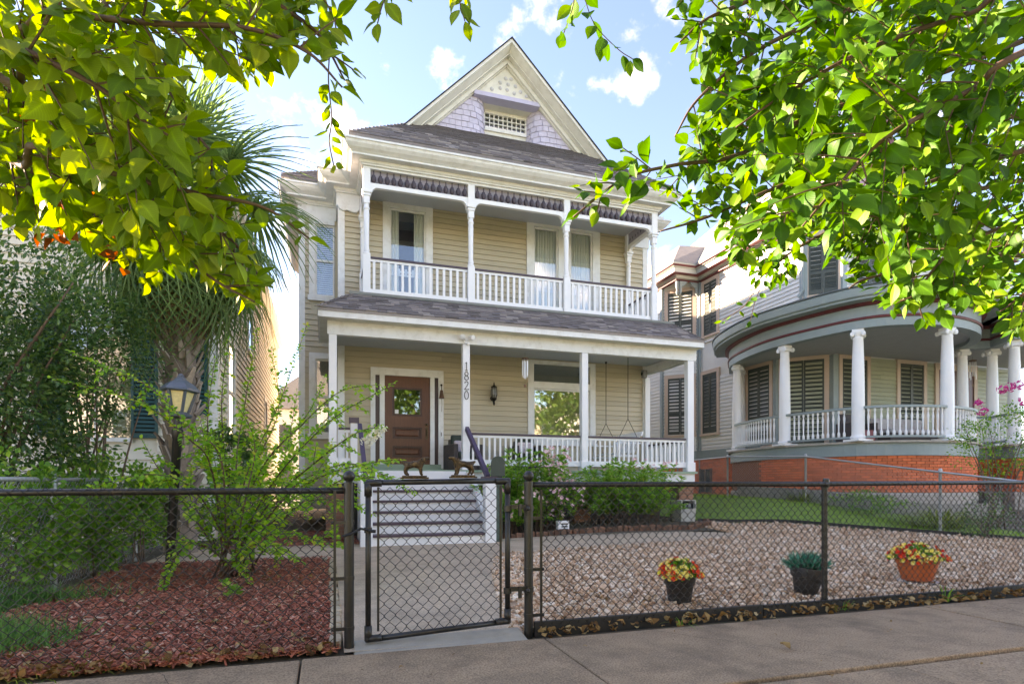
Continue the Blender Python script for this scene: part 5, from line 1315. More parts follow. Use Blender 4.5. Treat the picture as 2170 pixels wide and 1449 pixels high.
# ================================================================== smaller things
# lamp post, leaning a little
lp = thing("lamp_post", "black garden lamp post leaning beside the bushy crape myrtle", "lamp", (-1.66, 7.36, 0))
LT = Matrix.Translation((-1.66, 7.36, 0)) @ Matrix.Rotation(R(3.0), 4, "Y") @ Matrix.Diagonal((1.12, 1.12, 1.0, 1))
def ltf(mb): mb.v = [tuple(LT @ Vector(v)) for v in mb.v]; return mb
part(ltf(MB().lathe([(.043, -.05), (.043, 1.55), (.05, 1.56), (.05, 1.66), (.04, 1.67), (.04, 1.79)], n=14)), "pole", mat("satin_black_pole", (.022, .018, .017), .4, .2, 10), lp, smooth=True)
LB = mat("blue_black_lantern", (.075, .095, .125), .35, .15, 20, spec=.6)
part(ltf(MB().lathe([(.05, 1.78), (.12, 1.80), (.125, 1.825), (.09, 1.85), (.09, 1.855)], n=6)), "lantern_base", LB, lp)
part(ltf(MB().lathe([(.15, 2.075), (.185, 2.09), (.18, 2.11), (.12, 2.17), (.055, 2.215), (.05, 2.235), (.03, 2.245), (.032, 2.26), (.012, 2.285)], n=6)), "lantern_roof", LB, lp)
fr2 = MB()
for k in range(6):
    a = k * math.pi / 3; fr2.bar((.088 * math.cos(a), .088 * math.sin(a), 1.855), (.145 * math.cos(a), .145 * math.sin(a), 2.08), .024, .024)
part(ltf(fr2), "lantern_frame", LB, lp)
part(ltf(MB().lathe([(.078, 1.857), (.133, 2.078)], n=6)), "lantern_glass", mat("amber_rippled_glass", (.80, .66, .34), .15, .16, 45, bump=.5, bscale=70, spec=.7), lp)
# mailbox on its post
mbx = thing("mailbox", "dark green rounded mailbox on a post beside the stair", "mailbox", (2.98, 10.1, 0))
GM = mat("green_mailbox", (.028, .055, .048), .4, .1, 10)
part(MB().box(2.91, 3.05, 10.15, 10.27, -.05, 1.19), "mailbox_post", mat("faded_green_post", (.07, .105, .08), .7, .2, 9), mbx)
pf = [(-.12, 0), (.12, 0), (.12, .22)] + [(.12 * math.cos(R(t)), .22 + .13 * math.sin(R(t))) for t in range(15, 180, 15)] + [(-.12, .22)]
MT = Matrix.Translation((2.98, 10.2, 1.19)) @ Matrix.Rotation(R(-16), 4, "Z")
def mtf(mb): mb.v = [tuple(MT @ Vector(v)) for v in mb.v]; return mb
part(mtf(MB().prism(pf, "y", -.22, .28)), "box", mat("blue_green_box", (.06, .095, .095), .45, .1, 10), mbx)
part(mtf(MB().prism([(a * 1.04, b * 1.02 - .002) for a, b in pf], "y", -.24, -.215).box(-.02, .02, -.255, -.24, .27, .32)), "box_door", GM, mbx)
# bin by the pier
bn = thing("waste_bin", "pale square bin with a dark opening, by the brick pier", "bin", (7.78, 11.55, .2))
zb = ground_z(7.78, 11.5); gB = mat("weathered_bin", (.42, .41, .37), .8, .15, 7)
m = MB(); a = .20
m.hexa([(7.60, 11.35, zb), (7.96, 11.35, zb), (7.96, 11.72, zb), (7.60, 11.72, zb)], [(7.58, 11.33, zb + .30), (7.98, 11.33, zb + .30), (7.98, 11.74, zb + .30), (7.58, 11.74, zb + .30)])
m.box(7.58, 7.62, 11.33, 11.74, zb + .301, zb + .47); m.box(7.94, 7.98, 11.33, 11.74, zb + .301, zb + .47); m.box(7.62, 7.94, 11.70, 11.74, zb + .301, zb + .47)
m.box(7.58, 7.98, 11.33, 11.74, zb + .471, zb + .49)
part(m, "bin_body", gB, bn, bevel=.01)
mm = lumpy("bin_opening_dark", mat("opening_black", (.015, .016, .02), .25, .2, 20), 77, amt=.3); inst("bin_opening_dark", mm, bn, (7.78, 11.5, zb + .36), (.30, .28, .13))  # black lump stands in for the darkness inside the bin opening
# white vent box among the shrubs
vb = thing("vent_box", "small white louvred box half hidden under the pink flowers", "box", (4.55, 10.85, 0))
part(MB().box(4.43, 4.67, 10.86, 11.0, .08, .31), "vent_case", WHITE2, vb, bevel=.008)
for k in range(3): part(MB().box(4.50, 4.63, 10.852, 10.858, .13 + k * .055, .155 + k * .055), "vent_slot", DARK, vb)
# flower pots
PBK = mat("dark_plastic_pot", (.026, .022, .020), .5, .15, 15); PTC = mat("orange_terracotta", (.52, .11, .03), .55, .1, 10)
SOILP = mat("potting_soil", (.04, .028, .02), .95, .3, 40)
PET = [(0, 0, 0), (.28, .35, .10), (.36, .75, .22), (0, 1, .30), (-.36, .75, .22), (-.28, .35, .10)]
def flower_mesh(name, m, petals=5, cup=.5):
    mb = MB()
    for k in range(petals):
        q = Matrix.Rotation(2 * math.pi * k / petals, 4, "Z") @ Matrix.Rotation(cup, 4, "X")
        mb.add([q @ Vector(p) for p in PET], [(0, 1, 2, 3), (0, 3, 4, 5)])
    return mb.mesh(name, m, fix=False)
RED = leaf_mat("red_petal", [(0, (.72, .03, .02)), (.6, (.80, .09, .03)), (1, (.85, .18, .06))], .25, val=.1); YEL = leaf_mat("yellow_petal", [(0, (.85, .70, .12)), (.6, (.88, .82, .35)), (1, (.88, .72, .08))], .3, val=.08)
BGR = leaf_mat("bright_leaf", [(0, (.05, .20, .02)), (.6, (.09, .30, .03)), (1, (.16, .38, .05))], .3)
FR, FYL = flower_mesh("flower", RED), flower_mesh("flower", YEL)
LFV = np.array([(0, 0, 0), (.5, .45, .08), (0, 1, 0), (-.5, .45, .08), (0, .45, 0)]); LFF = np.array([(0, 1, 4), (1, 2, 4), (2, 3, 4), (3, 0, 4)])
def dirs_to_axes(D, hint):
    X = norm(np.cross(D, hint)); return X, D, np.cross(X, D)
def flower_pot(x, y, label, prof, m, fr, fh, saucer=None, tilt=(0, 0)):
    z = ground_z(x, y) + .01; t = thing("flower_pot", label, "flower pot", (x, y, z), "flower pots on the gravel")
    T = Matrix.Translation((x, y, z)) @ Matrix.Rotation(tilt[0], 4, "X") @ Matrix.Rotation(tilt[1], 4, "Y")
    def tf(mb): mb.v = [tuple(T @ Vector(v)) for v in mb.v]; return mb
    part(tf(MB().lathe(prof, n=26)), "pot", m, t, smooth=True)
    top = max(p[1] for p in prof); r0 = [p[0] for p in prof if p[1] == top][-1]
    part(tf(MB().lathe([(r0 * .95, top - .03), (r0 * .9, top - .015), (.01, top + .01)], n=16)), "soil", SOILP, t)
    if saucer: part(MB().lathe([(.16, -.012), (.19, .012), (.195, .016), (.185, .016), (.15, .0)], (x, y, z), 24), "saucer", saucer, t, smooth=True)
    return t, T, top, r0
def bouquet(t, T, top, rad, h, n=150):
    L = rng.normal(size=(420, 3)); L[:, 2] = np.abs(L[:, 2]); L = norm(L); P = L * np.array([rad, rad, h]) * rng.uniform(.55, .98, (420, 1)) + np.array([0, 0, top])
    Rm = np.array(T.to_3x3()); P = P @ Rm.T + np.array(T.translation)
    D = norm(L @ Rm.T + rng.normal(0, .5, (420, 3))); X, Y, Z = dirs_to_axes(D, norm(L + rng.normal(0, .4, (420, 3)) + [0, 0, .8]))
    s = rng.uniform(.03, .055, 420); scatter("leaves", LFV, LFF, P, X, Y, Z, np.stack([s * .6, s, s], 1), BGR, t, kind="stuff")
    g = random.Random(int(top * 1e4) + n)
    for k in range(n):
        d = Vector((g.gauss(0, 1), g.gauss(0, 1), abs(g.gauss(.15, .8)))).normalized()
        p = T @ (Vector((d.x * rad, d.y * rad, d.z * h)) * g.uniform(.92, 1.1) + Vector((0, 0, top)))
        q = (Vector((d.x, d.y - .3, d.z + .25))).to_track_quat("Z", "Y")
        s = g.uniform(.026, .040); inst("flower", FR if g.random() < .5 else FYL, t, mat4=Matrix.Translation(p) @ q.to_matrix().to_4x4() @ Matrix.Rotation(g.random() * 6, 4, "Z") @ Matrix.Diagonal((s, s, s, 1)))
pot_a = [(.085, 0), (.098, .012), (.118, .15), (.128, .16), (.138, .235), (.136, .245), (.122, .245), (.115, .21)]
pp = flower_pot(2.97, 4.46, "dark pot of red and yellow flowers, left of the three pots", pot_a, PBK, 0, 0); bouquet(*pp[:2], .225, .165, .14, 150)
pp = flower_pot(4.33, 4.44, "tilted dark pot of feathery blue green leaves by the thin post", [(.09, 0), (.10, .012), (.13, .15), (.145, .155), (.165, .235), (.163, .25), (.148, .25), (.14, .21)], PBK, 0, 0, tilt=(R(3), R(7)))
n = 700; L = rng.normal(size=(n, 3)); L[:, 2] = np.abs(L[:, 2]) + .2; L = norm(L); P = np.array(pp[1].translation) + np.array([.02, 0, .235]) + L * np.array([.17, .17, .09]) * rng.uniform(.2, 1, (n, 1)); D = norm(L + rng.normal(0, .25, (n, 3)) + [0, 0, .4]); X, Y, Z = dirs_to_axes(D, rng.normal(size=(n, 3)))
FTH = leaf_mat("blue_green_fronds", [(0, (.02, .13, .085)), (.6, (.04, .22, .15)), (1, (.10, .33, .24))], .3)
s = rng.uniform(.07, .13, n); scatter("fronds", BLV, BLF, P, X, Y, Z, np.stack([s * .12, s, s], 1), FTH, pp[0], kind="stuff")
pp = flower_pot(5.99, 4.62, "orange terracotta bowl of red and yellow flowers on a saucer, right of the three pots", [(.125, .02), (.14, .03), (.178, .15), (.186, .20), (.200, .205), (.200, .24), (.185, .24), (.175, .21)], PTC, 0, 0, saucer=mat("blue_white_saucer", (.55, .58, .66), .3, .4, 30)); bouquet(*pp[:2], .225, .25, .17, 150)
# wicker armchairs on the porch
WICK = mat("grey_brown_wicker", (.075, .06, .055), .7, .4, 120, bump=.9, bscale=180); GCU = mat("dark_green_cushion", (.045, .06, .045), .85, .12, 12)
FLOR = mat("floral_pillow", (.6, .5, .5), .8, .1, 20, dirt=((.10, .16, .35), .95, 20)); FLOR2 = mat("floral_pillow_pink", (.72, .66, .66), .8, .1, 20, dirt=((.55, .10, .14), .95, 22))
def armchair(x, y, label, pm, rz):
    t = thing("wicker_armchair", label, "armchair", (x, y, FLOOR), "armchairs on the porch"); T = Matrix.Translation((x, y, FLOOR)) @ Matrix.Rotation(rz, 4, "Z")
    def b(name, m, *q, bv=.02):
        mb = MB()
        for k in q: mb.box(*k)
        mb.v = [tuple(T @ Vector(v)) for v in mb.v]; return part(mb, name, m, t, bevel=bv)
    b("arm", WICK, (-.36, -.24, -.36, .36, 0, .62)); b("arm", WICK, (.24, .36, -.36, .36, 0, .62)); b("backrest", WICK, (-.24, .24, .24, .36, 0, .76)); b("seat_base", WICK, (-.24, .24, -.34, .24, 0, .30))
    b("seat_cushion", GCU, (-.235, .235, -.34, .235, .302, .44), bv=.04); b("back_cushion", GCU, (-.235, .235, .10, .235, .442, .86), bv=.05); b("pillow", pm, (-.2, .2, 0, .095, .45, .72), bv=.04)
armchair(3.05, 13.35, "wicker armchair with dark green cushions behind the numbered post", FLOR, R(8)); armchair(4.62, 13.4, "wicker armchair with floral pillow below the wide window", FLOR2, R(-6))
# porch swing on chains
sw = thing("porch_swing", "white slatted porch swing hanging on chains at the right end", "swing", (7.1, 13.2, 1.8))
def bx(name, m, *q, bv=.004):
    mb = MB()
    for k in q: mb.box(*k)
    return part(mb, name, m, sw, bevel=bv)
for k in range(7): bx("seat_slat", WHITE2, (6.62 + k * .072, 6.68 + k * .072, 12.62, 13.78, 1.78 + .004 * k, 1.80 + .004 * k))
for k in range(11):
    y_ = 12.66 + k * .105; part(MB().hexa([(7.14, y_, 1.80), (7.16, y_, 1.80), (7.16, y_ + .07, 1.80), (7.14, y_ + .07, 1.80)], [(7.32, y_, 2.27), (7.34, y_, 2.27), (7.34, y_ + .07, 2.27), (7.32, y_ + .07, 2.27)]), "back_slat", WHITE2, sw)
part(MB().hexa([(7.30, 12.6, 2.22), (7.345, 12.6, 2.22), (7.345, 13.8, 2.22), (7.30, 13.8, 2.22)], [(7.335, 12.6, 2.33), (7.38, 12.6, 2.33), (7.38, 13.8, 2.33), (7.335, 13.8, 2.33)]), "back_rail", WHITE2, sw)
for y_ in (12.58, 13.80): part(MB().box(6.6, 7.28, y_ - .03, y_ + .03, 2.02, 2.05).box(6.62, 6.67, y_ - .025, y_ + .025, 1.76, 2.019).box(6.6, 7.2, y_ - .02, y_ + .02, 1.70, 1.76), "arm", WHITE2, sw)
CHN = mat("dark_chain", (.06, .055, .05), .5, .2, metal=.6)
for y_ in (12.60, 13.76):
    mb = MB(); mb.tube([(6.95, y_, 4.22), (6.95, y_, 2.62)], .008, 5); mb.tube([(6.95, y_, 2.62), (6.64, y_, 2.03)], .007, 5); mb.tube([(6.95, y_, 2.62), (7.27, y_, 2.05)], .007, 5); mb.ball((6.95, y_, 4.2), .03, 8, 5)
    part(mb, "chain", CHN, sw)
# wall lantern, bell, chime, floodlight
sc = thing("wall_lantern", "dark bronze lantern on the tan wall beside the wide window", "lantern", (3.95, W0, 3.2))
x, y = 3.95, W0 - .15
DBR = mat("dark_bronze", (.03, .022, .016), .4, .2, metal=.5)
part(MB().lathe([(.07, 0), (.06, .02), (.02, .03)], (x, W0 - .025, 3.17), 10, axis=(0, -1, 0)).tube([(x, W0 - .03, 3.14), (x, W0 - .10, 3.02), (x, y, 3.10)], .014, 6).lathe([(.01, 2.98), (.03, 3.03), (.02, 3.08), (.07, 3.14), (.075, 3.16)], (x, y, 0), 8), "bracket", DBR, sc, smooth=True)
part(MB().lathe([(.05, 3.165), (.075, 3.24), (.072, 3.36), (.05, 3.42)], (x, y, 0), 8), "lantern_glass", mat("seedy_glass", (.25, .24, .2), .1, .2, 30), sc)
part(MB().lathe([(.08, 3.415), (.075, 3.44), (.03, 3.47), (.012, 3.49), (.016, 3.52), (.004, 3.55)], (x, y, 0), 8), "lantern_cap", DBR, sc, smooth=True)
mb = MB()
for k in range(8):
    a = k * math.pi / 4; mb.tube([(x + .052 * math.cos(a), y + .052 * math.sin(a), 3.165), (x + .078 * math.cos(a), y + .078 * math.sin(a), 3.24), (x + .075 * math.cos(a), y + .075 * math.sin(a), 3.36), (x + .053 * math.cos(a), y + .053 * math.sin(a), 3.42)], .006, 4)
part(mb, "lantern_cage", DBR, sc)
be = thing("door_bell", "small rusty bell with a pull cord on the door frame", "bell", (2.65, W0 - .1, 3.2))
part(MB().lathe([(.01, 3.30), (.035, 3.29), (.045, 3.20), (.065, 3.11), (.068, 3.10), (.05, 3.10)], (2.65, W0 - .13, 0), 12), "bell_body", mat("rusty_brass", (.16, .085, .05), .5, .3, 20, metal=.5), be, smooth=True)
part(MB().tube([(2.65, W0 - .055, 3.42), (2.65, W0 - .13, 3.38), (2.65, W0 - .13, 3.29)], .010, 5).ball((2.65, W0 - .1, 3.42), .028, 8, 5), "bell_bracket", DBR, be)
part(MB().tube([(2.65, W0 - .13, 3.12), (2.66, W0 - .12, 2.95), (2.652, W0 - .125, 2.78)], .006, 4), "bell_cord", mat("frayed_cord", (.35, .3, .22), .9, .1), be)
def chime(x, y, zt, label, n, tl, m, rr_=.06):
    t = thing("wind_chime", label, "wind chime", (x, y, zt))
    part(MB().tube([(x, y, zt), (x, y, zt - .12)], .003, 4), "hanging_cord", DARK, t)
    part(MB().lathe([(rr_ + .02, zt - .15), (rr_ + .02, zt - .13), (.02, zt - .11)], (x, y, 0), 12), "top_disc", mat("chime_wood", (.16, .08, .04), .6, .2), t)
    for k in range(n):
        a = 2 * math.pi * k / n; L = tl * (.75 + .25 * ((k * 37) % 10) / 10)
        part(MB().lathe([(.011, zt - .19 - L), (.011, zt - .19)], (x + rr_ * math.cos(a), y + rr_ * math.sin(a), 0), 8).tube([(x + rr_ * math.cos(a), y + rr_ * math.sin(a), zt - .19), (x + rr_ * math.cos(a), y + rr_ * math.sin(a), zt - .15)], .002, 3), "chime_tube", m, t, smooth=True)
    part(MB().tube([(x, y, zt - .15), (x, y, zt - .30 - tl)], .002, 3).box(x - .03, x + .03, y - .003, y + .003, zt - .36 - tl, zt - .29 - tl), "clapper", MATS["chime_wood"], t)
ALU = mat("chime_metal", (.75, .76, .78), .3, .05, metal=.3)
chime(4.24, 12.35, 3.98, "silver wind chime hanging from the porch beam of house 1820", 6, .42, ALU); chime(18.6, 12.6, 4.9, "silver wind chime hanging under the round porch at far right", 5, .55, ALU, .08)
fl = thing("security_light", "white twin security camera light on the porch beam above the house number", "security light", (2.8, 11.9, 4.0))
part(MB().lathe([(.06, 0), (.06, .03)], (2.80, F0 - .072, 4.02), 12, axis=(0, -1, 0)), "wall_plate", WHITE2, fl)
for sx in (-1, 1): part(MB().tube([(2.80 + sx * .02, F0 - .10, 4.03), (2.80 + sx * .06, F0 - .14, 4.08)], .018, 6).lathe([(.03, -.06), (.05, 0), (.055, .05), (.045, .055)], (2.80 + sx * .09, F0 - .16, 4.09), 12, axis=(sx * .5, -.8, -.2)), "lamp_head", WHITE2, fl, smooth=True)
part(MB().ball((2.82, F0 - .13, 3.96), .04, 10, 6), "sensor", WHITE2, fl, smooth=True)
spk = thing("outdoor_speaker", "small grey speaker under the right end of the porch ceiling", "speaker", (8.0, 13.7, 3.9))
part(MB().box(7.95, 8.08, 13.6, 13.72, 3.84, 4.05), "speaker_case", mat("grey_speaker", (.25, .25, .25), .5, .1), spk, bevel=.02); part(MB().lathe([(.045, 0), (.045, .01)], (7.948, 13.66, 3.95), 12, axis=(-1, 0, 0)), "speaker_grille", DARK, spk)
# furniture behind the round porch's railing
st = thing("wicker_sofa", "pale cushioned sofa behind the railing of the round porch", "sofa", (16.2, 12.9, PF))
PCU = mat("pale_cushion", (.5, .47, .45), .8, .2, 14, dirt=((.3, .12, .14), .6, 10))
part(MB().box(15.2, 17.2, 12.5, 13.3, PF, PF + .40), "sofa_base", WICK, st); part(MB().box(15.25, 17.15, 12.5, 13.2, PF + .402, PF + .52), "sofa_cushion", PCU, st, bevel=.04); part(MB().box(15.25, 17.15, 13.05, 13.3, PF + .53, PF + .88), "sofa_back", PCU, st, bevel=.05)
ch = thing("cushioned_chair", "red patterned chair behind the railing of the round porch", "chair", (13.9, 12.4, PF))
part(MB().box(13.7, 14.3, 12.2, 12.8, PF, PF + .42), "chair_seat", mat("red_cushion", (.3, .1, .1), .8, .3, 15), ch, bevel=.03); part(MB().box(13.7, 14.3, 12.75, 12.87, PF + .2, PF + .9), "chair_back", WICK, ch, bevel=.03); part(MB().box(13.62, 13.70, 12.2, 12.87, PF, PF + .62), "arm", WICK, ch); part(MB().box(14.3, 14.38, 12.2, 12.87, PF, PF + .62), "arm", WICK, ch)
# fallen leaves
DRY = leaf_mat("dry_leaf", [(0, (.10, .05, .02)), (.35, (.22, .11, .035)), (.7, (.32, .19, .07)), (1, (.42, .32, .17))], .15, rough=.7)
def curled(seed):
    r_ = random.Random(seed); mb = MB(); vs = []; w = [0, .22, .30, .26, .14, 0]
    for i in range(6):
        y_ = i / 5; z_ = .25 * math.sin(y_ * 2.6 + r_.uniform(-.4, .4)) + r_.uniform(-.03, .03)
        for s_ in (-1, 0, 1): vs.append((s_ * w[i] * r_.uniform(.8, 1.2), y_ - .5, z_ + abs(s_) * r_.uniform(.05, .22)))
    return mb.add(vs, [(3 * i + k, 3 * i + k + 1, 3 * i + 4 + k, 3 * i + 3 + k) for i in range(5) for k in (0, 1)]).mesh("fallen_leaf", DRY, smooth="all", fix=False)
CUR = [curled(i) for i in range(5)]
def litter(name, n, gen, L=(.03, .075)):
    V = []; Fc = []; b = 0
    for k in range(n):
        x, y, z = gen(); me = CUR[k % 5]; s = random.uniform(*L); q = Matrix.Translation((x, y, z)) @ Matrix.Rotation(random.random() * 6.28, 4, "Z") @ Matrix.Rotation(random.gauss(0, .5), 4, "X") @ Matrix.Rotation(random.choice((0, 0, math.pi)) + random.gauss(0, .4), 4, "Y") @ Matrix.Scale(s, 4)
        V += [tuple(q @ v.co) for v in me.vertices]; Fc += [[i + b for i in p.vertices] for p in me.polygons]; b = len(V)
    o = bpy.data.objects.new(name, np_mesh(name, np.array(V), np.array(Fc), DRY, True)); link(o); o["kind"] = "stuff"; return o
litter("leaf_litter", 480, lambda: (random.uniform(1.4, 9.5), 3.80 + random.gauss(0, .03), random.uniform(.005, .05)))
litter("mulch_edge_litter", 200, lambda: (random.uniform(-2.5, .1), 3.80 + abs(random.gauss(0, .07)), random.uniform(.004, .045)))
litter("mulch_litter", 170, lambda: (random.uniform(-2.4, .0), 3.9 + 4 * random.random() ** 1.6, random.uniform(.02, .045)), (.03, .06))
litter("gravel_litter", 90, lambda: (random.uniform(1.5, 8), random.uniform(3.95, 5.5), random.uniform(.025, .04)), (.025, .05))
for (u, v, s, lab, k) in ((1664, 1377, .085, "curled tan leaf lying alone on the pavement, above the crack", 0), (1760, 1440, .06, "pale dry leaf on the pavement at the very bottom of the photo", 2), (275, 1345 + 40, .09, "broad tan leaf at the left edge of the pavement by the mulch", 3), (1240, 1372, .025, "tiny leaf scrap on the pavement near the gate post", 1), (850, 1418, .03, "small scrap on the slab in front of the gate", 4)):
    a = (u - 1085) / FPX; D_ = EYE * FPX / (v - 1025); p = at(u, v, D_); o = inst("fallen_leaf", CUR[k], None, (p.x, p.y, .012), (s, s, s), (0, 0, k * 1.3)); tag(o, lab, "leaf")
litter("pavement_scraps", 60, lambda: (random.uniform(-2, 6), random.uniform(2.2, 3.7), .006), (.008, .022))
# ================================================================== plants
def project(P):
    """photo pixel of places in the scene, used to judge which leaves show largest"""
    P = np.asarray(P, float); s_, c_ = math.sin(YAW), math.cos(YAW)
    D = P[:, 0] * s_ + P[:, 1] * c_; r_ = P[:, 0] * c_ - P[:, 1] * s_
    return 1085 + FPX * r_ / np.maximum(D, 1e-3), 1025 - FPX * (P[:, 2] - EYE) / np.maximum(D, 1e-3), D
def leaf_template(curl=.10, fold=.10, w=(0, .19, .29, .305, .25, .12, 0), asym=0.0):
    V = []; n = len(w)
    for i, ww in enumerate(w):
        y = i / (n - 1); z = curl * (y - y * y * 1.9)
        for s_ in (-1, 0, 1): V.append((s_ * ww * (1 + asym * s_), y, z + abs(s_) * ww * fold * 2))
    F = [(3 * i + k, 3 * i + k + 1, 3 * i + 4 + k, 3 * i + 3 + k) for i in range(n - 1) for k in (0, 1)]
    return np.array(V), np.array(F)
LT_HI = [leaf_template(.12, .12), leaf_template(-.22, .22, (0, .16, .25, .28, .22, .10, 0), .1), leaf_template(.38, .05, (0, .22, .33, .34, .27, .12, 0), -.12), leaf_template(.05, .42, (0, .17, .27, .31, .27, .15, 0))]
LT_MID = leaf_template(.12, .15, (0, .27, .30, 0))
def veins(me, n):
    """per-corner leaf coordinates: 1 on the midrib falling to 0 at the edge, and the way along the blade"""
    k = 7; rib = np.tile(np.tile([0.0, 1.0, 0.0], k), n); al = np.tile(np.repeat(np.linspace(0, 1, k), 3), n)
    for nm, a in (("rib", rib), ("along", al)):
        at_ = me.attributes.new(nm, "FLOAT", "POINT"); at_.data.foreach_set("value", a.astype(np.float32))
def leaf_meshes(name, m):
    r_ = []
    for V, F in LT_HI:
        me = np_mesh(name, V, F, m, True); veins(me, 1); r_.append(me)
    return r_
def put_leaves(root, P, D, Nn, L, m, n_obj=300, name="leaf", hi=True, width=1.0):
    """leaves as objects for those that show largest, the rest as one field"""
    P = np.asarray(P); D = norm(np.asarray(D)); L = np.asarray(L); X = norm(np.cross(D, np.asarray(Nn))); Z = np.cross(X, D)
    u, v, dd = project(P); ok = (u > -60) & (u < 2230) & (v > -80) & (v < 1500) & (dd > .2)
    score = np.where(ok, L / np.maximum(dd, .3), 0); idx = np.argsort(-score); big = idx[:n_obj] if n_obj else []; rest = idx[n_obj:]
    if n_obj:
        ms = leaf_meshes(name, m)
        for k in big:
            l = L[k]; M4 = Matrix(((X[k, 0] * l * width, D[k, 0] * l, Z[k, 0] * l, P[k, 0]), (X[k, 1] * l * width, D[k, 1] * l, Z[k, 1] * l, P[k, 1]), (X[k, 2] * l * width, D[k, 2] * l, Z[k, 2] * l, P[k, 2]), (0, 0, 0, 1)))
            o = bpy.data.objects.new(name, ms[int(k) % 4]); link(o, root, M4)
    if len(rest):
        if hi:
            q = np.array_split(rest, 3)
            VV, FF, b = [], [], 0
            for (TV, TF), ii in zip(LT_HI, q):
                if not len(ii): continue
                V = (P[ii][:, None] + TV[None, :, 0:1] * (X[ii] * L[ii, None] * width)[:, None] + TV[None, :, 1:2] * (D[ii] * L[ii, None])[:, None] + TV[None, :, 2:3] * (Z[ii] * L[ii, None])[:, None]).reshape(-1, 3)
                F = (TF[None] + (np.arange(len(ii)) * len(TV))[:, None, None]).reshape(-1, 4) + b; b += len(V); VV.append(V); FF.append(F)
            o = bpy.data.objects.new("foliage", np_mesh("foliage", np.concatenate(VV), np.concatenate(FF), m, True)); link(o, root); veins(o.data, sum(len(v_) for v_ in VV) // 21)
        else:
            o = scatter("foliage", LT_MID[0], LT_MID[1], P[rest], X[rest], D[rest], Z[rest], np.stack([L[rest] * width, L[rest], L[rest]], 1), m, root, True)
        o["kind"] = "stuff"
class Leaves:
    def __init__(s): s.P, s.D, s.N, s.L = [], [], [], []
    def add(s, p, d, n, l): s.P.append(p[:]); s.D.append(d[:]); s.N.append(n[:]); s.L.append(l)
def rv(r_, s=1.0): return Vector((r_.gauss(0, s), r_.gauss(0, s), r_.gauss(0, s)))
def twig_leaves(LS, pts, r_, spacing, size, t0=.1, side=.8, droop=.3, opposite=False, upn=.7, cam_n=.5, jitter=.25, keep=None, end=True):
    pts = [Vector(p) for p in pts]; L = 0; k = 0; tot = sum((b - a).length for a, b in zip(pts, pts[1:])); nxt = tot * t0
    for a, b in zip(pts, pts[1:]):
        sl = (b - a).length; d = (b - a) / max(sl, 1e-6)
        while nxt < L + sl:
            p = a + d * (nxt - L); f = nxt / tot
            cam_d = (Vector((0, 0, EYE)) - p).normalized(); n0 = (Vector((0, 0, upn)) + cam_d * cam_n + rv(r_, .35)).normalized()
            sd = d.cross(n0).normalized()
            for sg in ((1, -1) if opposite else ((1,) if k % 2 else (-1,))):
                dd = (d * .55 + sd * sg * side + Vector((0, 0, -droop)) + rv(r_, jitter)).normalized()
                l = r_.uniform(*size) * (1 - .35 * f ** 3)
                if keep is None or keep(p + dd * l * .6): LS.add(p + dd * .006, dd, (n0 + rv(r_, .25)).normalized(), l)
            k += 1; nxt += spacing * r_.uniform(.7, 1.3)
        L += sl
    if end and (keep is None or keep(pts[-1])): LS.add(pts[-1], (d + rv(r_, .2)).normalized(), (Vector((0, 0, 1)) + rv(r_, .4)).normalized(), r_.uniform(*size) * .8)
def inside(poly):
    P = np.array(poly, float)
    def f(u, v):
        c = False; n = len(P); j = n - 1
        for i in range(n):
            if (P[i, 1] > v) != (P[j, 1] > v) and u < (P[j, 0] - P[i, 0]) * (v - P[i, 1]) / (P[j, 1] - P[i, 1]) + P[i, 0]: c = not c
            j = i
        return c
    return f
def pix(p):
    s_, c_ = math.sin(YAW), math.cos(YAW); D = p[0] * s_ + p[1] * c_; r_ = p[0] * c_ - p[1] * s_
    return 1085 + FPX * r_ / D, 1025 - FPX * (p[2] - EYE) / D, D
BARK = mat("smooth_tan_bark", (.14, .085, .055), .7, .25, 12, bump=.4, bscale=70, stretch=(3, 3, .6)); TWIG = mat("brown_twig", (.085, .045, .028), .7, .2, 20)
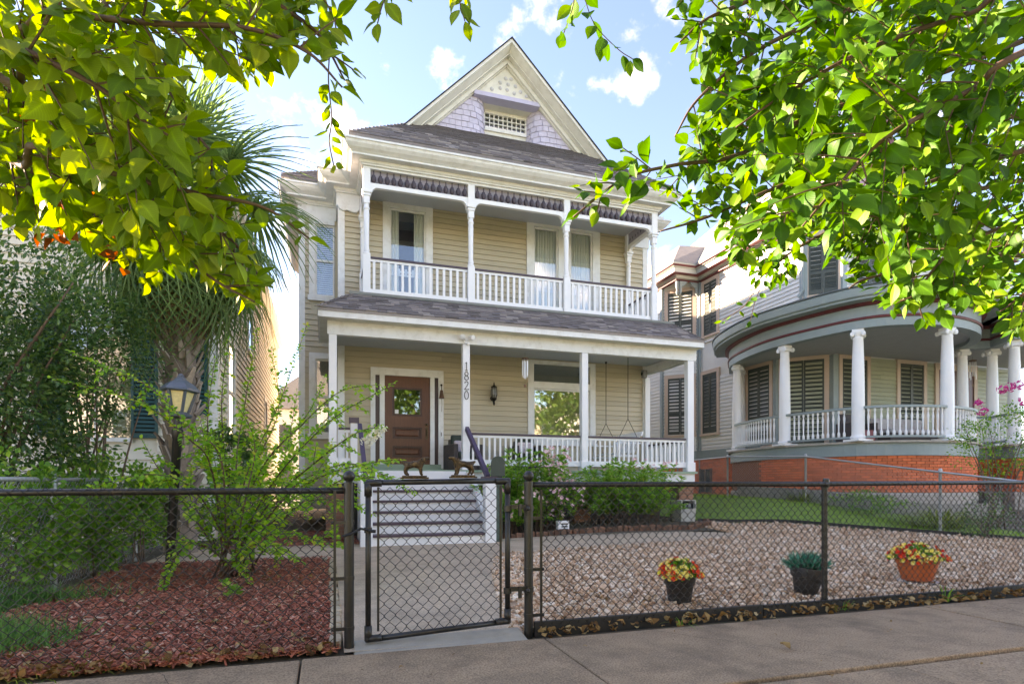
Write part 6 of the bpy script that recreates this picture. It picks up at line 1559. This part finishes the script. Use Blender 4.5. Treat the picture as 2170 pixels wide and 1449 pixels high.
# ---------------------------------------------------------------- the two street trees whose boughs hang into the picture
def street_tree(label, trunk_pts, limbs, poly, seed, size, lm, dens, nobj, twl, extra=()):
    r_ = random.Random(seed); t = thing("street_tree", label, "tree", trunk_pts[0], "street trees by the pavement"); LS = Leaves(); ok = inside(poly)
    tp = crom(trunk_pts, 4); part(MB().tube(tp, [.13 - .07 * i / (len(tp) - 1) for i in range(len(tp))], 12), "trunk", BARK, t, smooth="all")
    keep = lambda p: ok(*pix(p)[:2]) or (lambda q: q[0] < -20 or q[0] > 2190 or q[1] < -20)(pix(p))
    tw = MB()
    for kl, lim in enumerate(limbs):
        pts = [tp[-1 - kl % 4]] + [at(*q) for q in lim]; pp = crom(pts, 7); n = len(pp)
        part(MB().tube(pp, [.0095 * (1 - .8 * i / (n - 1)) * (pix(pp[7])[2] / 1.6) ** .5 * (1.1 + 1.6 * max(0, 1 - i / 7)) for i in range(n)], 7), "branch", TWIG, t, smooth="all")
        twig_leaves(LS, pp[n // 3:], r_, dens * 1.6, size, .05, keep=keep)
        # side twigs
        acc = 0
        for i in range(1, n - 1):
            acc += (pp[i + 1] - pp[i]).length
            if acc < dens * 2.6: continue
            acc = 0
            for sg in (-1, 1):
                if r_.random() < .12: continue
                d = (pp[i + 1] - pp[i - 1]).normalized(); cam_d = (Vector((0, 0, EYE)) - pp[i]).normalized()
                sd = d.cross(cam_d).normalized() * sg
                dr = (d * r_.uniform(.4, 1.0) + sd * r_.uniform(.5, 1.0) + cam_d * r_.uniform(-.7, .5) + Vector((0, 0, -.08))).normalized(); ln = r_.uniform(*twl) * (1 - .45 * i / n)
                q = [pp[i] + dr * ln * f + Vector((0, 0, -.12 * ln * f * f)) for f in (0, .25, .5, .75, 1)]
                nk = next((i_ for i_, v_ in enumerate(q) if i_ and not keep(v_)), 5); q = q[:nk]
                if len(q) < 3: continue
                tw.tube(q, [.0024, .002, .0016, .0012, .0008][:len(q)], 4, cap=False)
                twig_leaves(LS, q, r_, dens, size, .12, keep=keep)
                if r_.random() < .7:
                    dr2 = (dr + rv(r_, .6)).normalized(); q2 = [q[1] + dr2 * ln * .5 * f for f in (0, .5, 1)]
                    if keep(q2[2]): tw.tube(q2, [.0014, .0012, .0008], 4, cap=False); twig_leaves(LS, q2, r_, dens, size, .15, keep=keep)
    for q, sp, sz in extra:
        pp = crom([at(*k) for k in q], 6); tw.tube(pp, [.0014] * len(pp), 4, cap=False); twig_leaves(LS, pp, r_, sp, sz, .25)
    o = part(tw, "twigs", TWIG, t, fix=False); o["kind"] = "stuff"
    put_leaves(t, LS.P, LS.D, LS.N, LS.L, lm, nobj); return t, LS
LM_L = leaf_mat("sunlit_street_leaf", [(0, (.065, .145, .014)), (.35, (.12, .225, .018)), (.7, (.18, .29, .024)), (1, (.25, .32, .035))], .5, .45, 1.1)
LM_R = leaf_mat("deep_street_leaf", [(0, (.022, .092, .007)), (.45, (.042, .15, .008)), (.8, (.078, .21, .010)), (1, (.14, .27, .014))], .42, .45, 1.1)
PL = [(-300, -300), (705, -300), (715, 10), (730, 110), (768, 178), (715, 205), (690, 150), (640, 120), (560, 148), (500, 185), (470, 150), (420, 150), (392, 185), (400, 260), (470, 330), (500, 385), (560, 410), (640, 450), (672, 500), (650, 530), (600, 478), (550, 478), (500, 500), (560, 560), (560, 650), (480, 625), (400, 560), (300, 605), (290, 560), (200, 525), (140, 470), (60, 480), (-300, 470)]
limL = [[(-160, 60, 1.45), (0, 165, 1.35), (110, 260, 1.3), (200, 330, 1.3), (270, 410, 1.28), (340, 500, 1.25), (450, 590, 1.25), (540, 640, 1.22)],
        [(-140, -80, 1.3), (120, 20, 1.2), (330, 50, 1.15), (520, 60, 1.15), (650, 110, 1.15), (725, 185, 1.15)],
        [(-140, 200, 1.2), (80, 310, 1.1), (250, 370, 1.1), (420, 410, 1.1), (560, 440, 1.12), (655, 505, 1.15)],
        [(-160, 330, 1.6), (60, 400, 1.5), (200, 460, 1.45), (330, 560, 1.4)],
        [(100, -160, 1.45), (230, 20, 1.4), (320, 130, 1.35), (400, 260, 1.3), (470, 350, 1.3)],
        [(-160, 0, 1.0), (60, 110, .95), (200, 180, .95), (310, 260, .98), (380, 300, 1.0)],
        [(300, -150, 1.6), (420, -20, 1.5), (520, 60, 1.45), (600, 110, 1.45)], [(380, -120, 1.35), (520, -30, 1.3), (620, 30, 1.3), (680, 80, 1.3), (730, 170, 1.3)], [(-120, 250, 1.5), (150, 330, 1.45), (350, 440, 1.4), (480, 500, 1.38), (560, 600, 1.35)]]
exL = [([(860, -90, 1.35), (815, 0, 1.3), (800, 50, 1.3)], .018, (.05, .062)), ([(990, -90, 1.4), (975, 0, 1.35), (985, 45, 1.35)], .02, (.045, .058)), ([(640, -60, 1.2), (700, 20, 1.2), (712, 60, 1.2)], .022, (.05, .065)),
       ([(700, 90, 1.2), (696, 170, 1.22), (703, 250, 1.25), (698, 300, 1.25), (707, 350, 1.25)], .011, (.026, .042))]
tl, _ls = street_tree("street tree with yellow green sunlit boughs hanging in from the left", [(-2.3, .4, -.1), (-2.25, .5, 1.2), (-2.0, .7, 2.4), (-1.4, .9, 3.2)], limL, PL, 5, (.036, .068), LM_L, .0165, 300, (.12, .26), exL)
PR = [(1395, -300), (1400, 10), (1440, 50), (1425, 110), (1480, 150), (1490, 230), (1450, 300), (1330, 305), (1300, 330), (1230, 390), (1200, 445), (1215, 480), (1300, 430), (1350, 450), (1380, 400), (1420, 420), (1430, 470), (1490, 500), (1540, 505), (1540, 550), (1600, 590), (1640, 600), (1690, 580), (1740, 545), (1790, 550), (1800, 600), (1860, 640), (1950, 690), (2060, 645), (2120, 700), (2600, 760), (2600, -300)]
limR = [[(2320, 20, 2.3), (2060, 130, 2.1), (1860, 200, 1.95), (1700, 255, 1.8), (1560, 330, 1.7), (1430, 350, 1.65), (1320, 380, 1.62), (1215, 460, 1.6)],
        [(2320, 180, 2.1), (2050, 270, 1.95), (1830, 330, 1.85), (1640, 400, 1.75), (1500, 460, 1.7), (1400, 490, 1.68)],
        [(2200, -160, 1.9), (1950, -30, 1.8), (1750, 40, 1.7), (1600, 110, 1.65), (1480, 210, 1.65), (1430, 290, 1.65)],
        [(2340, 330, 2.5), (2080, 400, 2.3), (1860, 450, 2.15), (1700, 520, 2.05), (1610, 590, 2.0)],
        [(2380, 520, 2.7), (2140, 540, 2.5), (1980, 560, 2.4), (1840, 590, 2.35), (1800, 610, 2.3)],
        [(2300, 60, 1.35), (2060, 190, 1.3), (1880, 290, 1.25), (1770, 400, 1.25), (1700, 480, 1.25)],
        [(2300, -40, 1.5), (2050, 30, 1.45), (1850, 100, 1.4), (1680, 190, 1.4), (1560, 270, 1.4)],
        [(1750, -160, 1.7), (1620, -20, 1.65), (1500, 40, 1.6), (1440, 90, 1.6)],
        [(2400, 420, 1.9), (2160, 470, 1.8), (2010, 540, 1.75), (1930, 640, 1.75)],
        [(2450, 560, 2.0), (2220, 600, 1.9), (2120, 660, 1.85)],
        [(2340, 250, 1.5), (2100, 340, 1.45), (1940, 400, 1.4), (1850, 470, 1.4)],
        [(2400, 100, 2.9), (2100, 220, 2.7), (1900, 320, 2.5), (1760, 420, 2.4), (1640, 480, 2.3), (1540, 500, 2.3)],
        [(2100, -160, 2.5), (1900, 60, 2.3), (1750, 180, 2.2), (1600, 260, 2.1), (1500, 300, 2.1)]]
exR = [([(1215, -90, 1.5), (1240, 0, 1.5), (1262, 55, 1.5), (1310, 105, 1.5), (1340, 125, 1.5)], .022, (.05, .068)), ([(1225, -80, 1.45), (1215, 10, 1.45), (1195, 70, 1.45)], .022, (.05, .065)), ([(1640, 560, 2.0), (1600, 615, 2.0), (1575, 650, 2.0), (1530, 680, 2.0)], .03, (.03, .042)), ([(1615, 600, 2.0), (1600, 640, 2.0), (1590, 680, 2.0)], .028, (.03, .042)),
       ([(2170, 640, 1.6), (2160, 680, 1.6), (2150, 700, 1.6)], .02, (.04, .05))]
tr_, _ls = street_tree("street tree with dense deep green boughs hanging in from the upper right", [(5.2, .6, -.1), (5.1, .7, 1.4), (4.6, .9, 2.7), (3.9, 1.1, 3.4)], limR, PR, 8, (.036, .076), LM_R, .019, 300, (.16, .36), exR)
# withered brown clusters on the left boughs
DRYL = leaf_mat("withered_leaf", [(0, (.10, .035, .012)), (.5, (.20, .07, .02)), (1, (.34, .14, .04))], .35, .7)
LS = Leaves(); r_ = random.Random(3)
for (u, v) in ((115, 205), (50, 275), (175, 285), (300, 322), (205, 398), (120, 415), (235, 490), (110, 505), (250, 555), (140, 480)):
    c = at(u, v, 1.22)
    for k in range(5): d = (rv(r_, 1) + Vector((0, 0, -.8))).normalized(); LS.add(c + rv(r_, .012), d, rv(r_, 1).normalized(), r_.uniform(.022, .04))
put_leaves(tl, LS.P, LS.D, LS.N, LS.L, DRYL, 60, "withered_leaf")
# ---------------------------------------------------------------- bushy crape myrtle in the mulch
cm_ = thing("crape_myrtle", "bushy crape myrtle with arching stems and one white flower head in the red mulch", "shrub", (-1.0, 7.1, 0))
CML = leaf_mat("crape_myrtle_leaf", [(0, (.10, .26, .04)), (.5, (.17, .38, .05)), (.85, (.30, .50, .06)), (1, (.48, .46, .10))], .5, .42, 1.9)
LS = Leaves(); r_ = random.Random(21); base = (490, 1225, 6.5); cnt = 0
stems = [[base, (525, 1000, 6.5), (590, 860, 6.5), (650, 690, 6.5)], [base, (560, 1050, 6.2), (690, 900, 5.9), (835, 812, 5.7)], [base, (560, 1080, 6.1), (680, 970, 5.6), (760, 915, 5.3), (812, 905, 5.2)],
         [base, (500, 1000, 6.6), (520, 850, 6.7), (545, 700, 6.8)], [base, (480, 1000, 6.7), (470, 850, 6.8), (485, 720, 6.9)], [base, (460, 1050, 6.6), (440, 900, 6.7), (455, 760, 6.8)], [base, (540, 1000, 6.8), (590, 870, 6.9), (575, 740, 7.0)],
         [base, (430, 1060, 6.0), (330, 1005, 5.5), (160, 1040, 5.2)], [base, (450, 1000, 6.0), (400, 930, 5.8), (290, 850, 5.6), (110, 800, 5.4)], [base, (470, 980, 6.0), (410, 915, 5.9), (310, 815, 5.7), (150, 745, 5.5)],
         [base, (580, 1080, 6.0), (680, 1010, 5.8), (790, 980, 5.6), (850, 975, 5.6)], [base, (560, 1120, 5.9), (650, 1060, 5.6), (740, 1010, 5.4), (800, 1020, 5.3)], [base, (600, 1050, 6.2), (720, 985, 6.0), (800, 1000, 5.9), (880, 1045, 5.8)],
         [base, (420, 1150, 6.1), (360, 1200, 5.8), (340, 1285, 5.6)], [base, (500, 1180, 6.0), (560, 1150, 5.7), (640, 1190, 5.5)], [base, (600, 1000, 6.6), (680, 900, 6.8), (740, 850, 6.9)], [base, (400, 1080, 6.3), (340, 1000, 6.2), (300, 930, 6.1)],
         [base, (540, 1100, 6.5), (600, 980, 6.6), (630, 830, 6.8)], [base, (470, 1100, 6.3), (440, 970, 6.2), (425, 890, 6.1)], [base, (620, 1080, 6.1), (720, 1060, 6.0), (790, 1090, 5.9)], [base, (550, 1000, 6.2), (640, 900, 6.0), (720, 830, 5.9), (800, 815, 5.9)], [base, (560, 1100, 6.7), (640, 1040, 7.0), (700, 960, 7.2)],
         [base, (440, 1120, 6.6), (400, 1040, 6.9), (420, 960, 7.1)], [base, (530, 1150, 6.1), (610, 1130, 5.9), (690, 1150, 5.8)], [base, (520, 1060, 6.0), (540, 940, 5.9), (500, 850, 5.8)], [base, (560, 1000, 6.9), (650, 880, 7.2), (690, 800, 7.3)]]
for k, s_ in enumerate(stems):
    b0 = at(*base) + Vector((r_.uniform(-.2, .25), r_.uniform(-.12, .15), 0)); b0.z = -.02
    pp = crom([b0] + [at(*q) for q in s_[1:]], 7); n = len(pp)
    part(MB().tube(pp, [.012 * (1 - .8 * i / (n - 1)) for i in range(n)], 6), "stem", TWIG if k % 3 else BARK, cm_, smooth="all")
    twig_leaves(LS, pp, r_, .030, (.052, .078), .2, side=.95, droop=.08, opposite=True, upn=1.0, cam_n=.25, jitter=.15)
    for i in range(n // 4, n - 2, 2):
        d = (pp[i + 1] - pp[i]).normalized(); dr = (d * .7 + rv(r_, .55) + Vector((0, 0, .15))).normalized(); ln = r_.uniform(.15, .42) * (1.15 - i / n)
        q = [pp[i] + dr * ln * f + Vector((0, 0, -.05 * f * f)) for f in (0, .35, .7, 1)]
        part(MB().tube(q, .003, 4), "twig", TWIG, cm_, fix=False) if cnt < 120 else None; cnt += 1
        twig_leaves(LS, q, r_, .030, (.046, .07), .1, side=.95, droop=.1, opposite=True, upn=1.0, cam_n=.25, jitter=.2)
# low inner growth
for k in range(60):
    c = at(r_.gauss(560, 85), r_.uniform(960, 1170), r_.uniform(6.1, 7.2)); dr = (rv(r_, .7) + Vector((0, 0, .4))).normalized(); q = [c + dr * .3 * f for f in (0, .5, 1)]
    twig_leaves(LS, q, r_, .028, (.05, .085), .05, side=.95, droop=.1, opposite=True, upn=1.0, cam_n=.3, jitter=.25)
put_leaves(cm_, LS.P, LS.D, LS.N, LS.L, CML, 300, hi=False)
WPET = leaf_mat("white_petal", [(0, (.70, .66, .55)), (.6, (.80, .78, .72)), (1, (.74, .70, .50))], .3, val=.06); FW = flower_mesh("blossom", WPET, 5, .3)
tip = at(815, 905, 5.2); bk2 = at(775, 935, 5.25)
for k in range(90):
    f = r_.random(); p = bk2.lerp(tip, f) + rv(r_, 1).normalized() * (.05 - .02 * f) * r_.uniform(.6, 1.1); s = r_.uniform(.012, .02)
    inst("blossom", FW, cm_, mat4=Matrix.Translation(p) @ (p - bk2.lerp(tip, .5) + rv(r_, .02)).to_track_quat("Z", "Y").to_matrix().to_4x4() @ Matrix.Diagonal((s, s, s, 1)))
# ---------------------------------------------------------------- generic shrubs
def shrub(name, label, cat, c, rad, n, size, m, seed, clumps=40, stems=10, width=1.0, group=None, zmin=.02, narrow=False, flowers=None, base=None, stem_r=.012, out=.5, hollow=.45):
    r_ = np.random.default_rng(seed); rr_ = random.Random(seed); gz_ = ground_z(c[0], c[1]) if base is None else base; t = thing(name, label, cat, (c[0], c[1], gz_), group)
    cl = r_.normal(size=(clumps, 3)); cl = norm(cl) * r_.uniform(hollow, 1.0, (clumps, 1)) * np.array(rad) + np.array(c)
    for k in range(stems):
        q = Vector(cl[k % clumps]); b0 = Vector((c[0] + rr_.uniform(-.25, .25) * rad[0], c[1] + rr_.uniform(-.25, .25) * rad[1], gz_ - .05)); mid = b0.lerp(q, .5) + Vector((0, 0, .15 * rad[2]))
        pp = crom([b0, mid, q], 4); part(MB().tube(pp, [stem_r * (1 - .7 * i / (len(pp) - 1)) for i in range(len(pp))], 5), "stem", BARK, t, smooth="all", fix=False)
    ci = r_.integers(0, clumps, n); cr_ = .33 * np.array(rad) * r_.uniform(.5, 1.3, (clumps, 1))
    off = norm(r_.normal(size=(n, 3))) * (r_.random((n, 1)) ** .5); P = cl[ci] + off * cr_[ci]
    P[:, 2] = np.maximum(P[:, 2], gz_ + zmin + r_.uniform(0, .1, n))
    D = norm(off * out + norm(P - np.array(c)) * .6 + r_.normal(0, .45, (n, 3)) + np.array([0, 0, .25])); Nn = norm(norm(P - np.array(c)) * .5 + r_.normal(0, .45, (n, 3)) + np.array([0, 0, .9]))
    L = r_.uniform(*size, n)
    X = norm(np.cross(D, Nn)); Z = np.cross(X, D)
    o = scatter("foliage", LT_MID[0], LT_MID[1], P, X, D, Z, np.stack([L * width, L, L], 1), m, t, True); o["kind"] = "stuff"
    return t, cl, P
# oleanders by the porch: whorls of narrow leaves on arching shoots
OLE = leaf_mat("oleander_leaf", [(0, (.11, .28, .06)), (.5, (.19, .42, .08)), (.85, (.30, .52, .12)), (1, (.45, .50, .15))], .5, .4, 1.5)
PINK = leaf_mat("pale_pink_petal", [(0, (.72, .36, .40)), (.5, (.82, .55, .55)), (1, (.86, .72, .68))], .3, val=.06); FPK = flower_mesh("pink_flower", PINK, 5, .2)
def oleander(label, x0, x1, y, ztop, seed, nsh, nfl, fzone):
    r_ = random.Random(seed); xc = (x0 + x1) / 2; t = thing("oleander", label, "shrub", (xc, y, ground_z(xc, y)), "oleanders in front of the porch"); LS = Leaves()
    tips = []
    for k in range(nsh):
        bx_ = r_.uniform(x0 + .25, x1 - .25); by = y + r_.uniform(-.12, .25); gz_ = ground_z(bx_, by)
        f = r_.random(); tx = bx_ + r_.gauss(0, .30); ty = by + r_.uniform(-.55, .45); tz = gz_ + .25 + (ztop - gz_ - .2) * f ** .75 * r_.uniform(.85, 1.05) * (1 - .18 * abs(2 * (tx - xc) / (x1 - x0)) ** 2)
        b0 = Vector((bx_, by, gz_)); tp_ = Vector((tx, ty, tz)); mid = b0.lerp(tp_, .55) + Vector((0, 0, .12)); pp = crom([b0, mid, tp_], 5); n = len(pp)
        if k < 60: part(MB().tube(pp, [.008 * (1 - .6 * i / (n - 1)) for i in range(n)], 4), "stem", TWIG, t, fix=False)
        for i in range(n // 3, n):
            for w_ in range(5 if i < n - 1 else 9):
                a = r_.random() * 6.28; d = (pp[min(i, n - 1)] - pp[i - 1]).normalized(); sd = Vector((math.cos(a), math.sin(a), r_.uniform(-.1, .5)))
                dd = (d * .55 + sd).normalized(); LS.add(pp[i] + rv(r_, .01), dd, (Vector((0, 0, 1)) + rv(r_, .3)).normalized(), r_.uniform(.09, .15))
        tips.append(tp_)
    put_leaves(t, LS.P, LS.D, LS.N, LS.L, OLE, 0, hi=False, width=.42)
    fl_ = [p for p in tips if fzone(p)] or tips
    for k in range(nfl):
        p = r_.choice(fl_) + rv(r_, .05) + Vector((0, -.13, .06)); s = r_.uniform(.034, .05)
        inst("pink_flower", FPK, t, mat4=Matrix.Translation(p) @ (Vector((0, -.7, .8)) + rv(r_, .5)).to_track_quat("Z", "Y").to_matrix().to_4x4() @ Matrix.Diagonal((s, s, s, 1)))
oleander("oleander covered in pale pink flowers, in front of the middle porch post", 3.05, 5.0, 11.15, 1.72, 31, 150, 290, lambda p: p.x > 4.0 or p.z < .9)
oleander("mostly green oleander at the right end of the porch", 5.0, 7.35, 11.2, 1.52, 32, 170, 22, lambda p: p.z > 1.3 and p.x > 6.3)
# dark multi-stemmed shrub at left
DKL = leaf_mat("dark_glossy_leaf", [(0, (.03, .085, .028)), (.5, (.055, .135, .038)), (.85, (.105, .20, .05)), (1, (.20, .28, .065))], .35, .3, 1.8, spec=.5)
shrub("dark_evergreen", "tall dark glossy evergreen shrub filling the left edge", "tree", (-3.9, 8.0, 2.55), (1.45, 1.5, 1.95), 24000, (.05, .085), DKL, 41, 130, 34, .8, stem_r=.03)
shrub("dark_evergreen", "upper crown of dark leaves leaning toward the palm trunk", "tree", (-3.05, 9.2, 2.9), (.95, .8, 1.15), 7000, (.045, .075), DKL, 42, 60, 16, .75, stem_r=.02, base=0.0)
HEDGE = leaf_mat("mid_green_leaf", [(0, (.065, .17, .034)), (.5, (.11, .27, .046)), (.85, (.19, .36, .06)), (1, (.30, .41, .08))], .42, .4, 1.8)
for i, (x, y, rz, rr2, lab) in enumerate(((-2.75, 6.6, .62, .62, "vine covered bush at the front of the left boundary fence"), (-2.7, 8.0, .66, .68, "second vine clump on the left boundary fence, under the dark evergreen"), (-2.55, 9.4, .68, .66, "third vine clump on the left boundary fence, beside the lamp post"), (-2.45, 10.8, .66, .60, "farthest vine clump on the left boundary fence, below the palm"))):
    shrub("vine_bush", lab, "shrub", (x, y, rz), (.52, .85, rr2), 4200, (.045, .08), HEDGE, 50 + i, 54, 8, 1.0, "vines on the left boundary fence")
shrub("round_shrub", "dark rounded shrub at the corner of the cream house, right of the palm", "shrub", (-1.55, 11.4, 1.55), (.50, .45, .55), 2600, (.05, .08), DKL, 60, 30, 6, .9, base=0)
shrub("low_hedge", "low leafy bush between the palm and the tan house", "shrub", (-1.6, 11.2, .55), (.6, .5, .6), 1800, (.04, .07), HEDGE, 61, 30, 6)
# ---------------------------------------------------------------- palm
palm = thing("fan_palm", "tall fan palm with a fibrous trunk in front of the cream house", "palm", (-2.12, 10.1, 0))
PBX = mat("fibrous_palm_trunk", (.20, .155, .12), .95, .3, 22, bump=.8, bscale=50)
BOOT = mat("old_leaf_base", (.30, .24, .19), .9, .25, 16, objvar=.3, bump=.5, bscale=60)
PH = 5.5; r_ = random.Random(71)
part(MB().lathe([(.24, -.1), (.235, .5), (.215, 1.5), (.215, 3.0), (.23, 4.7), (.20, 5.3), (.1, 5.5)], (-2.12, 10.1, 0), 16), "trunk", PBX, palm, smooth=True)
bm_ = MB().hexa([(-.5, -.5, 0), (.5, -.5, 0), (.5, .5, 0), (-.5, .5, 0)], [(-.22, .1, 1), (.22, .1, 1), (.22, .9, 1), (-.22, .9, 1)]).mesh("leaf_base", BOOT)
for k in range(180):
    z = .25 + 4.9 * k / 180; a = k * 2.399 + r_.uniform(-.2, .2); rad = .215
    q = Matrix.Translation((-2.12 + rad * math.cos(a), 10.1 + rad * math.sin(a), z)) @ Matrix.Rotation(a - math.pi / 2, 4, "Z") @ Matrix.Rotation(R(r_.uniform(-32, -14)), 4, "X") @ Matrix.Rotation(R(r_.uniform(-25, 25)), 4, "Y")
    inst("leaf_base", bm_, palm, mat4=q @ Matrix.Diagonal((.11, .035, r_.uniform(.16, .30), 1)))
PFR = leaf_mat("palm_frond_green", [(0, (.08, .155, .055)), (.5, (.125, .215, .075)), (1, (.19, .29, .10))], .38, .4, 1.5); PDR = leaf_mat("dead_frond", [(0, (.20, .13, .06)), (1, (.34, .25, .13))], .2, .7)
def frond(seed, m, droop, R0=.98):
    r_ = random.Random(seed); mb = MB(); pet = .95
    pts = [Vector((0, pet * f, .10 * math.sin(f * 2) - .06 * f * f)) for f in (0, .33, .66, 1)]
    mb.tube(pts, [.02, .017, .014, .011], 5); c = pts[-1]; nb = 36
    for k in range(nb):
        a = R(-128 + 256 * k / (nb - 1)); d = Vector((math.sin(a), math.cos(a), .12 * math.cos(a * 2))); L = R0 * (1 - .22 * abs(a) / 2.2) * r_.uniform(.9, 1.05); w = .017
        sd = Vector((d.y, -d.x, 0)).normalized(); vs = []
        for i in range(6):
            f = i / 5; p = c + d * L * f + Vector((0, 0, -droop * L * f ** 2.4)) + Vector((0, 0, (.02 if k % 2 else -.02) * min(1, f * 4)))
            ww = w * (1 if f < .5 else (1 - (f - .5) * 1.85)); vs += [p - sd * ww + Vector((0, 0, .008)), p, p + sd * ww + Vector((0, 0, .008))]
        mb.add(vs, [(3 * i + j, 3 * i + j + 1, 3 * i + 4 + j, 3 * i + 3 + j) for i in range(5) for j in (0, 1)])
    return mb.mesh("frond", m, fix=False)
FRM = [frond(i, PFR, dr) for i, dr in enumerate((.15, .35, .6, .9))]; FDM = [frond(9, PDR, .9, .7)]
for k in range(54):
    el = R(82 - 158 * (k / 53) ** 1.05); a = k * 2.399; me = FRM[0 if el > .9 else 1 if el > .35 else 2 if el > -.2 else 3]
    if k > 50: me = FDM[0]
    q = Matrix.Translation((-2.12, 10.1, 5.4 - .5 * (k / 53))) @ Matrix.Rotation(a, 4, "Z") @ Matrix.Rotation(el, 4, "X") @ Matrix.Rotation(r_.uniform(-.4, .4), 4, "Y")
    inst("frond", me, palm, mat4=q @ Matrix.Scale(r_.uniform(.95, 1.25), 4))
# ---------------------------------------------------------------- right-hand verge: weeds, strap-leaf clump, pink crape myrtle
def straps(name, label, x, y, n, L, W, m, cat, seed, spread=.35):
    r_ = random.Random(seed); z0 = ground_z(x, y); t = thing(name, label, cat, (x, y, z0)); mb = MB()
    for k in range(n):
        a = r_.random() * 6.28; ln = r_.uniform(*L); el = r_.uniform(.5, 1.45); h = Vector((math.cos(a), math.sin(a), 0)); p = Vector((x, y, z0)) + h * r_.random() * spread; vs = []; w = r_.uniform(*W); sd = Vector((-h.y, h.x, 0))
        for i in range(6):
            f = i / 5; q = p + h * ln * f * math.cos(el) * (1 + .5 * f) + Vector((0, 0, ln * (f * math.sin(el) - .55 * f ** 2.6))); ww = w * (1 - f ** 2); vs += [q - sd * ww, q + sd * ww]
        mb.add(vs, [(2 * i, 2 * i + 1, 2 * i + 3, 2 * i + 2) for i in range(5)])
    part(mb, "leaf_blades", m, t, fix=False)["kind"] = "stuff"
YG = leaf_mat("yellow_green_strap", [(0, (.08, .15, .02)), (.5, (.15, .23, .035)), (1, (.25, .29, .06))], .35, .45, 1.5)
straps("strap_leaf_clump", "large yellow green strap leaf clump behind the silver fence at right", 12.2, 8.9, 260, (.5, .95), (.008, .018), YG, "plant", 1, .5)
straps("strap_leaf_clump", "smaller feathery clump at the silver fence, left of the strap leaf plant", 11.75, 12.1, 260, (.35, .7), (.004, .008), YG, "plant", 2, .35)
straps("weed_tuft", "thin weed growing through the black fence in front of the terracotta bowl", 5.30, 3.83, 14, (.10, .3), (.003, .006), HEDGE, "plant", 3, .05)
straps("weed_tuft", "small grass tuft at the foot of the thin black fence post", 4.1, 3.81, 30, (.06, .2), (.002, .004), HEDGE, "plant", 4, .06)
straps("weed_tuft", "small green weed under the fence below the left flower pot", 2.55, 3.81, 18, (.05, .13), (.003, .006), HEDGE, "plant", 5, .06)
straps("weed_tuft", "tuft of yellowing weeds in the litter at the left end of the mulch", -1.35, 3.95, 60, (.05, .14), (.003, .007), YG, "plant", 6, .35)
shrub("leafy_weeds", "dark leggy weeds along the silver fence at the right edge", "plant", (11.6, 7.6, .45), (.45, .7, .45), 700, (.03, .06), DKL, 81, 24, 8)
shrub("leafy_weeds", "row of weeds at the foot of the low block wall", "plant", (11.9, 10.4, .6), (.3, 1.2, .28), 900, (.04, .08), HEDGE, 82, 30, 0)
PC, _c, _p = shrub("pink_crape_myrtle", "young crape myrtle with magenta flower clusters at the right edge", "tree", (13.5, 8.6, 2.0), (.85, .9, .85), 2200, (.04, .065), HEDGE, 83, 44, 14, .9, stem_r=.016, base=.15)
MAG = leaf_mat("magenta_petal", [(0, (.55, .04, .20)), (.6, (.68, .08, .30)), (1, (.75, .18, .42))], .3, val=.08); FM = flower_mesh("magenta_flower", MAG, 5, .3); r_ = random.Random(8)
for (u, v, d) in ((2072, 855, 11.4), (2082, 872, 11.4), (2140, 820, 11.2), (2160, 815, 11.2), (2168, 850, 11.0), (2125, 825, 11.3)):
    c = at(u, v, d)
    for k in range(26):
        p = c + rv(r_, 1).normalized() * .085 * r_.uniform(.5, 1); s = r_.uniform(.022, .035); inst("magenta_flower", FM, PC, mat4=Matrix.Translation(p) @ (p - c).to_track_quat("Z", "Y").to_matrix().to_4x4() @ Matrix.Diagonal((s, s, s, 1)))
shrub("vine_bush", "straggly seedling in the mulch at the foot of the crape myrtle", "plant", tuple(at(480, 1275, 5.2))[:2] + (.10,), (.12, .1, .10), 40, (.045, .07), HEDGE, 90, 8, 2, 1.1)
# ---------------------------------------------------------------- trees outside the frame: they stand in the window reflections
CRN = leaf_mat("distant_crown_leaf", [(0, (.03, .075, .015)), (.5, (.05, .11, .02)), (1, (.10, .17, .03))], .35, .5, 1.5)
def big_tree(label, x, y, h, rad, n, seed, leaf=(.12, .22), low=.35):
    t, cl, P = shrub("shade_tree", label, "tree", (x, y, h * (low + (1 - low) / 2)), (rad, rad, h * (1 - low) / 2), n, leaf, CRN, seed, 70, 0, .9, "shade trees of the street", base=0)
    part(MB().tube([(x, y, -.2), (x + .1, y, h * .3), (x, y + .1, h * .6)], [.26, .2, .1], 10), "trunk", BARK, t, smooth="all")
    for k in range(7): q = Vector(cl[k]); part(MB().tube([(x + .05, y, h * .35), Vector((x, y, h * .45)).lerp(q, .5), q], [.1, .06, .02], 6), "limb", BARK, t, fix=False)
for i, (x, y, h, rad, n, lab) in enumerate(((-6.5, -12.5, 9, 3.4, 3600, "shade tree across the street, left"), (6.8, -12, 10, 3.9, 4600, "shade tree across the street, middle"), (19, -13, 10, 4.2, 4600, "shade tree across the street, right"))):
    big_tree(lab, x, y, h, rad, n, 100 + i, (.18, .30) if y > 0 else (.30, .50), .35 if y > 0 else .12)
